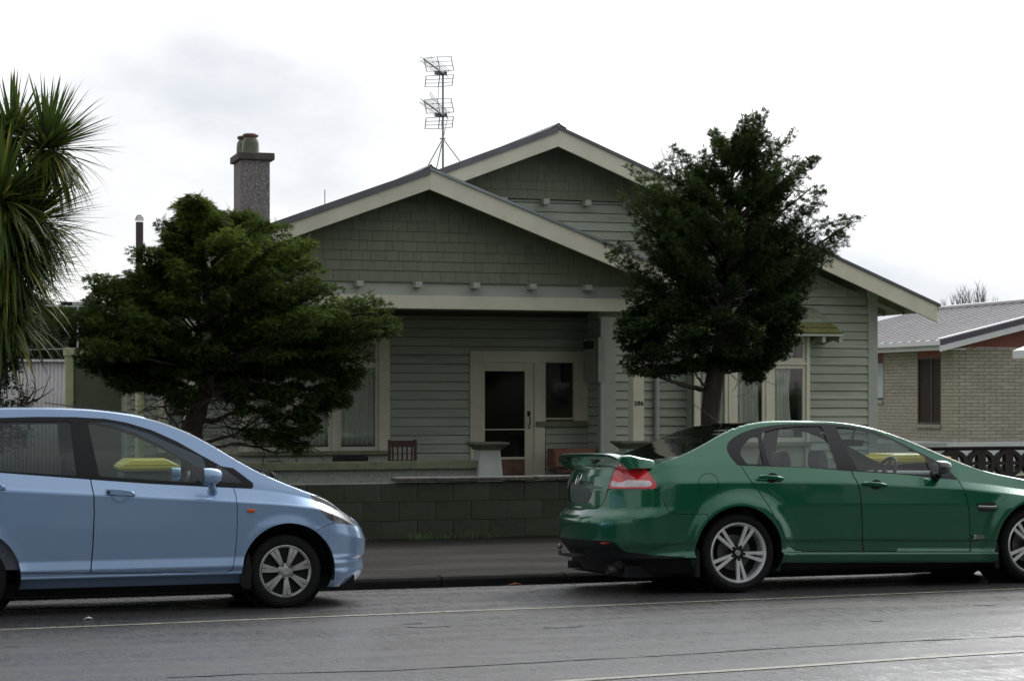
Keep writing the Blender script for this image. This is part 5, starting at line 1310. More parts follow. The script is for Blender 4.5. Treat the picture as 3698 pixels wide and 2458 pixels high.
# ------------------------------------------------------------------ far trees
def far_tree(name, poly, Y, n, rpx, lab, seed, tone0=.4, base=None, mt='far', size=.22):
    xs = [p[0] for p in poly]; t = thing(name, (P(sum(xs)/len(xs), 1500, Y).x, Y, .05), lab, 'tree')
    cl = clumps(poly, Y, n, rpx, 2.2, seed, lambda x, y, d, rr: max(.05, min(.95, tone0+rr.uniform(-.35, .35)+(.15 if y < min(p[1] for p in poly)+60 else 0))), 3)
    V, F, A = sprays(cl, 75, .35, size, seed, flat=.85, droop=.1, fingers=3, wid=.3); np_mesh('crown', V, F, M[mt], t, attr=A)
    mb = MB(); x = t.location.x; limb(mb, [Vector((x, Y, 0)), Vector((x+.1, Y, 1.5)), P(sum(xs)/len(xs), min(p[1] for p in poly)+40, Y)], .25, .06, 8, .03, seed=seed); mb.build('trunk', M['bark'], t)
far_tree('hillside_tree', [(60, 1100), (130, 1085), (200, 1110), (230, 1180), (220, 1320), (40, 1330), (20, 1200)], 66, 260, 26, 'grey-green tree mass directly above the pale corrugated shed, behind the cabbage tree', 41)
far_tree('hillside_tree', [(200, 1125), (235, 1095), (260, 1110), (300, 1088), (330, 1082), (350, 1100), (400, 1130), (470, 1150), (470, 1330), (210, 1330)], 70, 320, 24, 'dark rounded tree between the low aerial and the left conifer', 42, .25)
far_tree('hillside_tree', [(-300, 1130), (-100, 1090), (40, 1100), (60, 1200), (50, 1340), (-300, 1340)], 75, 220, 30, 'grey-green tree mass at the far left edge behind the cabbage tree', 43)
far_tree('hillside_tree', [(3120, 1175), (3160, 1168), (3200, 1172), (3215, 1162), (3235, 1160), (3260, 1175), (3260, 1260), (3120, 1260)], 85, 80, 12, 'tiny dark treetop line just beyond the far end of the grey roof', 44, .2)
def bare_tree():
    Y = 62; t = thing('bare_tree', P(3500, 1500, Y), 'leafless tree with many upright twigs behind the grey neighbouring roof', 'tree'); t.location.z = .05
    rr = random.Random(12); mb = MB(); q = lambda x, y, dy=0: P(x, y, Y+dy)
    base = Vector((q(3480, 1500).x, Y, 0)); limb(mb, [base, q(3475, 1250), q(3470, 1180)], .2, .1, 8, .03, seed=1)
    def shoot(p, d, L, r, dep):
        pts = [p]
        for i in range(4):
            d = (d+Vector((rr.uniform(-.14, .14), rr.uniform(-.12, .12), .10))).normalized(); pts.append(pts[-1]+d*L/4)
        mb.tube(pts, [r, r*.85, r*.7, r*.5, r*.35], 4, cap=False)
        if dep: 
            for i in range(1, 5):
                for _ in range(2): shoot(pts[i], (d+Vector((rr.uniform(-.8, .8), rr.uniform(-.4, .4), rr.uniform(0, .4)))).normalized(), L*.5, r*.45, dep-1)
    for x, top in ((3335, 1140), (3370, 1135), (3400, 1120), (3425, 1110), (3440, 1098), (3460, 1082), (3470, 1080), (3495, 1090), (3508, 1070), (3520, 1066), (3540, 1085), (3556, 1075), (3590, 1120), (3605, 1115), (3612, 1105), (3415, 1130), (3450, 1100), (3480, 1085), (3530, 1080), (3352, 1145), (3580, 1125)):
        p = q(x+rr.uniform(-4, 4), 1215, rr.uniform(-1, 1)); L = (1215-top)*Y/math.cos(PSI)/FPX/1.15
        shoot(p, Vector((rr.uniform(-.15, .15), 0, 1)), L, .026, 2)
    for x in (3335, 3400, 3460, 3520, 3590):
        mb.tube([q(3475, 1290), q((x+3475)/2, 1240), q(x, 1212)], [.08, .06, .035], 5)
    mb.build('branches', M['fartwig'], t)
M['fartwig'] = mat('distant_bare_twigs', (.13, .12, .12), .8)
bare_tree()
# small garden plants by the neighbour fence are hidden by the sedan
print('part4 ok')
# ================================================================== CARS
_link_world = link
def link(name, me, parent=None):
    if not LOCAL: return _link_world(name, me, parent)
    o = bpy.data.objects.new(name, me); C.objects.link(o)
    if parent: o.parent = parent
    return o
LOCAL = True
ROLL = .033
def carpaint(name, col, col2, metal=.35, rough=.32, coat=1.0):
    m, n, l, b = base(name)
    b.inputs['Metallic'].default_value = metal; b.inputs['Roughness'].default_value = rough; b.inputs['Coat Weight'].default_value = coat; b.inputs['Coat Roughness'].default_value = .05
    lw = n.new('ShaderNodeLayerWeight'); lw.inputs[0].default_value = .35
    mi = n.new('ShaderNodeMix'); mi.data_type = 'RGBA'; mi.inputs[6].default_value = (*col, 1); mi.inputs[7].default_value = (*col2, 1); l.new(lw.outputs['Facing'], mi.inputs[0])
    t = n.new('ShaderNodeTexCoord'); z = n.new('ShaderNodeTexNoise'); z.inputs['Scale'].default_value = 7; z.inputs['Detail'].default_value = 6; l.new(t.outputs['Object'], z.inputs['Vector'])
    # road film: heavier towards the sills, follows height on the car body
    sx = n.new('ShaderNodeSeparateXYZ'); l.new(t.outputs['Object'], sx.inputs[0])
    mr = n.new('ShaderNodeMapRange'); mr.inputs[1].default_value = .75; mr.inputs[2].default_value = .15; mr.inputs[3].default_value = 0; mr.inputs[4].default_value = .30; l.new(sx.outputs['Z'], mr.inputs[0])
    mu = n.new('ShaderNodeMath'); mu.operation = 'MULTIPLY'; l.new(mr.outputs[0], mu.inputs[0]); l.new(z.outputs[0], mu.inputs[1])
    md = n.new('ShaderNodeMix'); md.data_type = 'RGBA'; l.new(mu.outputs[0], md.inputs[0]); l.new(mi.outputs[2], md.inputs[6]); md.inputs[7].default_value = (.10, .09, .075, 1)
    l.new(md.outputs[2], b.inputs['Base Color'])
    ad = n.new('ShaderNodeMath'); ad.operation = 'MULTIPLY_ADD'; ad.inputs[1].default_value = 1.2; ad.inputs[2].default_value = .03; l.new(mu.outputs[0], ad.inputs[0]); l.new(ad.outputs[0], b.inputs['Coat Roughness'])
    # rain beads on upward faces
    v = n.new('ShaderNodeTexVoronoi'); v.inputs['Scale'].default_value = 75; l.new(t.outputs['Object'], v.inputs['Vector'])
    mv = n.new('ShaderNodeMapRange'); mv.inputs[1].default_value = .0; mv.inputs[2].default_value = .32; mv.inputs[3].default_value = 1; mv.inputs[4].default_value = 0; l.new(v.outputs['Distance'], mv.inputs[0])
    g = n.new('ShaderNodeNewGeometry'); gs = n.new('ShaderNodeSeparateXYZ'); l.new(g.outputs['Normal'], gs.inputs[0])
    mg = n.new('ShaderNodeMapRange'); mg.inputs[1].default_value = .25; mg.inputs[2].default_value = .8; mg.inputs[4].default_value = .5; l.new(gs.outputs['Z'], mg.inputs[0])
    bu = n.new('ShaderNodeBump'); bu.inputs['Distance'].default_value = .002; l.new(mg.outputs[0], bu.inputs['Strength']); l.new(mv.outputs[0], bu.inputs['Height'])
    l.new(bu.outputs[0], b.inputs['Coat Normal'])
    return m
M['cblue'] = carpaint('ice_blue_metallic_paint', (.24, .368, .565), (.27, .40, .60), .35, .26)
M['cgreen'] = carpaint('emerald_metallic_paint', (.001, .108, .048), (.001, .082, .052), .38, .24)
M['rubber'] = mat('tyre_rubber', (.010, .010, .0105), .85, var=.2, scale=20, bump=.2, spec=.2)
M['alloy'] = mat('silver_alloy', (.68, .68, .67), .30, metal=.45, var=.05)
M['hubcap'] = mat('grimy_silver_wheel_cover', (.48, .48, .46), .35, metal=.45, var=.22, scale=14, dark=(.12, .11, .10), dscale=8, dlo=.5, dhi=.8)
M['wheeldark'] = mat('dark_wheel_recess', (.010, .010, .011), .7, spec=.2)
M['disc'] = mat('brake_disc', (.12, .115, .11), .4, metal=.7)
M['trimblack'] = mat('black_window_trim', (.012, .012, .013), .5, var=.1, spec=.25)
M['cglass'] = glass('car_side_glass', (.66, .76, .73), .01, .01, .05)
M['cglass2'] = glass('car_dark_rear_glass', (.03, .035, .035), .01, .03, .02)
M['cglassg'] = glass('sedan_side_glass', (.74, .82, .82), .01, .01, .03)
M['seat'] = mat('grey_seat_cloth', (.085, .095, .11), .9, var=.2, scale=30)
M['liner'] = mat('pale_headliner', (.10, .115, .11), .9)
M['chrome'] = mat('bright_chrome', (.75, .75, .76), .12, metal=1, var=.03)
M['redlens'] = mat('red_lamp_lens', (.50, .010, .014), .08, var=.35, scale=9, coat=1, stretch=(1, 1, 2))
M['redlens2'] = mat('bright_red_lamp_band', (.75, .03, .03), .1, var=.3, scale=16, coat=1)
M['clearlens'] = mat('clear_lamp_lens', (.62, .55, .56), .12, var=.25, scale=22, coat=1)
M['amber'] = mat('amber_repeater_lens', (.55, .10, .02), .15, coat=1)
M['headglass'] = mat('headlamp_reflector', (.085, .085, .09), .3, metal=.2, spec=.3, var=.8, scale=14, coat=.25, stretch=(1, 1, 1.5))
M['badge'] = mat('badge_silver', (.6, .6, .6), .25, metal=.9)
M['badgegreen'] = mat('badge_green', (.08, .35, .15), .3)

def proj(V, X0, YC):
    x, y, z = V[:, 0], V[:, 1], V[:, 2]
    wy = YC+y; wx = X0+x; wz = z-ROLL*(y+.8)
    d = wx*math.sin(PSI)+wy*math.cos(PSI); r = wx*math.cos(PSI)-wy*math.sin(PSI)
    return 1849+FPX*r/d, 1430-FPX*(wz-HE)/d
def sdf_poly(px, py, poly):
    poly = np.asarray(poly, float); d = np.full(px.shape, 1e9); ins = np.zeros(px.shape, bool); n = len(poly)
    for i in range(n):
        a, b = poly[i], poly[(i+1) % n]; v = b-a
        t = np.clip(((px-a[0])*v[0]+(py-a[1])*v[1])/(v@v+1e-12), 0, 1)
        d = np.minimum(d, np.hypot(px-a[0]-t*v[0], py-a[1]-t*v[1]))
        c = ((a[1] > py) != (b[1] > py))
        with np.errstate(divide='ignore', invalid='ignore'): xx = (b[0]-a[0])*(py-a[1])/(b[1]-a[1]+1e-12)+a[0]
        ins ^= c & (px < xx)
    return np.where(ins, -d, d)
def dist_line(px, py, pts):
    d = np.full(px.shape, 1e9); pts = np.asarray(pts, float)
    for i in range(len(pts)-1):
        a, b = pts[i], pts[i+1]; v = b-a; t = np.clip(((px-a[0])*v[0]+(py-a[1])*v[1])/(v@v+1e-12), 0, 1)
        d = np.minimum(d, np.hypot(px-a[0]-t*v[0], py-a[1]-t*v[1]))
    return d
def smoothpoly(pts, closed=True, it=2):
    p = [np.array(q, float) for q in pts]
    for _ in range(it):
        q = []; n = len(p)
        rng = range(n) if closed else range(n-1)
        if not closed: q.append(p[0])
        for i in rng:
            a, b = p[i], p[(i+1) % n]; q += [a*.75+b*.25, a*.25+b*.75]
        if not closed: q.append(p[-1])
        p = q
    return p
class Sheet:
    def __init__(s, V, F): s.V = V; s.F = F
    def compact(s):
        used = sorted({i for f in s.F for i in f}); mp = {o: n for n, o in enumerate(used)}
        return Sheet(s.V[used] if len(used) else s.V[:0], [[mp[i] for i in f] for f in s.F])
def clip(sh, f):
    if not sh.F: return sh, sh
    V = list(sh.V); cache = {}; ins = []; out = []; neg = f < 0
    for face in sh.F:
        k = sum(1 for i in face if neg[i])
        if k == len(face): ins.append(face); continue
        if k == 0: out.append(face); continue
        a, b = [], []
        n = len(face)
        for j in range(n):
            i, i2 = face[j], face[(j+1) % n]
            (a if neg[i] else b).append(i)
            if neg[i] != neg[i2]:
                key = (min(i, i2), max(i, i2))
                if key not in cache:
                    t = f[key[0]]/(f[key[0]]-f[key[1]]); t = min(max(t, 1e-4), 1-1e-4)
                    cache[key] = len(V); V.append(sh.V[key[0]]*(1-t)+sh.V[key[1]]*t)
                a.append(cache[key]); b.append(cache[key])
        if len(a) > 2: ins.append(a)
        if len(b) > 2: out.append(b)
    V = np.array(V)
    return Sheet(V, ins).compact(), Sheet(V, out).compact()
def join(*shs):
    V = []; F = []; o = 0
    for s in shs:
        if not s.F: continue
        V.append(s.V); F += [[i+o for i in f] for f in s.F]; o += len(s.V)
    return Sheet(np.concatenate(V), F) if V else Sheet(np.zeros((0, 4)), [])
def sheet_obj(name, sh, m, parent, mode='join', offset=0.0, thick=0):
    """mode join: near half plus its mirror in one object; near: near half only; far: mirrored half only; mid: as is"""
    if not sh.F: return None
    V = sh.V[:, :3].copy(); F = [list(f) for f in sh.F]
    if mode == 'far': V[:, 1] *= -1
    if mode == 'join':
        n = len(V); V2 = V.copy(); V2[:, 1] *= -1; V = np.concatenate([V, V2]); F = F+[[i+n for i in f] for f in F]
    xs0, xs1 = V[:, 0].min(), V[:, 0].max()
    me = bpy.data.meshes.new(name); me.from_pydata([tuple(v) for v in V], [], F); me.materials.append(m)
    bm = bmesh.new(); bm.from_mesh(me); bmesh.ops.remove_doubles(bm, verts=bm.verts, dist=.0004)
    flip = []
    for f in bm.faces:
        c = f.calc_center_median(); ref = Vector((min(max(c.x, CAR['xr']+.9), CAR['xf']-.9), 0, .55)); f.normal_update()
        if f.normal.dot(c-ref) < 0: flip.append(f)
    bmesh.ops.reverse_faces(bm, faces=flip)
    if offset:
        bm.normal_update()
        for v in bm.verts: v.co += v.normal*offset
    bm.to_mesh(me); bm.free(); me.polygons.foreach_set('use_smooth', [True]*len(me.polygons))
    o = link(name, me, parent)
    if thick:
        md = o.modifiers.new('thick', 'SOLIDIFY'); md.thickness = thick; md.offset = -1
    return o
def itp(tab): xs = [t[0] for t in tab]; ys = [t[1] for t in tab]; return lambda x: np.interp(x, xs, ys)
def smooth_itp(tab, w=.10):
    f = itp(tab)
    def g(x):
        x = np.asarray(x, float); return sum(f(x+d*w)*k for d, k in ((-1, .12), (-.5, .22), (0, .32), (.5, .22), (1, .12)))
    return g
def wrapcurve(n, L, W, N):
    th = np.linspace(0, math.pi/2, 600); dx = L*(1-np.cos(th)**(2/n)); yn = np.sin(th)**(2/n)
    s = np.concatenate([[0], np.cumsum(np.hypot(np.diff(dx), np.diff(yn*W)))]); q = np.linspace(0, s[-1], N)
    return np.interp(q, s, dx), np.interp(q, s, yn)
def build_sheet(c):
    Wh = c['W']; NS = c['NS']
    dr, yr_ = wrapcurve(c['nr'], c['Lr'], Wh, 26); df, yf_ = wrapcurve(c['nf'], c['Lf'], Wh, 26)
    keys = c['keys']         # list of (z(x), inset(x)) callables, with subdivision counts
    lev = []
    for i in range(len(keys)-1):
        for k in range(keys[i][2]*2): lev.append((i, k/(keys[i][2]*2)))
    lev.append((len(keys)-2, 1.0))
    rows = []
    for (i, u) in lev:
        zf = lambda x, i=i, u=u: keys[i][0](x)*(1-u)+keys[i+1][0](x)*u
        nf = lambda x, i=i, u=u: keys[i][1](x)*(1-u)+keys[i+1][1](x)*u
        xr = float(c['xrz'](zf(np.array([c['xr']]))[0])); xf = float(c['xfz'](zf(np.array([c['xf']]))[0]))
        x = np.concatenate([xr+dr, np.linspace(xr+c['Lr'], xf-c['Lf'], NS)[1:-1], (xf-df)[::-1]])
        yn = np.concatenate([yr_, np.ones(NS-2), yf_[::-1]])
        z = zf(x); ins = nf(x); dy = np.zeros_like(x)
        for (wx, wz, R_, fl, sg) in c['flares']:
            d = np.hypot(x-wx, z-wz); dy += fl*np.exp(-np.clip(d-R_, 0, None)**2/sg**2)*np.clip((z-.1)/.2, 0, 1)
        y = -(Wh-ins*(.4+.6*yn)+dy)*yn
        rows.append(np.stack([x, y, z, np.full_like(x, len(rows))], 1))
    belt = len(rows)-1; xb, yb, zb = rows[-1][:, 0], rows[-1][:, 1], rows[-1][:, 2]
    zr = np.maximum(c['rail'](xb), zb+.003); zc = np.maximum(c['cent'](xb), zr+.001)
    yr2 = yb*(1-c['tum']*(zr-zb)/Wh)
    M1, M2 = c['M1'], c['M2']
    for k in range(1, M1+1):
        s = k/M1; rows.append(np.stack([xb, yb+(yr2-yb)*s**c.get('tp', 1.3), zb+(zr-zb)*s, np.full_like(xb, len(rows))], 1))
    rail = len(rows)-1
    for k in range(1, M2+1):
        a = math.pi/2*k/M2
        yy = yr2*max(math.cos(a), 0)**.9 if k < M2 else yr2*0
        rows.append(np.stack([xb, yy, zr+(zc-zr)*math.sin(a)**.85, np.full_like(xb, len(rows))], 1))
    V = np.concatenate(rows); n = len(xb); F = []
    for r in range(len(rows)-1):
        for i in range(n-1): F.append([r*n+i, r*n+i+1, (r+1)*n+i+1, (r+1)*n+i])
    sh = Sheet(V, F)
    L, rest = clip(sh, sh.V[:, 3]-belt-1e-6)   # rows <= belt
    # clip by rows exactly (faces never straddle a row boundary beyond it)
    LF = [f for f in F if max(V[i, 3] for i in f) <= belt]; UF = [f for f in F if min(V[i, 3] for i in f) >= belt and max(V[i, 3] for i in f) <= rail]; TF = [f for f in F if min(V[i, 3] for i in f) >= rail]
    return Sheet(V, LF).compact(), Sheet(V, UF).compact(), Sheet(V, TF).compact(), belt, rail
def tyre(c, r, w, rim_r, parent, y_sign=-1):
    m = MB(); h = w/2
    prof = [(rim_r-.012, -h*.72), (rim_r+.006, -h*.86), (rim_r+(r-rim_r)*.45, -h*1.0), (r-.022, -h*.93), (r-.006, -h*.80), (r, -h*.55), (r, h*.55), (r-.006, h*.8), (r-.022, h*.93), (rim_r+(r-rim_r)*.45, h), (rim_r+.006, h*.86), (rim_r-.012, h*.72)]
    m.lathe(prof, c, axis='y', n=56); return m.build('tyre', M['rubber'], parent, smooth=True, angle=R(50))
def arm(m, c, ang, r0, r1, w0, w1, y0, y1, d=.03, curve=0):
    """spoke as tapered bar in the wheel plane; y is the outward face (negative)"""
    ca, sa = math.cos(ang), math.sin(ang); N = 6; vs = []
    for k in range(N+1):
        u = k/N; r = r0+(r1-r0)*u; w_ = w0+(w1-w0)*u; y = y0+(y1-y0)*u-curve*math.sin(math.pi*u)
        for (a, b) in ((-w_, .004), (-w_*.8, -.0), (w_*.8, -.0), (w_, .004), (w_*.9, d), (-w_*.9, d)):
            vs.append((c[0]+r*ca-a*sa, c[1]+y+b, c[2]+r*sa+a*ca))
    fs = []
    for k in range(N):
        for j in range(6): fs.append((k*6+j, k*6+(j+1) % 6, (k+1)*6+(j+1) % 6, (k+1)*6+j))
    fs += [(5, 4, 3, 2, 1, 0), tuple(N*6+j for j in range(6))]
    m.add(vs, fs)
def wheel(car, x, side, kind, r, w, rim_r, yo, rot=0):
    y = side*(yo-w/2)
    h = thing('wheel', (x, y, r), parent=car)
    S = Matrix.Rotation(math.pi, 4, 'Z') if side > 0 else Matrix.Identity(4)
    if side > 0: h.rotation_euler = (0, 0, math.pi)
    tyre((0, 0, 0), r, w, rim_r, h); f = -w/2
    if kind == 'alloy':
        m = MB(); m.lathe([(rim_r-.002, f+.012), (rim_r+.006, f+.020), (rim_r+.002, f+.030), (rim_r-.012, f+.045), (rim_r-.02, w*.40), (rim_r-.022, w*.4)], (0, 0, 0), axis='y', n=56)
        m.lathe([(rim_r-.026, f+.050), (rim_r-.022, f+.030), (rim_r-.006, f+.010), (rim_r+.006, f+.020)], (0, 0, 0), axis='y', n=56); m.build('rim', M['alloy'], h, smooth=True, angle=R(40))
        m = MB()
        for k in range(5):
            a = R(rot+72*k); off = R(8.0)
            for s in (-1, 1): arm(m, (0, 0, 0), a+s*off*1.0, .052, rim_r-.008, .0125, .0165, f+.034, f+.018, .03)
        m.build('spokes', M['alloy'], h, smooth=True, angle=R(35))
        m = MB(); m.lathe([(0, f+.03), (.028, f+.03), (.045, f+.036), (.062, f+.044), (.068, f+.07), (0, f+.07)], (0, 0, 0), axis='y', n=28)
        for k in range(5):
            a = R(rot+72*k+36*0); m.lathe([(0, f+.030), (.014, f+.032), (.016, f+.05), (0, f+.05)], (.058*math.cos(a+R(0)), 0, .058*math.sin(a)), axis='y', n=10)
        m.build('hub', M['wheeldark'], h, smooth=True, angle=R(35))
        m = MB(); m.lathe([(0, f+.026), (.022, f+.027), (.026, f+.031), (0, f+.032)], (0, 0, 0), axis='y', n=24); m.build('centre_badge', M['badge'], h, smooth=True)
        m = MB(); m.lathe([(0, .0), (.155, .0), (.155, .02), (0, .02)], (0, 0, 0), axis='y', n=40); m.build('brake_disc', M['disc'], h)
        m = MB(); m.lathe([(0, .04), (rim_r-.02, .04)], (0, 0, 0), axis='y', n=32); m.build('wheel_back', M['wheeldark'], h)
    else:
        m = MB(); m.lathe([(rim_r-.016, f+.022), (rim_r-.002, f+.006), (rim_r+.008, f+.014), (rim_r+.002, f+.03)], (0, 0, 0), axis='y', n=56); m.build('rim', M['hubcap'], h, smooth=True, angle=R(40))
        m = MB()
        for k in range(7):
            a = R(rot+360/7*k)
            arm(m, (0, 0, 0), a-R(6.0), .045, rim_r-.012, .010, .0175, f+.010, f+.006, .02, .006); arm(m, (0, 0, 0), a+R(6.0), .045, rim_r-.012, .010, .0175, f+.010, f+.006, .02, .006)
        m.lathe([(0, f+.004), (.03, f+.004), (.045, f+.012), (.062, f+.022), (0, f+.03)], (0, 0, 0), axis='y', n=28)
        m.build('wheel_cover', M['hubcap'], h, smooth=True, angle=R(35))
        m = MB(); m.lathe([(0, f-.002), (.026, f-.001), (.030, f+.004), (0, f+.006)], (0, 0, 0), axis='y', n=24); m.build('centre_cap', M['hubcap'], h, smooth=True)
        m = MB()
        for k in range(5):
            a = R(42+72*k); m.lathe([(0, f-.004), (.010, f-.002), (.013, f+.016), (0, f+.016)], (.058*math.cos(a), 0, .058*math.sin(a)), axis='y', n=10)
        m.build('wheel_nuts', M['disc'], h, smooth=True, angle=R(35))
        m = MB(); m.lathe([(0, f+.034), (rim_r, f+.034)], (0, 0, 0), axis='y', n=40); m.build('wheel_back', M['wheeldark'], h)
    return h
def arch_liner(car, x, z, R_, W, zlo):
    for s in (-1, 1):
        m = MB(); n = 30; V = []
        for i in range(n+1):
            a = math.pi*1.16*i/n-.08*math.pi
            for y in (W-.012, W-.06, .50): V.append((x+(R_+.004)*math.cos(a), s*y, z+(R_+.004)*math.sin(a)))
        F = [(3*i+j, 3*i+3+j, 3*i+4+j, 3*i+1+j) for i in range(n) for j in range(2)]
        m.add(V, F); o = len(m.v); m.v += [(x+R_*math.cos(t), s*.50, z+R_*math.sin(t)) for t in [2*math.pi*k/24 for k in range(24)]]; m.f.append(list(range(o, o+24))); m.m.append(0)
        m.build('arch_liner', M['wheeldark'], car)
def seat(car, x, y, zb, h=.60, rear=False, wd=.25):
    m = MB()
    def pad(pts, w_): 
        n = len(pts); V = []
        for s, ww in ((-1, .86), (-1, 1), (1, 1), (1, .86)):
            pass
        m.prism(pts, y-w_, y+w_)
    back = [(x, zb), (x-.10, zb+.02), (x-.22, zb+h*.85), (x-.23, zb+h), (x-.17, zb+h+.02), (x-.12, zb+h*.95), (x+.02, zb+.2)]
    pad(back, wd)
    m.prism([(x-.02, zb-.04), (x+.46, zb+.02), (x+.48, zb+.10), (x, zb+.10)], y-wd, y+wd)
    so = m.build('seat', M['seat'], car, bevel=.035, smooth=True, angle=R(30))
    m = MB(); zz = zb+h+.04; m.prism([(x-.19, zz), (x-.24, zz+.04), (x-.25, zz+.16), (x-.215, zz+.20), (x-.165, zz+.18), (x-.14, zz+.08), (x-.145, zz)], y-.125, y+.125)
    m.build('headrest', M['seat'], so, bevel=.03, smooth=True, angle=R(30))
    m = MB()
    for s in (-.055, .055): m.tube([(x-.19, y+s, zz-.04), (x-.19, y+s, zz+.04)], .007, 6)
    m.build('headrest_post', M['chrome'], so)
def steering(car, x, y, z):
    m = MB(); c = Vector((x, y, z)); ax = Vector((-.86, 0, .5)).normalized(); u = Vector((0, 1, 0)); v = ax.cross(u)
    m.tube([c+(u*math.cos(t)+v*math.sin(t))*.185 for t in [2*math.pi*i/28 for i in range(29)]], .016, 8, cap=False)
    for t in (.2, math.pi-.2, -math.pi/2): m.tube([c, c+(u*math.cos(t)+v*math.sin(t))*.18], .014, 6)
    m.tube([c-ax*.02, c-ax*.25], .03, 8); m.tube([c+ax*.01, c-ax*.03], .06, 12)
    m.build('steering_wheel', M['trimblack'], car, smooth=True, angle=R(40))
def strip_obj(name, sheet, pts, hw, X0, YC, m, car, closed=False, mode='join', off=-.003):
    px, py = proj(sheet.V, X0, YC); ln = list(pts)+([pts[0]] if closed else [])
    g, rest = clip(sheet, dist_line(px, py, ln)-hw)
    if g.F: sheet_obj(name, g, m, car, mode, offset=off)
    return rest
def cutpoly(sheet, poly, X0, YC, ycond=None):
    px, py = proj(sheet.V, X0, YC); f = sdf_poly(px, py, poly)
    if ycond is not None: f = np.maximum(f, ycond(sheet.V)*400)
    return clip(sheet, f)
def mirror_obj(car, side, x, y, z, sx, sz, depth, mats, stalk):
    m = MB(); s = side
    n = 14; prof = []
    # rounded shell, blunt to the rear, swept to the front
    rings = [(-.0, .97), (.02, 1.04), (.06, 1.02), (.10, .90), (.13, .66), (.148, .25)]
    for (dx, k) in rings:
        for i in range(n):
            a = 2*math.pi*i/n; ca, sa = math.cos(a), math.sin(a)
            yy = math.copysign(abs(ca)**.7, ca)*depth*k; zz = math.copysign(abs(sa)**.7, sa)*sz*k
            m.v.append((x+dx, y*s*-1 if False else s*(y)+yy, z+zz+(.25*(1-k))*sz))
    for r in range(len(rings)-1):
        for i in range(n): m.f.append([r*n+i, r*n+(i+1) % n, (r+1)*n+(i+1) % n, (r+1)*n+i]); m.m.append(0)
    m.f.append(list(range(n))[::-1]); m.m.append(0); m.f.append([(len(rings)-1)*n+i for i in range(n)]); m.m.append(0)
    o = m.build('wing_mirror', mats[0], car, smooth=True, angle=R(60))
    q = MB(); q.add([(x-.003, s*y+math.copysign(abs(math.cos(a))**.7, math.cos(a))*depth*.86, z+math.copysign(abs(math.sin(a))**.7, math.sin(a))*sz*.86) for a in [2*math.pi*i/n for i in range(n)]], [list(range(n))]); q.build('mirror_glass', M['chrome'], o)
    q = MB(); q.tube(stalk, [.028, .034, .045], 10); q.build('mirror_stalk', mats[1], o, smooth=True)
    return o

def cut_panel(L, poly, hw, X0, YC, ycond=None):
    """cut a closed panel out of sheet L; returns (panel, gap ring, rest). hw: half width of the shut line in px"""
    def fn(S, d):
        px, py = proj(S.V, X0, YC); f = sdf_poly(px, py, poly)+d
        if ycond is not None: f = np.maximum(f, ycond(S.V)*400)
        return f
    panel, rest = clip(L, fn(L, hw)); ring, rest = clip(rest, fn(rest, -hw)) if rest.F else (rest, rest)
    return panel, ring, rest
def RL(pts, y, X0, YC):
    """pixels seen on the body at lateral offset y -> (x, z) in car space"""
    out = []
    for (a, b) in pts:
        q = P(a, b, YC+y); out.append((q.x-X0, q.z+ROLL*(y+.8)))
    return out
def tab(*parts):
    t = [tuple(p) for q in parts for p in q]; t.sort(); return t
def car_root(name, X0, YC, label):
    t = thing(name, (X0, YC, 0), label, 'car'); t.rotation_euler = (-ROLL, 0, 0); t.location.z = -ROLL*.8; return t
def dark_inner(car, x0, x1, W, zf, zb):
    m = MB(); m.box(x0, x1, -W, W, zf, zf+.04)
    m.build('floor_pan', M['wheeldark'], car)
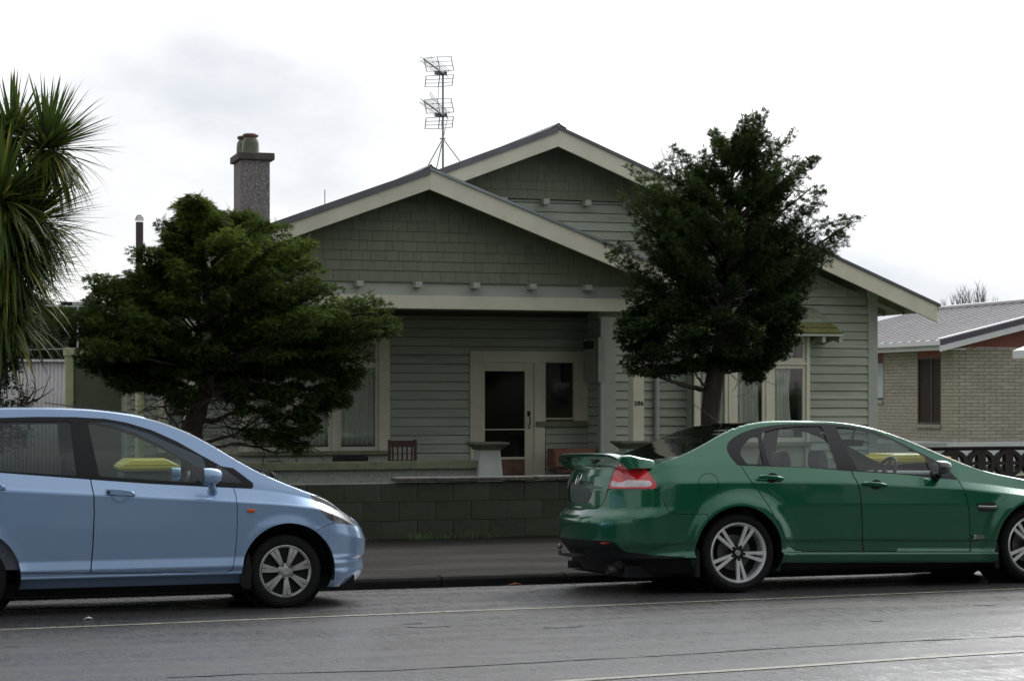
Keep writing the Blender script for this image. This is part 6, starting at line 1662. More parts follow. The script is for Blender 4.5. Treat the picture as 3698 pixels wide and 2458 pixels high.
# ------------------------------------------------------------------ BLUE HATCHBACK
def arch_cut(L, wx, wz, R_, zr=1.0):
    ins, out = clip(L, np.hypot(L.V[:, 0]-wx, (L.V[:, 2]-wz)*zr)-R_); return out
def finish_blue():
    global CAR
    X0, YC = 2.974, 16.10
    D = lambda *p: [(a/2.178, 1440+b/2.178) for a, b in p]
    Cc = lambda *p: [(800+a/2.24, 1560+b/2.24) for a, b in p]
    car = car_root('parked_hatchback', X0, YC, 'light blue hatchback parked at the kerb, cut by the left edge of the photo')
    W = .8375
    crease = tab([(-3.1, 1.0), (-2.6, .995)], RL(D((40, 708), (700, 742), (1850, 800)), -W, X0, YC), RL(Cc((500, 580), (790, 612)), -W, X0, YC), [(.5, .70), (.80, .56)])
    belt = tab([(-3.1, 1.14), (-2.7, 1.13)], RL(D((0, 580), (400, 610), (800, 640), (1200, 668), (1600, 690)), -.79, X0, YC), [(-.30, .955), (-.1, .935), (.1, .90), (.3, .845), (.45, .775), (.58, .70), (.80, .60)])
    rail = tab([(-3.1, 1.145), (-3.02, 1.25), (-2.9, 1.42), (-2.75, 1.52), (-2.45, 1.56)], RL(D((0, 80), (400, 80), (700, 92), (900, 112), (1100, 148), (1300, 203), (1500, 283), (1700, 393)), -.62, X0, YC), RL(Cc((120, 226), (250, 303), (480, 412), (720, 505), (860, 550), (960, 612), (1040, 695)), -.72, X0, YC), [(.80, .61)])
    cent = tab([(x, z+(.03 if x < -1.2 else .045 if x < -.45 else .035)) for x, z in rail if -3.0 < x < .45]+[(-3.1, 1.15), (.58, .735), (.66, .68), (.82, .61)])
    bf, cf = smooth_itp(belt, .08), smooth_itp(crease, .08)
    k6 = itp([(-3.1, .66), (.1, .66), (.5, .58), (.82, .50)])
    cst = lambda v: (lambda x: np.full_like(np.asarray(x, float), v))
    cfg = dict(W=W, NS=220, nr=3.2, Lr=.45, nf=2.5, Lf=.66, xr=-3.08, xf=.79, M1=22, M2=16, tum=.40, tp=1.25,
        keys=[(cst(.150), itp([(-3, .19), (.2, .19), (.45, .05), (.8, .04)]), 2), (cst(.265), itp([(-3, .07), (.2, .07), (.45, .02), (.8, .02)]), 1), (cst(.288), cst(.024), 1), (cst(.305), cst(.030), 1), (cst(.345), cst(.004), 3), (cst(.415), cst(.026), 7), (k6, cst(.003), 8), (lambda x: cf(x)-.006, cst(.0), 1), (lambda x: cf(x)+.009, cst(.017), 5), (bf, itp([(-3.1, .085), (-.3, .085), (.3, .095), (.8, .11)]), 1)],
        xrz=itp([(.1, -2.98), (.3, -3.05), (.6, -3.08), (1.14, -3.05)]), xfz=itp([(.14, .65), (.19, .715), (.25, .765), (.30, .770), (.335, .762), (.372, .758), (.392, .78), (.5, .79), (.54, .775), (.608, .74), (.66, .70)]),
        rail=smooth_itp(rail, .08), cent=smooth_itp(cent, .06), flares=[(0, .30, .37, .012, .05), (-2.45, .30, .37, .012, .05)])
    CAR = cfg; L, U, T, bi, ri = build_sheet(cfg)
    r0_ = L.V[L.V[:, 3] < .5][:, :3]; r0_ = r0_[np.argsort(r0_[:, 0])]; pl = [(a_, b_) for a_, b_, _ in r0_]+[(a_, -b_) for a_, b_, _ in r0_[::-1]]; zz_ = float(r0_[:, 2].mean())
    def under(x0, x1):
        q_ = [(a_, b_*.985) for a_, b_ in pl if x0 < a_ < x1]; m = MB(); m.prism(q_, zz_+.012, zz_+.02, axis='z'); m.build('undertray', M['wheeldark'], car)
    under(.40, 9) if X0 < 4 else under(-9, -.45)
    for wx in (.02, -2.43): L = arch_cut(L, wx, .305, .372)
    # side glass area
    dlo = D((-1500, 560), (-1500, 320), (-1300, 180), (-900, 155), (0, 148), (300, 140), (600, 142), (830, 155), (1000, 185), (1200, 245), (1400, 335), (1600, 448), (1750, 530))+Cc((100, 290), (200, 365), (256, 408), (264, 425), (262, 444), (245, 457), (100, 450))+D((1600, 688), (1200, 668), (800, 640), (400, 610), (0, 580), (-400, 565), (-1000, 558))
    dU, U = cutpoly(U, dlo, X0, YC); dL, L = cutpoly(L, dlo, X0, YC); dlo_s = join(dU, dL)
    panes = [D((-1400, 540), (-1400, 330), (-1200, 210), (-820, 185), (-800, 540)), D((-740, 180), (555, 175), (605, 605), (0, 568), (-690, 545)), D((692, 175), (850, 178), (1000, 210), (1200, 275), (1400, 365), (1600, 455), (1618, 500), (1640, 664), (785, 610)),
             D((1708, 508), (1800, 560))+Cc((60, 312), (183, 403), (165, 410), (0, 405))+D((1735, 655), (1715, 600))]
    for p in panes:
        g_, dlo_s = cutpoly(dlo_s, p, X0, YC)
        for md in ('near', 'far'): sheet_obj('side_window', g_, M['cglass'], car, md, offset=-.006)
    for md in ('near', 'far'): sheet_obj('window_trim', dlo_s, M['trimblack'], car, md, offset=.001)
    # windscreen, rear glass, cowl
    V = T.V; f = np.maximum.reduce([-(V[:, 0]+1.08-.25*(1-(V[:, 1]/.6)**2)*0), V[:, 0]+.10-.0*V[:, 1], (ri+1.3-V[:, 3])*.1])
    g_, T = clip(T, f); 
    cw, g_ = clip(g_, -(g_.V[:, 0]+.20)); sheet_obj('windscreen', g_, M['cglass'], car); sheet_obj('cowl', cw, M['trimblack'], car, offset=-.004)
    V = T.V; f = np.maximum.reduce([V[:, 0]+2.86, -(V[:, 0]+3.04), (ri+1.3-V[:, 3])*.1]); g_, T = clip(T, f); sheet_obj('rear_window', g_, M['cglass2'], car)
    # lamps
    hl = smoothpoly(Cc((716, 503), (800, 520), (870, 548), (960, 603), (1055, 698), (1095, 757), (1000, 742), (905, 728), (845, 685), (790, 612), (740, 535)), it=1)
    parts = []
    a, L = cutpoly(L, hl, X0, YC); parts.append(a); a, U = cutpoly(U, hl, X0, YC); parts.append(a); a, T = cutpoly(T, hl, X0, YC, lambda V: (V[:, 1]+.42)); parts.append(a)
    hls = join(*parts)
    for md in ('near', 'far'):
        h_ = sheet_obj('headlamp', hls, M['headglass'], car, md, offset=-.004)
        sg = -1 if md == 'near' else 1
        for (x, y, z, r) in ((.50, .66, .70, .05), (.42, .70, .745, .035)):
            m = MB(); m.lathe([(0, .0), (r*.5, .012), (r, .035), (r*1.05, .03)], (x-.02, sg*y, z-.01), axis='y', n=18)
    dm = MB()
    # amber repeater
    ind = smoothpoly(Cc((207, 618), (278, 618), (278, 652), (207, 652)), it=2); a, L = cutpoly(L, ind, X0, YC)
    for md in ('near', 'far'): sheet_obj('side_repeater', a, M['amber'], car, md, offset=.006, thick=.006)
    # bumper
    bump = Cc((775, 790), (910, 730), (1000, 742), (1100, 757), (1400, 757), (1400, 1400), (760, 1400), (760, 1000), (740, 800)); 
    a, r0, L = cut_panel(L, bump, .9, X0, YC, lambda V: .25-V[:, 0]); bs = a; sheet_obj('panel_gap', r0, M['trimblack'], car, offset=-.003)
    sheet_obj('front_bumper', bs, M['cblue'], car, offset=.0015)
    ss, L = clip(L, np.maximum(L.V[:, 2]-.205, L.V[:, 0]-.1)); sheet_obj('sill_underside', ss, M['black'], car)  # lowest sill strip coloured black to stand for the shade under it
    fd = D((705, 560), (728, 690), (744, 760), (746, 900), (735, 1150), (716, 1369), (1300, 1366), (1770, 1365), (1815, 1355), (1835, 1330), (1850, 1240), (1865, 1100), (1871, 950), (1870, 830), (1860, 760), (1842, 700), (1842, 400), (705, 400))
    rd = D((701, 560), (724, 690), (740, 760), (742, 900), (731, 1150), (711, 1369), (100, 1368), (55, 1358), (30, 1330), (15, 1280), (0, 1230), (-60, 1080), (-160, 960), (-260, 840), (-330, 700), (-360, 540), (-360, 400), (701, 400))
    a, r1, L = cut_panel(L, fd, 1.3, X0, YC); b, r2, L = cut_panel(L, rd, 1.3, X0, YC)
    sheet_obj('door_gap', join(r1, r2), M['trimblack'], car, offset=-.004)
    fdoors = []
    for md in ('near', 'far'): fdoors.append(sheet_obj('front_door', a, M['cblue'], car, md)); rdo = sheet_obj('rear_door', b, M['cblue'], car, md); fdoors.append(rdo)
    body = sheet_obj('body', join(L, U, T), M['cblue'], car)
    # liners
    sheet_obj('headliner', Sheet(T.V, [f_ for f_ in T.F if -2.8 < T.V[f_[0], 0] < -1.15]).compact(), M['liner'], car, offset=-.03)
    # handles
    def handle(px, door, s):
        c = RL([px], -W, X0, YC)[0]; m = MB(); n = 8; y = s*(W+.006)
        pts = [(-.118, .018), (-.105, .03), (-.02, .032), (.08, .024), (.118, .0), (.112, -.02), (.05, -.024), (-.09, -.016), (-.112, -.008)]
        m.prism([(c[0]+a_, c[1]+b_-a_*.05) for a_, b_ in pts], y-.012, y+.012); m.build('door_handle', M['cblue'], door, bevel=.006, smooth=True, angle=R(40))
        m = MB(); m.prism([(c[0]-.07+.14*i/8, c[1]-.02-.045*math.sin(math.pi*i/8)) for i in range(9)], y-s*.008, y+s*.003 ); m.build('handle_recess', M['trimblack'] if 0 else M['cblue'], door)
        m = MB(); m.lathe([(0, -.0015), (.011, -.001), (.012, .002)], (c[0]-.092, y-.013 if s < 0 else y+.013, c[1]+.008), axis='y', n=12); m.build('key_lock', M['trimblack'], door)
    for i, s in ((0, -1), (2, 1)): handle(D((950, 740))[0], fdoors[i], s)
    for i, s in ((1, -1), (3, 1)): handle(D((-75, 690))[0], fdoors[i], s)
    # mirrors
    for s in (-1, 1):
        c = RL(D((1608, 610)), -.93, X0, YC)[0]
        o = mirror_obj(car, s, c[0]-.005, .93, c[1]+.0, .13, .066, .085, (M['cblue'], M['cblue']), [(c[0]+.06, s*.92, c[1]-.055), (c[0]+.075, s*.89, c[1]-.10), (c[0]+.085, s*.83, c[1]-.115)])
    # wheels, liners
    for x in (0, -2.45):
        for s in (-1, 1): wheel(car, x, s, 'cover', .292, .175, .204, .80, 68-0)
        arch_liner(car, x+.02, .305, .372, W, .15)
    # mud flap behind the front wheel
    for s in (-1, 1):
        m = MB(); m.prism([(-.30, .45), (-.345, .34), (-.37, .24), (-.36, .17), (-.29, .15), (-.275, .3)], s*.80, s*.835); m.build('mud_flap', M['wheeldark'], car, bevel=.01)
    # underside, floor, interior
    m = MB(); m.box(-2.95, .60, -.63, .63, .13, .24); m.build('underbody', M['wheeldark'], car)
    m = MB(); m.box(-2.9, -.42, -.765, -.745, .36, .90); m.build('door_lining', M['seat'], car); m = MB(); m.box(-2.9, -.42, .745, .765, .36, .90); m.build('door_lining', M['seat'], car)
    m = MB(); m.prism([(-.52, .55), (-.60, .86), (-.56, .955), (-.45, .985), (-.2, .95), (-.15, .6)], -.72, .72); m.build('dashboard', M['trimblack'], car, bevel=.03, smooth=True, angle=R(40))
    for s in (-1, 1): seat(car, -1.42, s*.34, .50, .52)
    seat(car, -2.30, -.34, .52, .48); seat(car, -2.30, .34, .52, .48)
    steering(car, -.80, -.34, .93)
    # lower bumper lip and grille slot
    # wipers and roof aerial
    m = MB()
    for y in (-.25, .2): m.tube([(-.06, y-.3, 1.07), (-.14, y, 1.115), (-.20, y+.25, 1.15)], .008, 6); m.tube([(-.04, y-.3, 1.045), (-.07, y-.28, 1.075)], .018, 8)
    m.build('wipers', M['trimblack'], car)
    m = MB(); q0 = RL([(462, 1489)], -.4, X0, YC)[0]; q1 = RL([(160, 1453)], -.4, X0, YC)[0]
    m.tube([(q0[0], -.4, q0[1]), (q1[0], -.4, q1[1])], [.007, .003], 6); m.build('roof_aerial', M['trimblack'], car)
    # tail lamps (out of frame)
    return car
finish_blue()

# ------------------------------------------------------------------ GREEN SEDAN
def green_car():
    global CAR
    X0, YC = 6.926, 16.21
    E = lambda *p: [(1960+a/2.376, 1540+b/2.376) for a, b in p]
    F = lambda *p: [(2600+a/2.148, 1480+b/2.148) for a, b in p]
    car = car_root('parked_sedan', X0, YC, 'dark green sedan with rear spoiler parked at the kerb, right of the hatchback')
    W = .935
    cst = lambda v: (lambda x: np.full_like(np.asarray(x, float), v))
    belt = tab([(-1.3, 1.04), (-1.05, 1.072), (-.95, 1.078), (-.75, 1.085), (-.4, 1.088)], RL(F((160, 432), (400, 437), (700, 447), (1000, 472), (1400, 497), (1740, 532), (1858, 545)), -.86, X0, YC), RL(F((2100, 570), (2359, 612)), -.86, X0, YC), [(3.3, .80), (3.6, .72), (3.85, .66)])
    crs = tab([(-1.2, .95), (-.6, .95), (0, .95), (1.0, .93), (2.2, .86), (3.0, .76), (3.85, .60)])
    rail = tab([(-1.3, 1.06), (-1.0, 1.085), (-.75, 1.10)], RL(E((900, 325), (1080, 287), (1200, 236), (1300, 190), (1500, 100), (1700, 25)), -.68, X0, YC), RL(F((130, 125), (250, 98), (400, 84), (600, 80), (800, 83), (950, 93), (1100, 115), (1300, 170), (1500, 260), (1700, 363), (1850, 428), (2000, 483), (2200, 527), (2359, 560)), -.66, X0, YC), [(3.5, .80), (3.7, .72), (3.85, .665)])
    cent = tab([(-1.3, 1.06), (-1.1, 1.095), (-1.0, 1.11), (-.62, 1.115), (-.5, 1.15), (-.3, 1.24), (-.1, 1.32), (.15, 1.395), (.4, 1.44), (.7, 1.47), (.95, 1.482), (1.2, 1.478), (1.4, 1.462), (1.6, 1.42), (1.9, 1.31), (2.2, 1.17), (2.45, 1.06), (2.6, 1.02), (2.8, .985), (3.1, .935), (3.4, .87), (3.6, .80), (3.85, .68)])
    # crease levels
    up = itp([(-1.2, .70), (-.6, .72), (.6, .74), (2.2, .72), (3.2, .62), (3.85, .45)])
    lowz = itp([(-1.2, .40), (-.4, .44), (.48, .434), (1.18, .424), (2.2, .396), (3.85, .38)])
    cfg = dict(W=W, NS=260, nr=2.3, Lr=.62, nf=2.4, Lf=.8, xr=-1.22, xf=3.80, M1=20, M2=18, tum=.78, tp=1.1,
        keys=[(cst(.17), cst(.10), 1), (itp([(-1.2, .22), (-.4, .30), (.4, .250), (2.5, .196), (3.8, .2)]), cst(.035), 2), (itp([(-1.2, .30), (.4, .325), (2.5, .28), (3.8, .26)]), cst(.012), 1), (itp([(-1.2, .34), (.4, .343), (2.5, .293), (3.8, .3)]), cst(.052), 1),
              (lambda x: lowz(x)-.015, cst(.042), 1), (lambda x: lowz(x)+.012, cst(.026), 6), (up, cst(.004), 6), (lambda x: itp(crs)(x)-.0, cst(.012), 4), (smooth_itp(belt, .1), itp([(-1.2, .10), (-.6, .085), (2.2, .075), (3.0, .11), (3.8, .16)]), 1)],
        xrz=itp([(.15, -1.0), (.25, -1.08), (.36, -1.17), (.40, -1.205), (.45, -1.22), (.60, -1.235), (.655, -1.225), (.69, -1.185), (.71, -1.155), (.9, -1.145), (1.0, -1.115), (1.06, -1.08), (1.09, -1.02)]),
        xfz=itp([(.15, 3.68), (.3, 3.78), (.5, 3.80), (.7, 3.72), (.9, 3.6)]),
        rail=smooth_itp(rail, .17), cent=smooth_itp(cent, .17), flares=[(0, .34, .42, .040, .075), (2.915, .34, .42, .036, .075)])
    CAR = cfg; L, U, T, bi, ri = build_sheet(cfg)
    r0_ = L.V[L.V[:, 3] < .5][:, :3]; r0_ = r0_[np.argsort(r0_[:, 0])]; pl = [(a_, b_) for a_, b_, _ in r0_]+[(a_, -b_) for a_, b_, _ in r0_[::-1]]; zz_ = float(r0_[:, 2].mean())
    def under(x0, x1):
        q_ = [(a_, b_*.985) for a_, b_ in pl if x0 < a_ < x1]; m = MB(); m.prism(q_, zz_+.012, zz_+.02, axis='z'); m.build('undertray', M['wheeldark'], car)
    under(.40, 9) if X0 < 4 else under(-9, -.45)
    L = arch_cut(L, -.012, .335, .408); L = arch_cut(L, 2.915, .335, .405)
    dlo = smoothpoly(F((68, 300), (72, 262), (100, 228), (160, 188), (230, 160), (300, 139), (400, 122), (500, 110), (700, 104), (850, 107), (1000, 119), (1150, 145), (1300, 194), (1500, 293), (1700, 398), (1800, 475), (1862, 541)), False, 1)+F((1862, 541), (1740, 531), (1400, 496), (1000, 472), (700, 447), (400, 437), (160, 431))+smoothpoly(F((160, 431), (140, 418), (100, 370), (78, 335), (68, 300)), False, 1)
    dU, U = cutpoly(U, dlo, X0, YC); dL, L = cutpoly(L, dlo, X0, YC); ds = join(dU, dL)
    if True:
        dT, T2 = cutpoly(T, dlo, X0, YC, lambda V: (V[:, 1]+.50)); 
        if dT.F: ds = join(ds, dT); T = T2
    panes = [F((303, 192), (352, 424), (222, 417), (205, 395), (172, 345), (178, 305), (205, 262), (255, 215)), F((330, 180), (450, 146), (620, 126), (802, 124), (815, 150), (930, 458), (700, 445), (398, 430)),
             F((915, 134), (1000, 136), (1150, 160), (1300, 210), (1500, 312), (1605, 366), (1655, 505), (1300, 485), (1080, 466))]
    for p in panes:
        g_, ds = cutpoly(ds, p, X0, YC)
        for md in ('near', 'far'): sheet_obj('side_window', g_, M['cglassg'], car, md, offset=-.007)
    for md in ('near', 'far'): sheet_obj('window_trim', ds, M['trimblack'], car, md, offset=.001)
    V = T.V; f = np.maximum.reduce([-(V[:, 0]-1.50), V[:, 0]-2.50, (ri+1.6-V[:, 3])*.1]); g_, T = clip(T, f)
    cw, g_ = clip(g_, 2.38-g_.V[:, 0]); sheet_obj('windscreen', g_, M['cglassg'], car); sheet_obj('cowl', cw, M['trimblack'], car, offset=-.004)
    V = T.V; f = np.maximum.reduce([V[:, 0]-.34-.10*(1-(V[:, 1]/.65)**2), -(V[:, 0]+.50+.10*(1-(V[:, 1]/.7)**2)), (ri+2.2-V[:, 3])*.1]); g_, T = clip(T, f); sheet_obj('rear_window', g_, M['cglass2'], car, offset=-.002)
    # tail lamps
    tl = E((650, 338), (760, 334), (884, 336), (915, 380), (945, 425), (980, 480), (1005, 534), (800, 534), (574, 531), (590, 480), (612, 430))
    ps = []
    a, L = cutpoly(L, tl, X0, YC); ps.append(a); a, U = cutpoly(U, tl, X0, YC); ps.append(a); a, T = cutpoly(T, tl, X0, YC, lambda V: V[:, 1]+.45); ps.append(a)
    lamp = join(*ps)
    clear = E((596, 518), (603, 470), (622, 463), (650, 480), (680, 486), (720, 466), (740, 460), (938, 465), (965, 517))
    c1, lamp = cutpoly(lamp, clear, X0, YC)
    band = E((768, 358), (895, 362), (905, 385), (925, 415), (850, 418), (775, 408), (768, 385)); c2, lamp = cutpoly(lamp, band, X0, YC)
    for md in ('near', 'far'):
        lo = sheet_obj('tail_lamp', lamp, M['redlens'], car, md, offset=.006)
        sheet_obj('clear_lens', c1, M['clearlens'], lo, md, offset=.006); sheet_obj('brake_lens', c2, M['redlens2'], lo, md, offset=.006)
    # lower black diffuser, reflector
    diff = E((-200, 975), (130, 962), (300, 965), (500, 978), (630, 990), (700, 1072), (900, 1095), (1290, 1128), (1290, 1400), (-200, 1400)); a, L = cutpoly(L, diff, X0, YC, lambda V: V[:, 0]+.35)
    rf, a = cutpoly(a, E((498, 990), (612, 994), (624, 1014), (512, 1012)), X0, YC)
    for md in ('near', 'far'): sheet_obj('bumper_reflector', rf, M['redlens2'], car, md, offset=.004)
    sheet_obj('diffuser', a, M['black'], car, offset=-.004)
    skirt = F((470, 1182), (2125, 1183), (2125, 1400), (470, 1400)); a, L = cutpoly(L, skirt, X0, YC, lambda V: -(V[:, 0]-.3)); sheet_obj('sill_underside', a, M['black'], car, offset=-.006)
    # number plate recess
    rec = smoothpoly(E((40, 470), (458, 462), (445, 520), (428, 600), (400, 650), (380, 658), (60, 665)), it=1); a, L = cutpoly(L, rec, X0, YC, lambda V: V[:, 0]+.9)
    bootp = E((-100, 300), (645, 332), (600, 440), (566, 540), (548, 620), (520, 665), (482, 702), (190, 708), (-100, 708))
    bt, r0, L = cut_panel(L, bootp, 1.0, X0, YC, lambda V: V[:, 0]+.80)
    boot = sheet_obj('boot_lid', bt, M['cgreen'], car); rc = sheet_obj('plate_recess', a, M['greyplate'], boot, offset=-.012)
    # doors
    fd = F((1020, 400), (1048, 508), (1080, 560), (1100, 640), (1108, 740), (1113, 900), (1112, 1096), (1946, 1097), (1946, 860), (1942, 770), (1925, 680), (1895, 600), (1858, 538), (1800, 400))
    rd = F((158, 400), (230, 520), (300, 612), (400, 762), (480, 920), (520, 1005), (556, 1058), (600, 1085), (660, 1094), (720, 1096), (1110, 1096), (1111, 900), (1106, 740), (1098, 640), (1078, 560), (1045, 508), (1016, 400))
    a, r1, L = cut_panel(L, fd, 1.3, X0, YC); b, r2, L = cut_panel(L, rd, 1.3, X0, YC); dr = {}
    fl = E(*[(1435+85*math.cos(t), 485+84*math.sin(t)) for t in [2*math.pi*i/28 for i in range(28)]]); f0, r3, L = cut_panel(L, fl, 1.0, X0, YC)
    sheet_obj('fuel_flap', f0, M['cgreen'], car, 'near'); sheet_obj('quarter_panel', f0, M['cgreen'], car, 'far')
    for md in ('near', 'far'): dr['f'+md] = sheet_obj('front_door', a, M['cgreen'], car, md); dr['r'+md] = sheet_obj('rear_door', b, M['cgreen'], car, md)
    bp = E((1003, 534), (1030, 600), (1060, 670), (1085, 725), (1100, 742), (1130, 748), (1430, 752), (1430, 1300), (-300, 1300), (-300, 712), (480, 706), (548, 620), (574, 531)); a, r4, L = cut_panel(L, bp, 1.0, X0, YC, lambda V: V[:, 0]+.2); sheet_obj('panel_gap', join(r0, r1, r2, r3, r4), M['trimblack'], car, offset=-.004)
    sheet_obj('rear_bumper', a, M['cgreen'], car, offset=.001)
    sheet_obj('body', join(L, U, T), M['cgreen'], car)
    sheet_obj('headliner', Sheet(T.V, [f_ for f_ in T.F if .4 < T.V[f_[0], 0] < 1.5]).compact(), M['liner'], car, offset=-.03)
    # reflectors, tow bar, exhaust
    m = MB(); m.tube([(-1.0, 0, .28), (-1.26, 0, .315), (-1.32, 0, .325), (-1.32, 0, .36)], .016, 8); m.lathe([(0, -.025), (.018, -.018), (.025, 0), (.018, .018), (0, .025)], (-1.32, 0, .39), n=14); m.box(-1.24, -1.10, -.12, .12, .30, .325); m.build('tow_bar', M['disc'], car, smooth=True, angle=R(40))
    m = MB(); m.box(-1.0, -.55, -.62, .62, .19, .30); m.build('bumper_valance', M['black'], car, bevel=.03)
    for s in (-1, 1):
        m = MB(); m.lathe([(.036, 0), (.040, 0), (.040, .2), (.03, .2), (.036, .0)], (-1.06, s*.50, .20), axis='x', n=18); m.build('exhaust_tip', M['disc'], car, smooth=True, angle=R(40))
    # spoiler: raised wing across the boot with swept end posts
    m = MB(); N = 32; S = []
    for i in range(N+1):
        u = -1+2*i/N; y = u*.795; au = abs(u); e = max(0, (au-.72)/.28)
        x_ = -1.135+.055*au**2+.03*e; z_ = 1.195+.010*(1-u*u)-.045*e**2; th = .046+.045*e
        sec = [(x_, z_-.002), (x_+.025, z_+.008), (x_+.11, z_+.002), (x_+.19, z_-.024), (x_+.19, z_-.036), (x_+.15, z_-.040), (x_+.095, z_-th-.004), (x_+.006, z_-.018)]
        S.append([(a_, y, b_) for a_, b_ in sec])
    for s_ in S: m.v += s_
    k = 8
    for i in range(N):
        for j in range(k): m.f.append([i*k+j, i*k+(j+1) % k, (i+1)*k+(j+1) % k, (i+1)*k+j]); m.m.append(0)
    m.f.append(list(range(k))); m.m.append(0); m.f.append([N*k+j for j in range(k)][::-1]); m.m.append(0)
    sp = m.build('spoiler', M['cgreen'], car, smooth=True, angle=R(45))
    for s in (-1, 1):
        m = MB(); st = []
        for (x_, y0_, y1_, zt_) in ((-1.06, .66, .795, 1.160), (-1.02, .62, .805, 1.185), (-.95, .62, .81, 1.190), (-.87, .655, .81, 1.172), (-.79, .69, .805, 1.155), (-.72, .715, .79, 1.140), (-.685, .74, .77, 1.118)):
            zb_ = 1.075; dxb = .09*max(0, min(1, (-x_-.85)/.2)); st.append([(x_+dxb, s*(y0_+.05), zb_), (x_+dxb, s*y1_, zb_), (x_, s*(y1_-.012), zt_-.012), (x_, s*(y1_-.03), zt_), (x_, s*(y0_+.05), zt_)])
        for r_ in st: m.v += r_
        for i in range(len(st)-1):
            for j in range(5): m.f.append([i*5+j, i*5+(j+1) % 5, (i+1)*5+(j+1) % 5, (i+1)*5+j]); m.m.append(0)
        m.f.append([0, 1, 2, 3, 4]); m.m.append(0); m.f.append([len(st)*5-1-j for j in range(5)]); m.m.append(0)
        m.build('spoiler_post', M['cgreen'], sp, smooth=True, angle=R(45))
    m = MB(); m.box(-.95, -.94, -.25, .25, 1.165, 1.178); m.build('high_brake_lamp', M['redlens'], sp)
    # emblem and badges on the boot
    LX = CAR['xrz'](.98)
    m = MB(); rr = .055; ring = []
    for i in range(24):
        t = 2*math.pi*i/24; ring.append((LX-.014+rr*math.sin(t)*.45, rr*.92*math.cos(t), .985+rr*math.sin(t)))
    m.tube(ring+[ring[0]], .0055, 6, cap=False); eo = m.build('emblem_ring', M['chrome'], boot, smooth=True)
    m = MB(); pts = [(-.02, .03), (.0, .038), (.02, .03), (.028, .01), (.02, -.01), (.03, -.03), (.01, -.035), (.0, -.015), (-.015, -.03), (-.03, -.02), (-.02, .0), (-.032, .012)]
    m.prism([(a_, .985+b_) for a_, b_ in pts], LX-.022, LX-.012, axis='x'); m.build('emblem_figure', M['chrome'], eo)
    def txt(body, size, loc, rot, mt, parent, name='badge', sp_=1.0, ext=.002):
        me = text_mesh(body, size, ext, .0006, sp_); me.materials.append(mt); o = bpy.data.objects.new(name, me); C.objects.link(o); o.parent = parent; o.location = loc; o.rotation_euler = rot; return o
    yb_ = -.36; xbk = float(CAR['xrz'](.9))
    rz = -R(90)+R(14)
    txt('ISELECT', .034, (xbk-.003, yb_+.045, .905), (R(90), 0, rz), M['badge'], boot, sp_=1.15)
    m = MB(); m.box(xbk-.008, xbk+.004, yb_+.052, yb_+.075, .905, .928); m.build('badge_tile', M['badgegreen'], boot)
    txt('AUTRON', .018, (xbk-.004, yb_+.02, .876), (R(90), 0, rz), M['badge'], boot, sp_=1.15)
    # side handles
    def handle(px, door, s, lock):
        c = RL([px], -W, X0, YC)[0]; y = s*(W+.004); m = MB()
        pts = [(-.122, .004), (-.11, .018), (-.04, .023), (.05, .02), (.112, .010), (.122, -.006), (.108, -.018), (.0, -.016), (-.11, -.012)]
        m.prism([(c[0]+a_, c[1]+b_-a_*.06) for a_, b_ in pts], y-.016, y+.016); m.build('door_handle', M['cgreen'], door, bevel=.007, smooth=True, angle=R(40))
        m = MB(); m.lathe([(0, -.001), (.052, -.0005), (.055, .002)], (c[0]+.015, y-s*.006, c[1]), axis='y', n=24)
        m.v = [(v[0], v[1], c[1]+(v[2]-c[1])*.78) for v in m.v]; m.build('handle_recess', M['trimblack'], door)
    for s, nm in ((-1, 'near'), (1, 'far')):
        handle(F((410, 525))[0], dr['r'+nm], s, 0); handle(F((1215, 577))[0], dr['f'+nm], s, 1)
        c = RL(F((2080, 750)), -W, X0, YC)[0]; m = MB(); y = s*(W+.005)
        m.prism([(c[0]-.09, c[1]+.012), (c[0]+.10, c[1]+.004), (c[0]+.095, c[1]-.018), (c[0]-.088, c[1]-.008)], y-.006, y+.006); vo = m.build('fender_vent_blade', M['chrome'], car, bevel=.002)
        m = MB(); m.prism([(c[0]-.09, c[1]+.032), (c[0]+.10, c[1]+.036), (c[0]+.07, c[1]+.008), (c[0]-.09, c[1]+.016)], y-.003, y+.003); m.build('fender_vent', M['trimblack'], vo)
        m = MB(); m.prism([(c[0]-.085, c[1]-.012), (c[0]+.09, c[1]-.022), (c[0]+.02, c[1]-.045), (c[0]-.06, c[1]-.038)], y-.003, y+.003); m.build('fender_vent', M['trimblack'], vo)
        if s < 0:
            c = RL(F((1972, 1000)), -W, X0, YC)[0]; txt('SIDI', .045, (c[0]+.022, -W-.0, c[1]+.004), (R(90), 0, -.05), M['badge'], car, sp_=1.15)
            m = MB(); m.prism([(c[0], c[1]+.04), (c[0]+.022, c[1]+.04), (c[0]+.016, c[1]-.004), (c[0]+.008, c[1]-.004)], -W-.006, -W+.004); m.build('badge', M['badge'], car)
        c = RL(F((1683, 452)), -.98, X0, YC)[0]
        mirror_obj(car, s, c[0]+.005, .98, c[1]+.005, .13, .062, .085, (M['cgreen'] if 0 else M['mirrorblack'], M['trimblack']), [(c[0]+.06, s*.94, c[1]-.065), (c[0]+.07, s*.89, c[1]-.08), (c[0]+.08, s*.82, c[1]-.07)])
    for x in (0, 2.915):
        for s in (-1, 1): wheel(car, x, s, 'alloy', .338, .24, .258, .915, 62)
        arch_liner(car, x-.0, .335, .406, W, .15)
        for s in (-1, 1):
            m = MB(); m.prism([(x-.40, .40), (x-.42, .30), (x-.415, .14), (x-.37, .13), (x-.37, .35)], s*.80, s*.925); m.build('mud_flap', M['wheeldark'], car, bevel=.01)
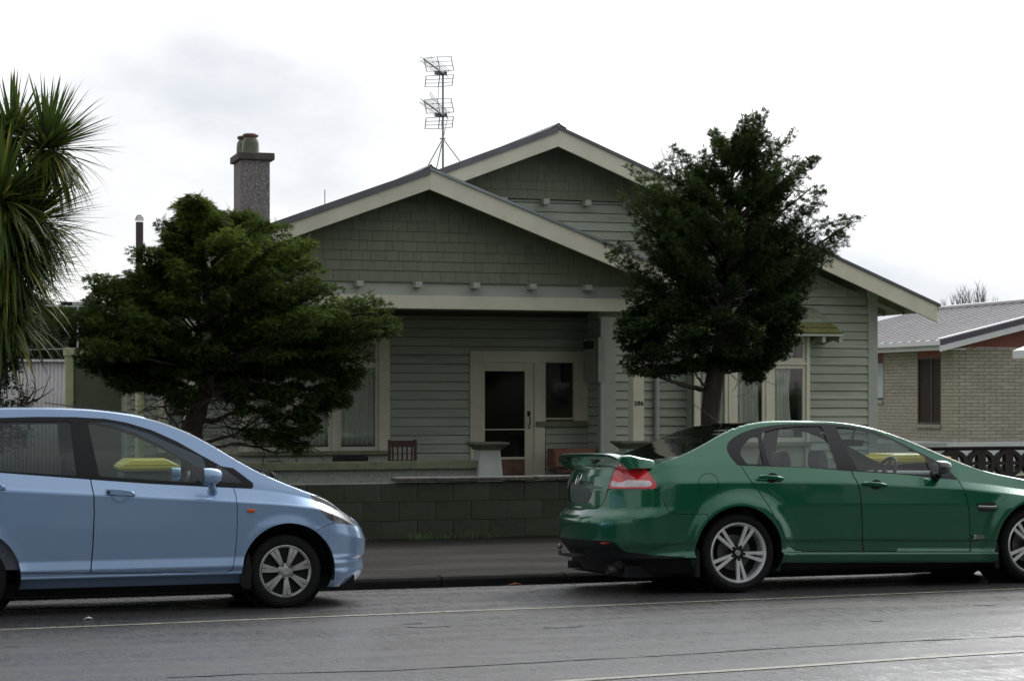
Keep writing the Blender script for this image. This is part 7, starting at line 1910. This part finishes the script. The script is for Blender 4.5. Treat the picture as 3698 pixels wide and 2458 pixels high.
    m = MB(); m.box(-.95, 3.6, -.72, .72, .14, .24); m.build('underbody', M['wheeldark'], car)
    m = MB(); m.box(.45, 2.3, -.84, -.81, .38, .92); m.build('door_lining', M['seat'], car); m = MB(); m.box(.45, 2.3, .81, .84, .38, .92); m.build('door_lining', M['seat'], car)
    m = MB(); m.prism([(1.85, .5), (1.83, .93), (1.90, 1.01), (2.05, 1.02), (2.42, .99), (2.5, .6)], -.78, .78); m.build('dashboard', M['trimblack'], car, bevel=.03, smooth=True, angle=R(40))
    m = MB(); m.box(-.5, .12, -.70, .70, 1.02, 1.05); m.build('parcel_shelf', M['seat'], car)
    for y in (-.38, .38): seat(car, 1.22, y, .52, .46)
    for y in (-.42, .42): seat(car, .28, y, .52, .44)
    steering(car, 1.68, -.38, .98)
    m = MB(); m.prism([(1.50, 1.255), (1.62, 1.25), (1.63, 1.31), (1.51, 1.32)], -.13, .13); m.tube([(1.57, 0, 1.3), (1.60, 0, 1.42)], .012, 6); m.build('rear_view_mirror', M['trimblack'], car, bevel=.01)
    q0 = RL([(2617, 1535)], -.0, X0, YC)[0]; q1 = RL([(2470, 1427)], -.0, X0, YC)[0]
    m = MB(); m.tube([(q0[0], 0, q0[1]-.01), ((q0[0]*2+q1[0])/3, 0, (q0[1]*2+q1[1])/3+.0), (q1[0], 0, q1[1])], [.005, .004, .0025], 6); m.build('roof_aerial', M['trimblack'], car)
    # headlamps (outside the frame)
    return car
M['greyplate'] = mat('dark_green_grey_recess', (.022, .042, .034), .5, var=.1)
M['mirrorblack'] = mat('glossy_black_mirror', (.02, .021, .022), .15, coat=1, var=.1)
green_car()
LOCAL = False
print('part6 ok')
# ================================================================== OTHER SIDE OF THE STREET (unseen houses and hedges added behind the camera for reflections)
def far_side_house(x, y, w_, d_, h, rh, lab, mw):
    t = thing('added_house', (x, y, 0), lab, 'house')
    m = MB(); m.box(x-w_/2, x+w_/2, y-d_/2, y+d_/2, -.2, h); wl = m.build('wall', mw, t)
    m = MB(); m.prism([(y-d_/2-.5, h), (y+d_/2+.5, h), (y, h+rh)], x-w_/2-.4, x+w_/2+.4, axis='x'); m.build('roof', M['roof'], t)
    for k in (-.3, .05, .32):
        m = MB(); m.box(x+k*w_-.6, x+k*w_+.6, y+d_/2, y+d_/2+.03, .9, 2.2); f = m.build('window', M['cream'], t)
        m = MB(); m.box(x+k*w_-.5, x+k*w_+.5, y+d_/2+.031, y+d_/2+.04, 1.0, 2.1); m.build('pane', M['meterglass'], f)
    m = MB(); m.box(x-.5, x-.05, y+d_/2, y+d_/2+.04, .2, 2.2); m.build('door', M['wood'], t)
M['wall_a'] = mat('grey_render', (.22, .22, .20), .8); M['wall_b'] = mat('brown_weatherboard', (.16, .13, .10), .8)
far_side_house(-9, -16, 14, 8, 3.0, 2.4, 'grey house added behind the camera, furthest left across the street', M['wall_a'])
far_side_house(8, -17, 13, 8, 3.2, 2.6, 'brown house added behind the camera, directly opposite the bungalow', M['wall_b'])
far_side_house(25, -16, 14, 8, 3.0, 2.3, 'grey house added behind the camera opposite the brick house', M['wall_a'])
def hedge(x0, x1, y, h, lab, seed):
    t = thing('hedge', ((x0+x1)/2, y, 0), lab, 'hedge'); rr = random.Random(seed)
    cl = [(Vector((rr.uniform(x0, x1), y+rr.uniform(-.6, .6), rr.uniform(.2, h-.3))), rr.uniform(.35, .6), rr.uniform(.1, .6)) for _ in range(int((x1-x0)*7))]
    V, F, A = sprays(cl, 16, .4, .22, seed, flat=1, droop=0, fingers=3, wid=.3); np_mesh('foliage', V, F, M['cypR'], t, attr=A)
    m = MB(); m.box(x0+.2, x1-.2, y-.35, y+.35, 0, h-.5); m.build('hedge_core', M['soil'], t)
hedge(-22, 3, -8, 2.0, 'dark clipped hedge added behind the camera, left of the gateway', 61)
hedge(6, 34, -8, 2.3, 'taller dark hedge added behind the camera, right of the gateway', 62)
def added_tree(x, y, h, r, lab, seed):  # unseen tree, added to block low sky light and darken the porch
    t = thing('added_tree', (x, y, 0), lab, 'tree'); rr = random.Random(seed)
    cl = []
    for _ in range(90):
        d = Vector((rr.gauss(0, 1), rr.gauss(0, 1), rr.gauss(0, .9))).normalized()*rr.uniform(.3, 1)**.5
        cl.append((Vector((x+d.x*r, y+d.y*r*.7, h*.6+d.z*h*.4)), rr.uniform(.7, 1.2), rr.uniform(.1, .6)))
    V, F, A = sprays(cl, 26, .9, .5, seed, flat=1, droop=0, fingers=3, wid=.35); np_mesh('crown', V, F, M['cypR'], t, attr=A)
    m = MB(); m.tube([(x, y, 0), (x+.1, y, h*.4), (x, y, h*.75)], [.3, .22, .08], 8); m.build('trunk', M['bark'], t)
for i, (x, h, r, lab) in enumerate([(-26, 9, 4.5, 'broad dark tree added behind the camera, furthest left of the street row'), (-16, 8, 4, 'dark tree added behind the camera, second from the left of the street row'), (-5, 9.5, 4.5, 'tall dark tree added behind the camera left of the brown house'),
        (17, 9, 4.6, 'tall dark tree added behind the camera between the brown and grey houses'), (30, 8, 4.4, 'dark tree added behind the camera, second from the right of the street row'), (41, 9.5, 5, 'broad dark tree added behind the camera, furthest right of the street row')]): added_tree(x, -11.5, h, r, lab, 70+i)
print('part7 ok')
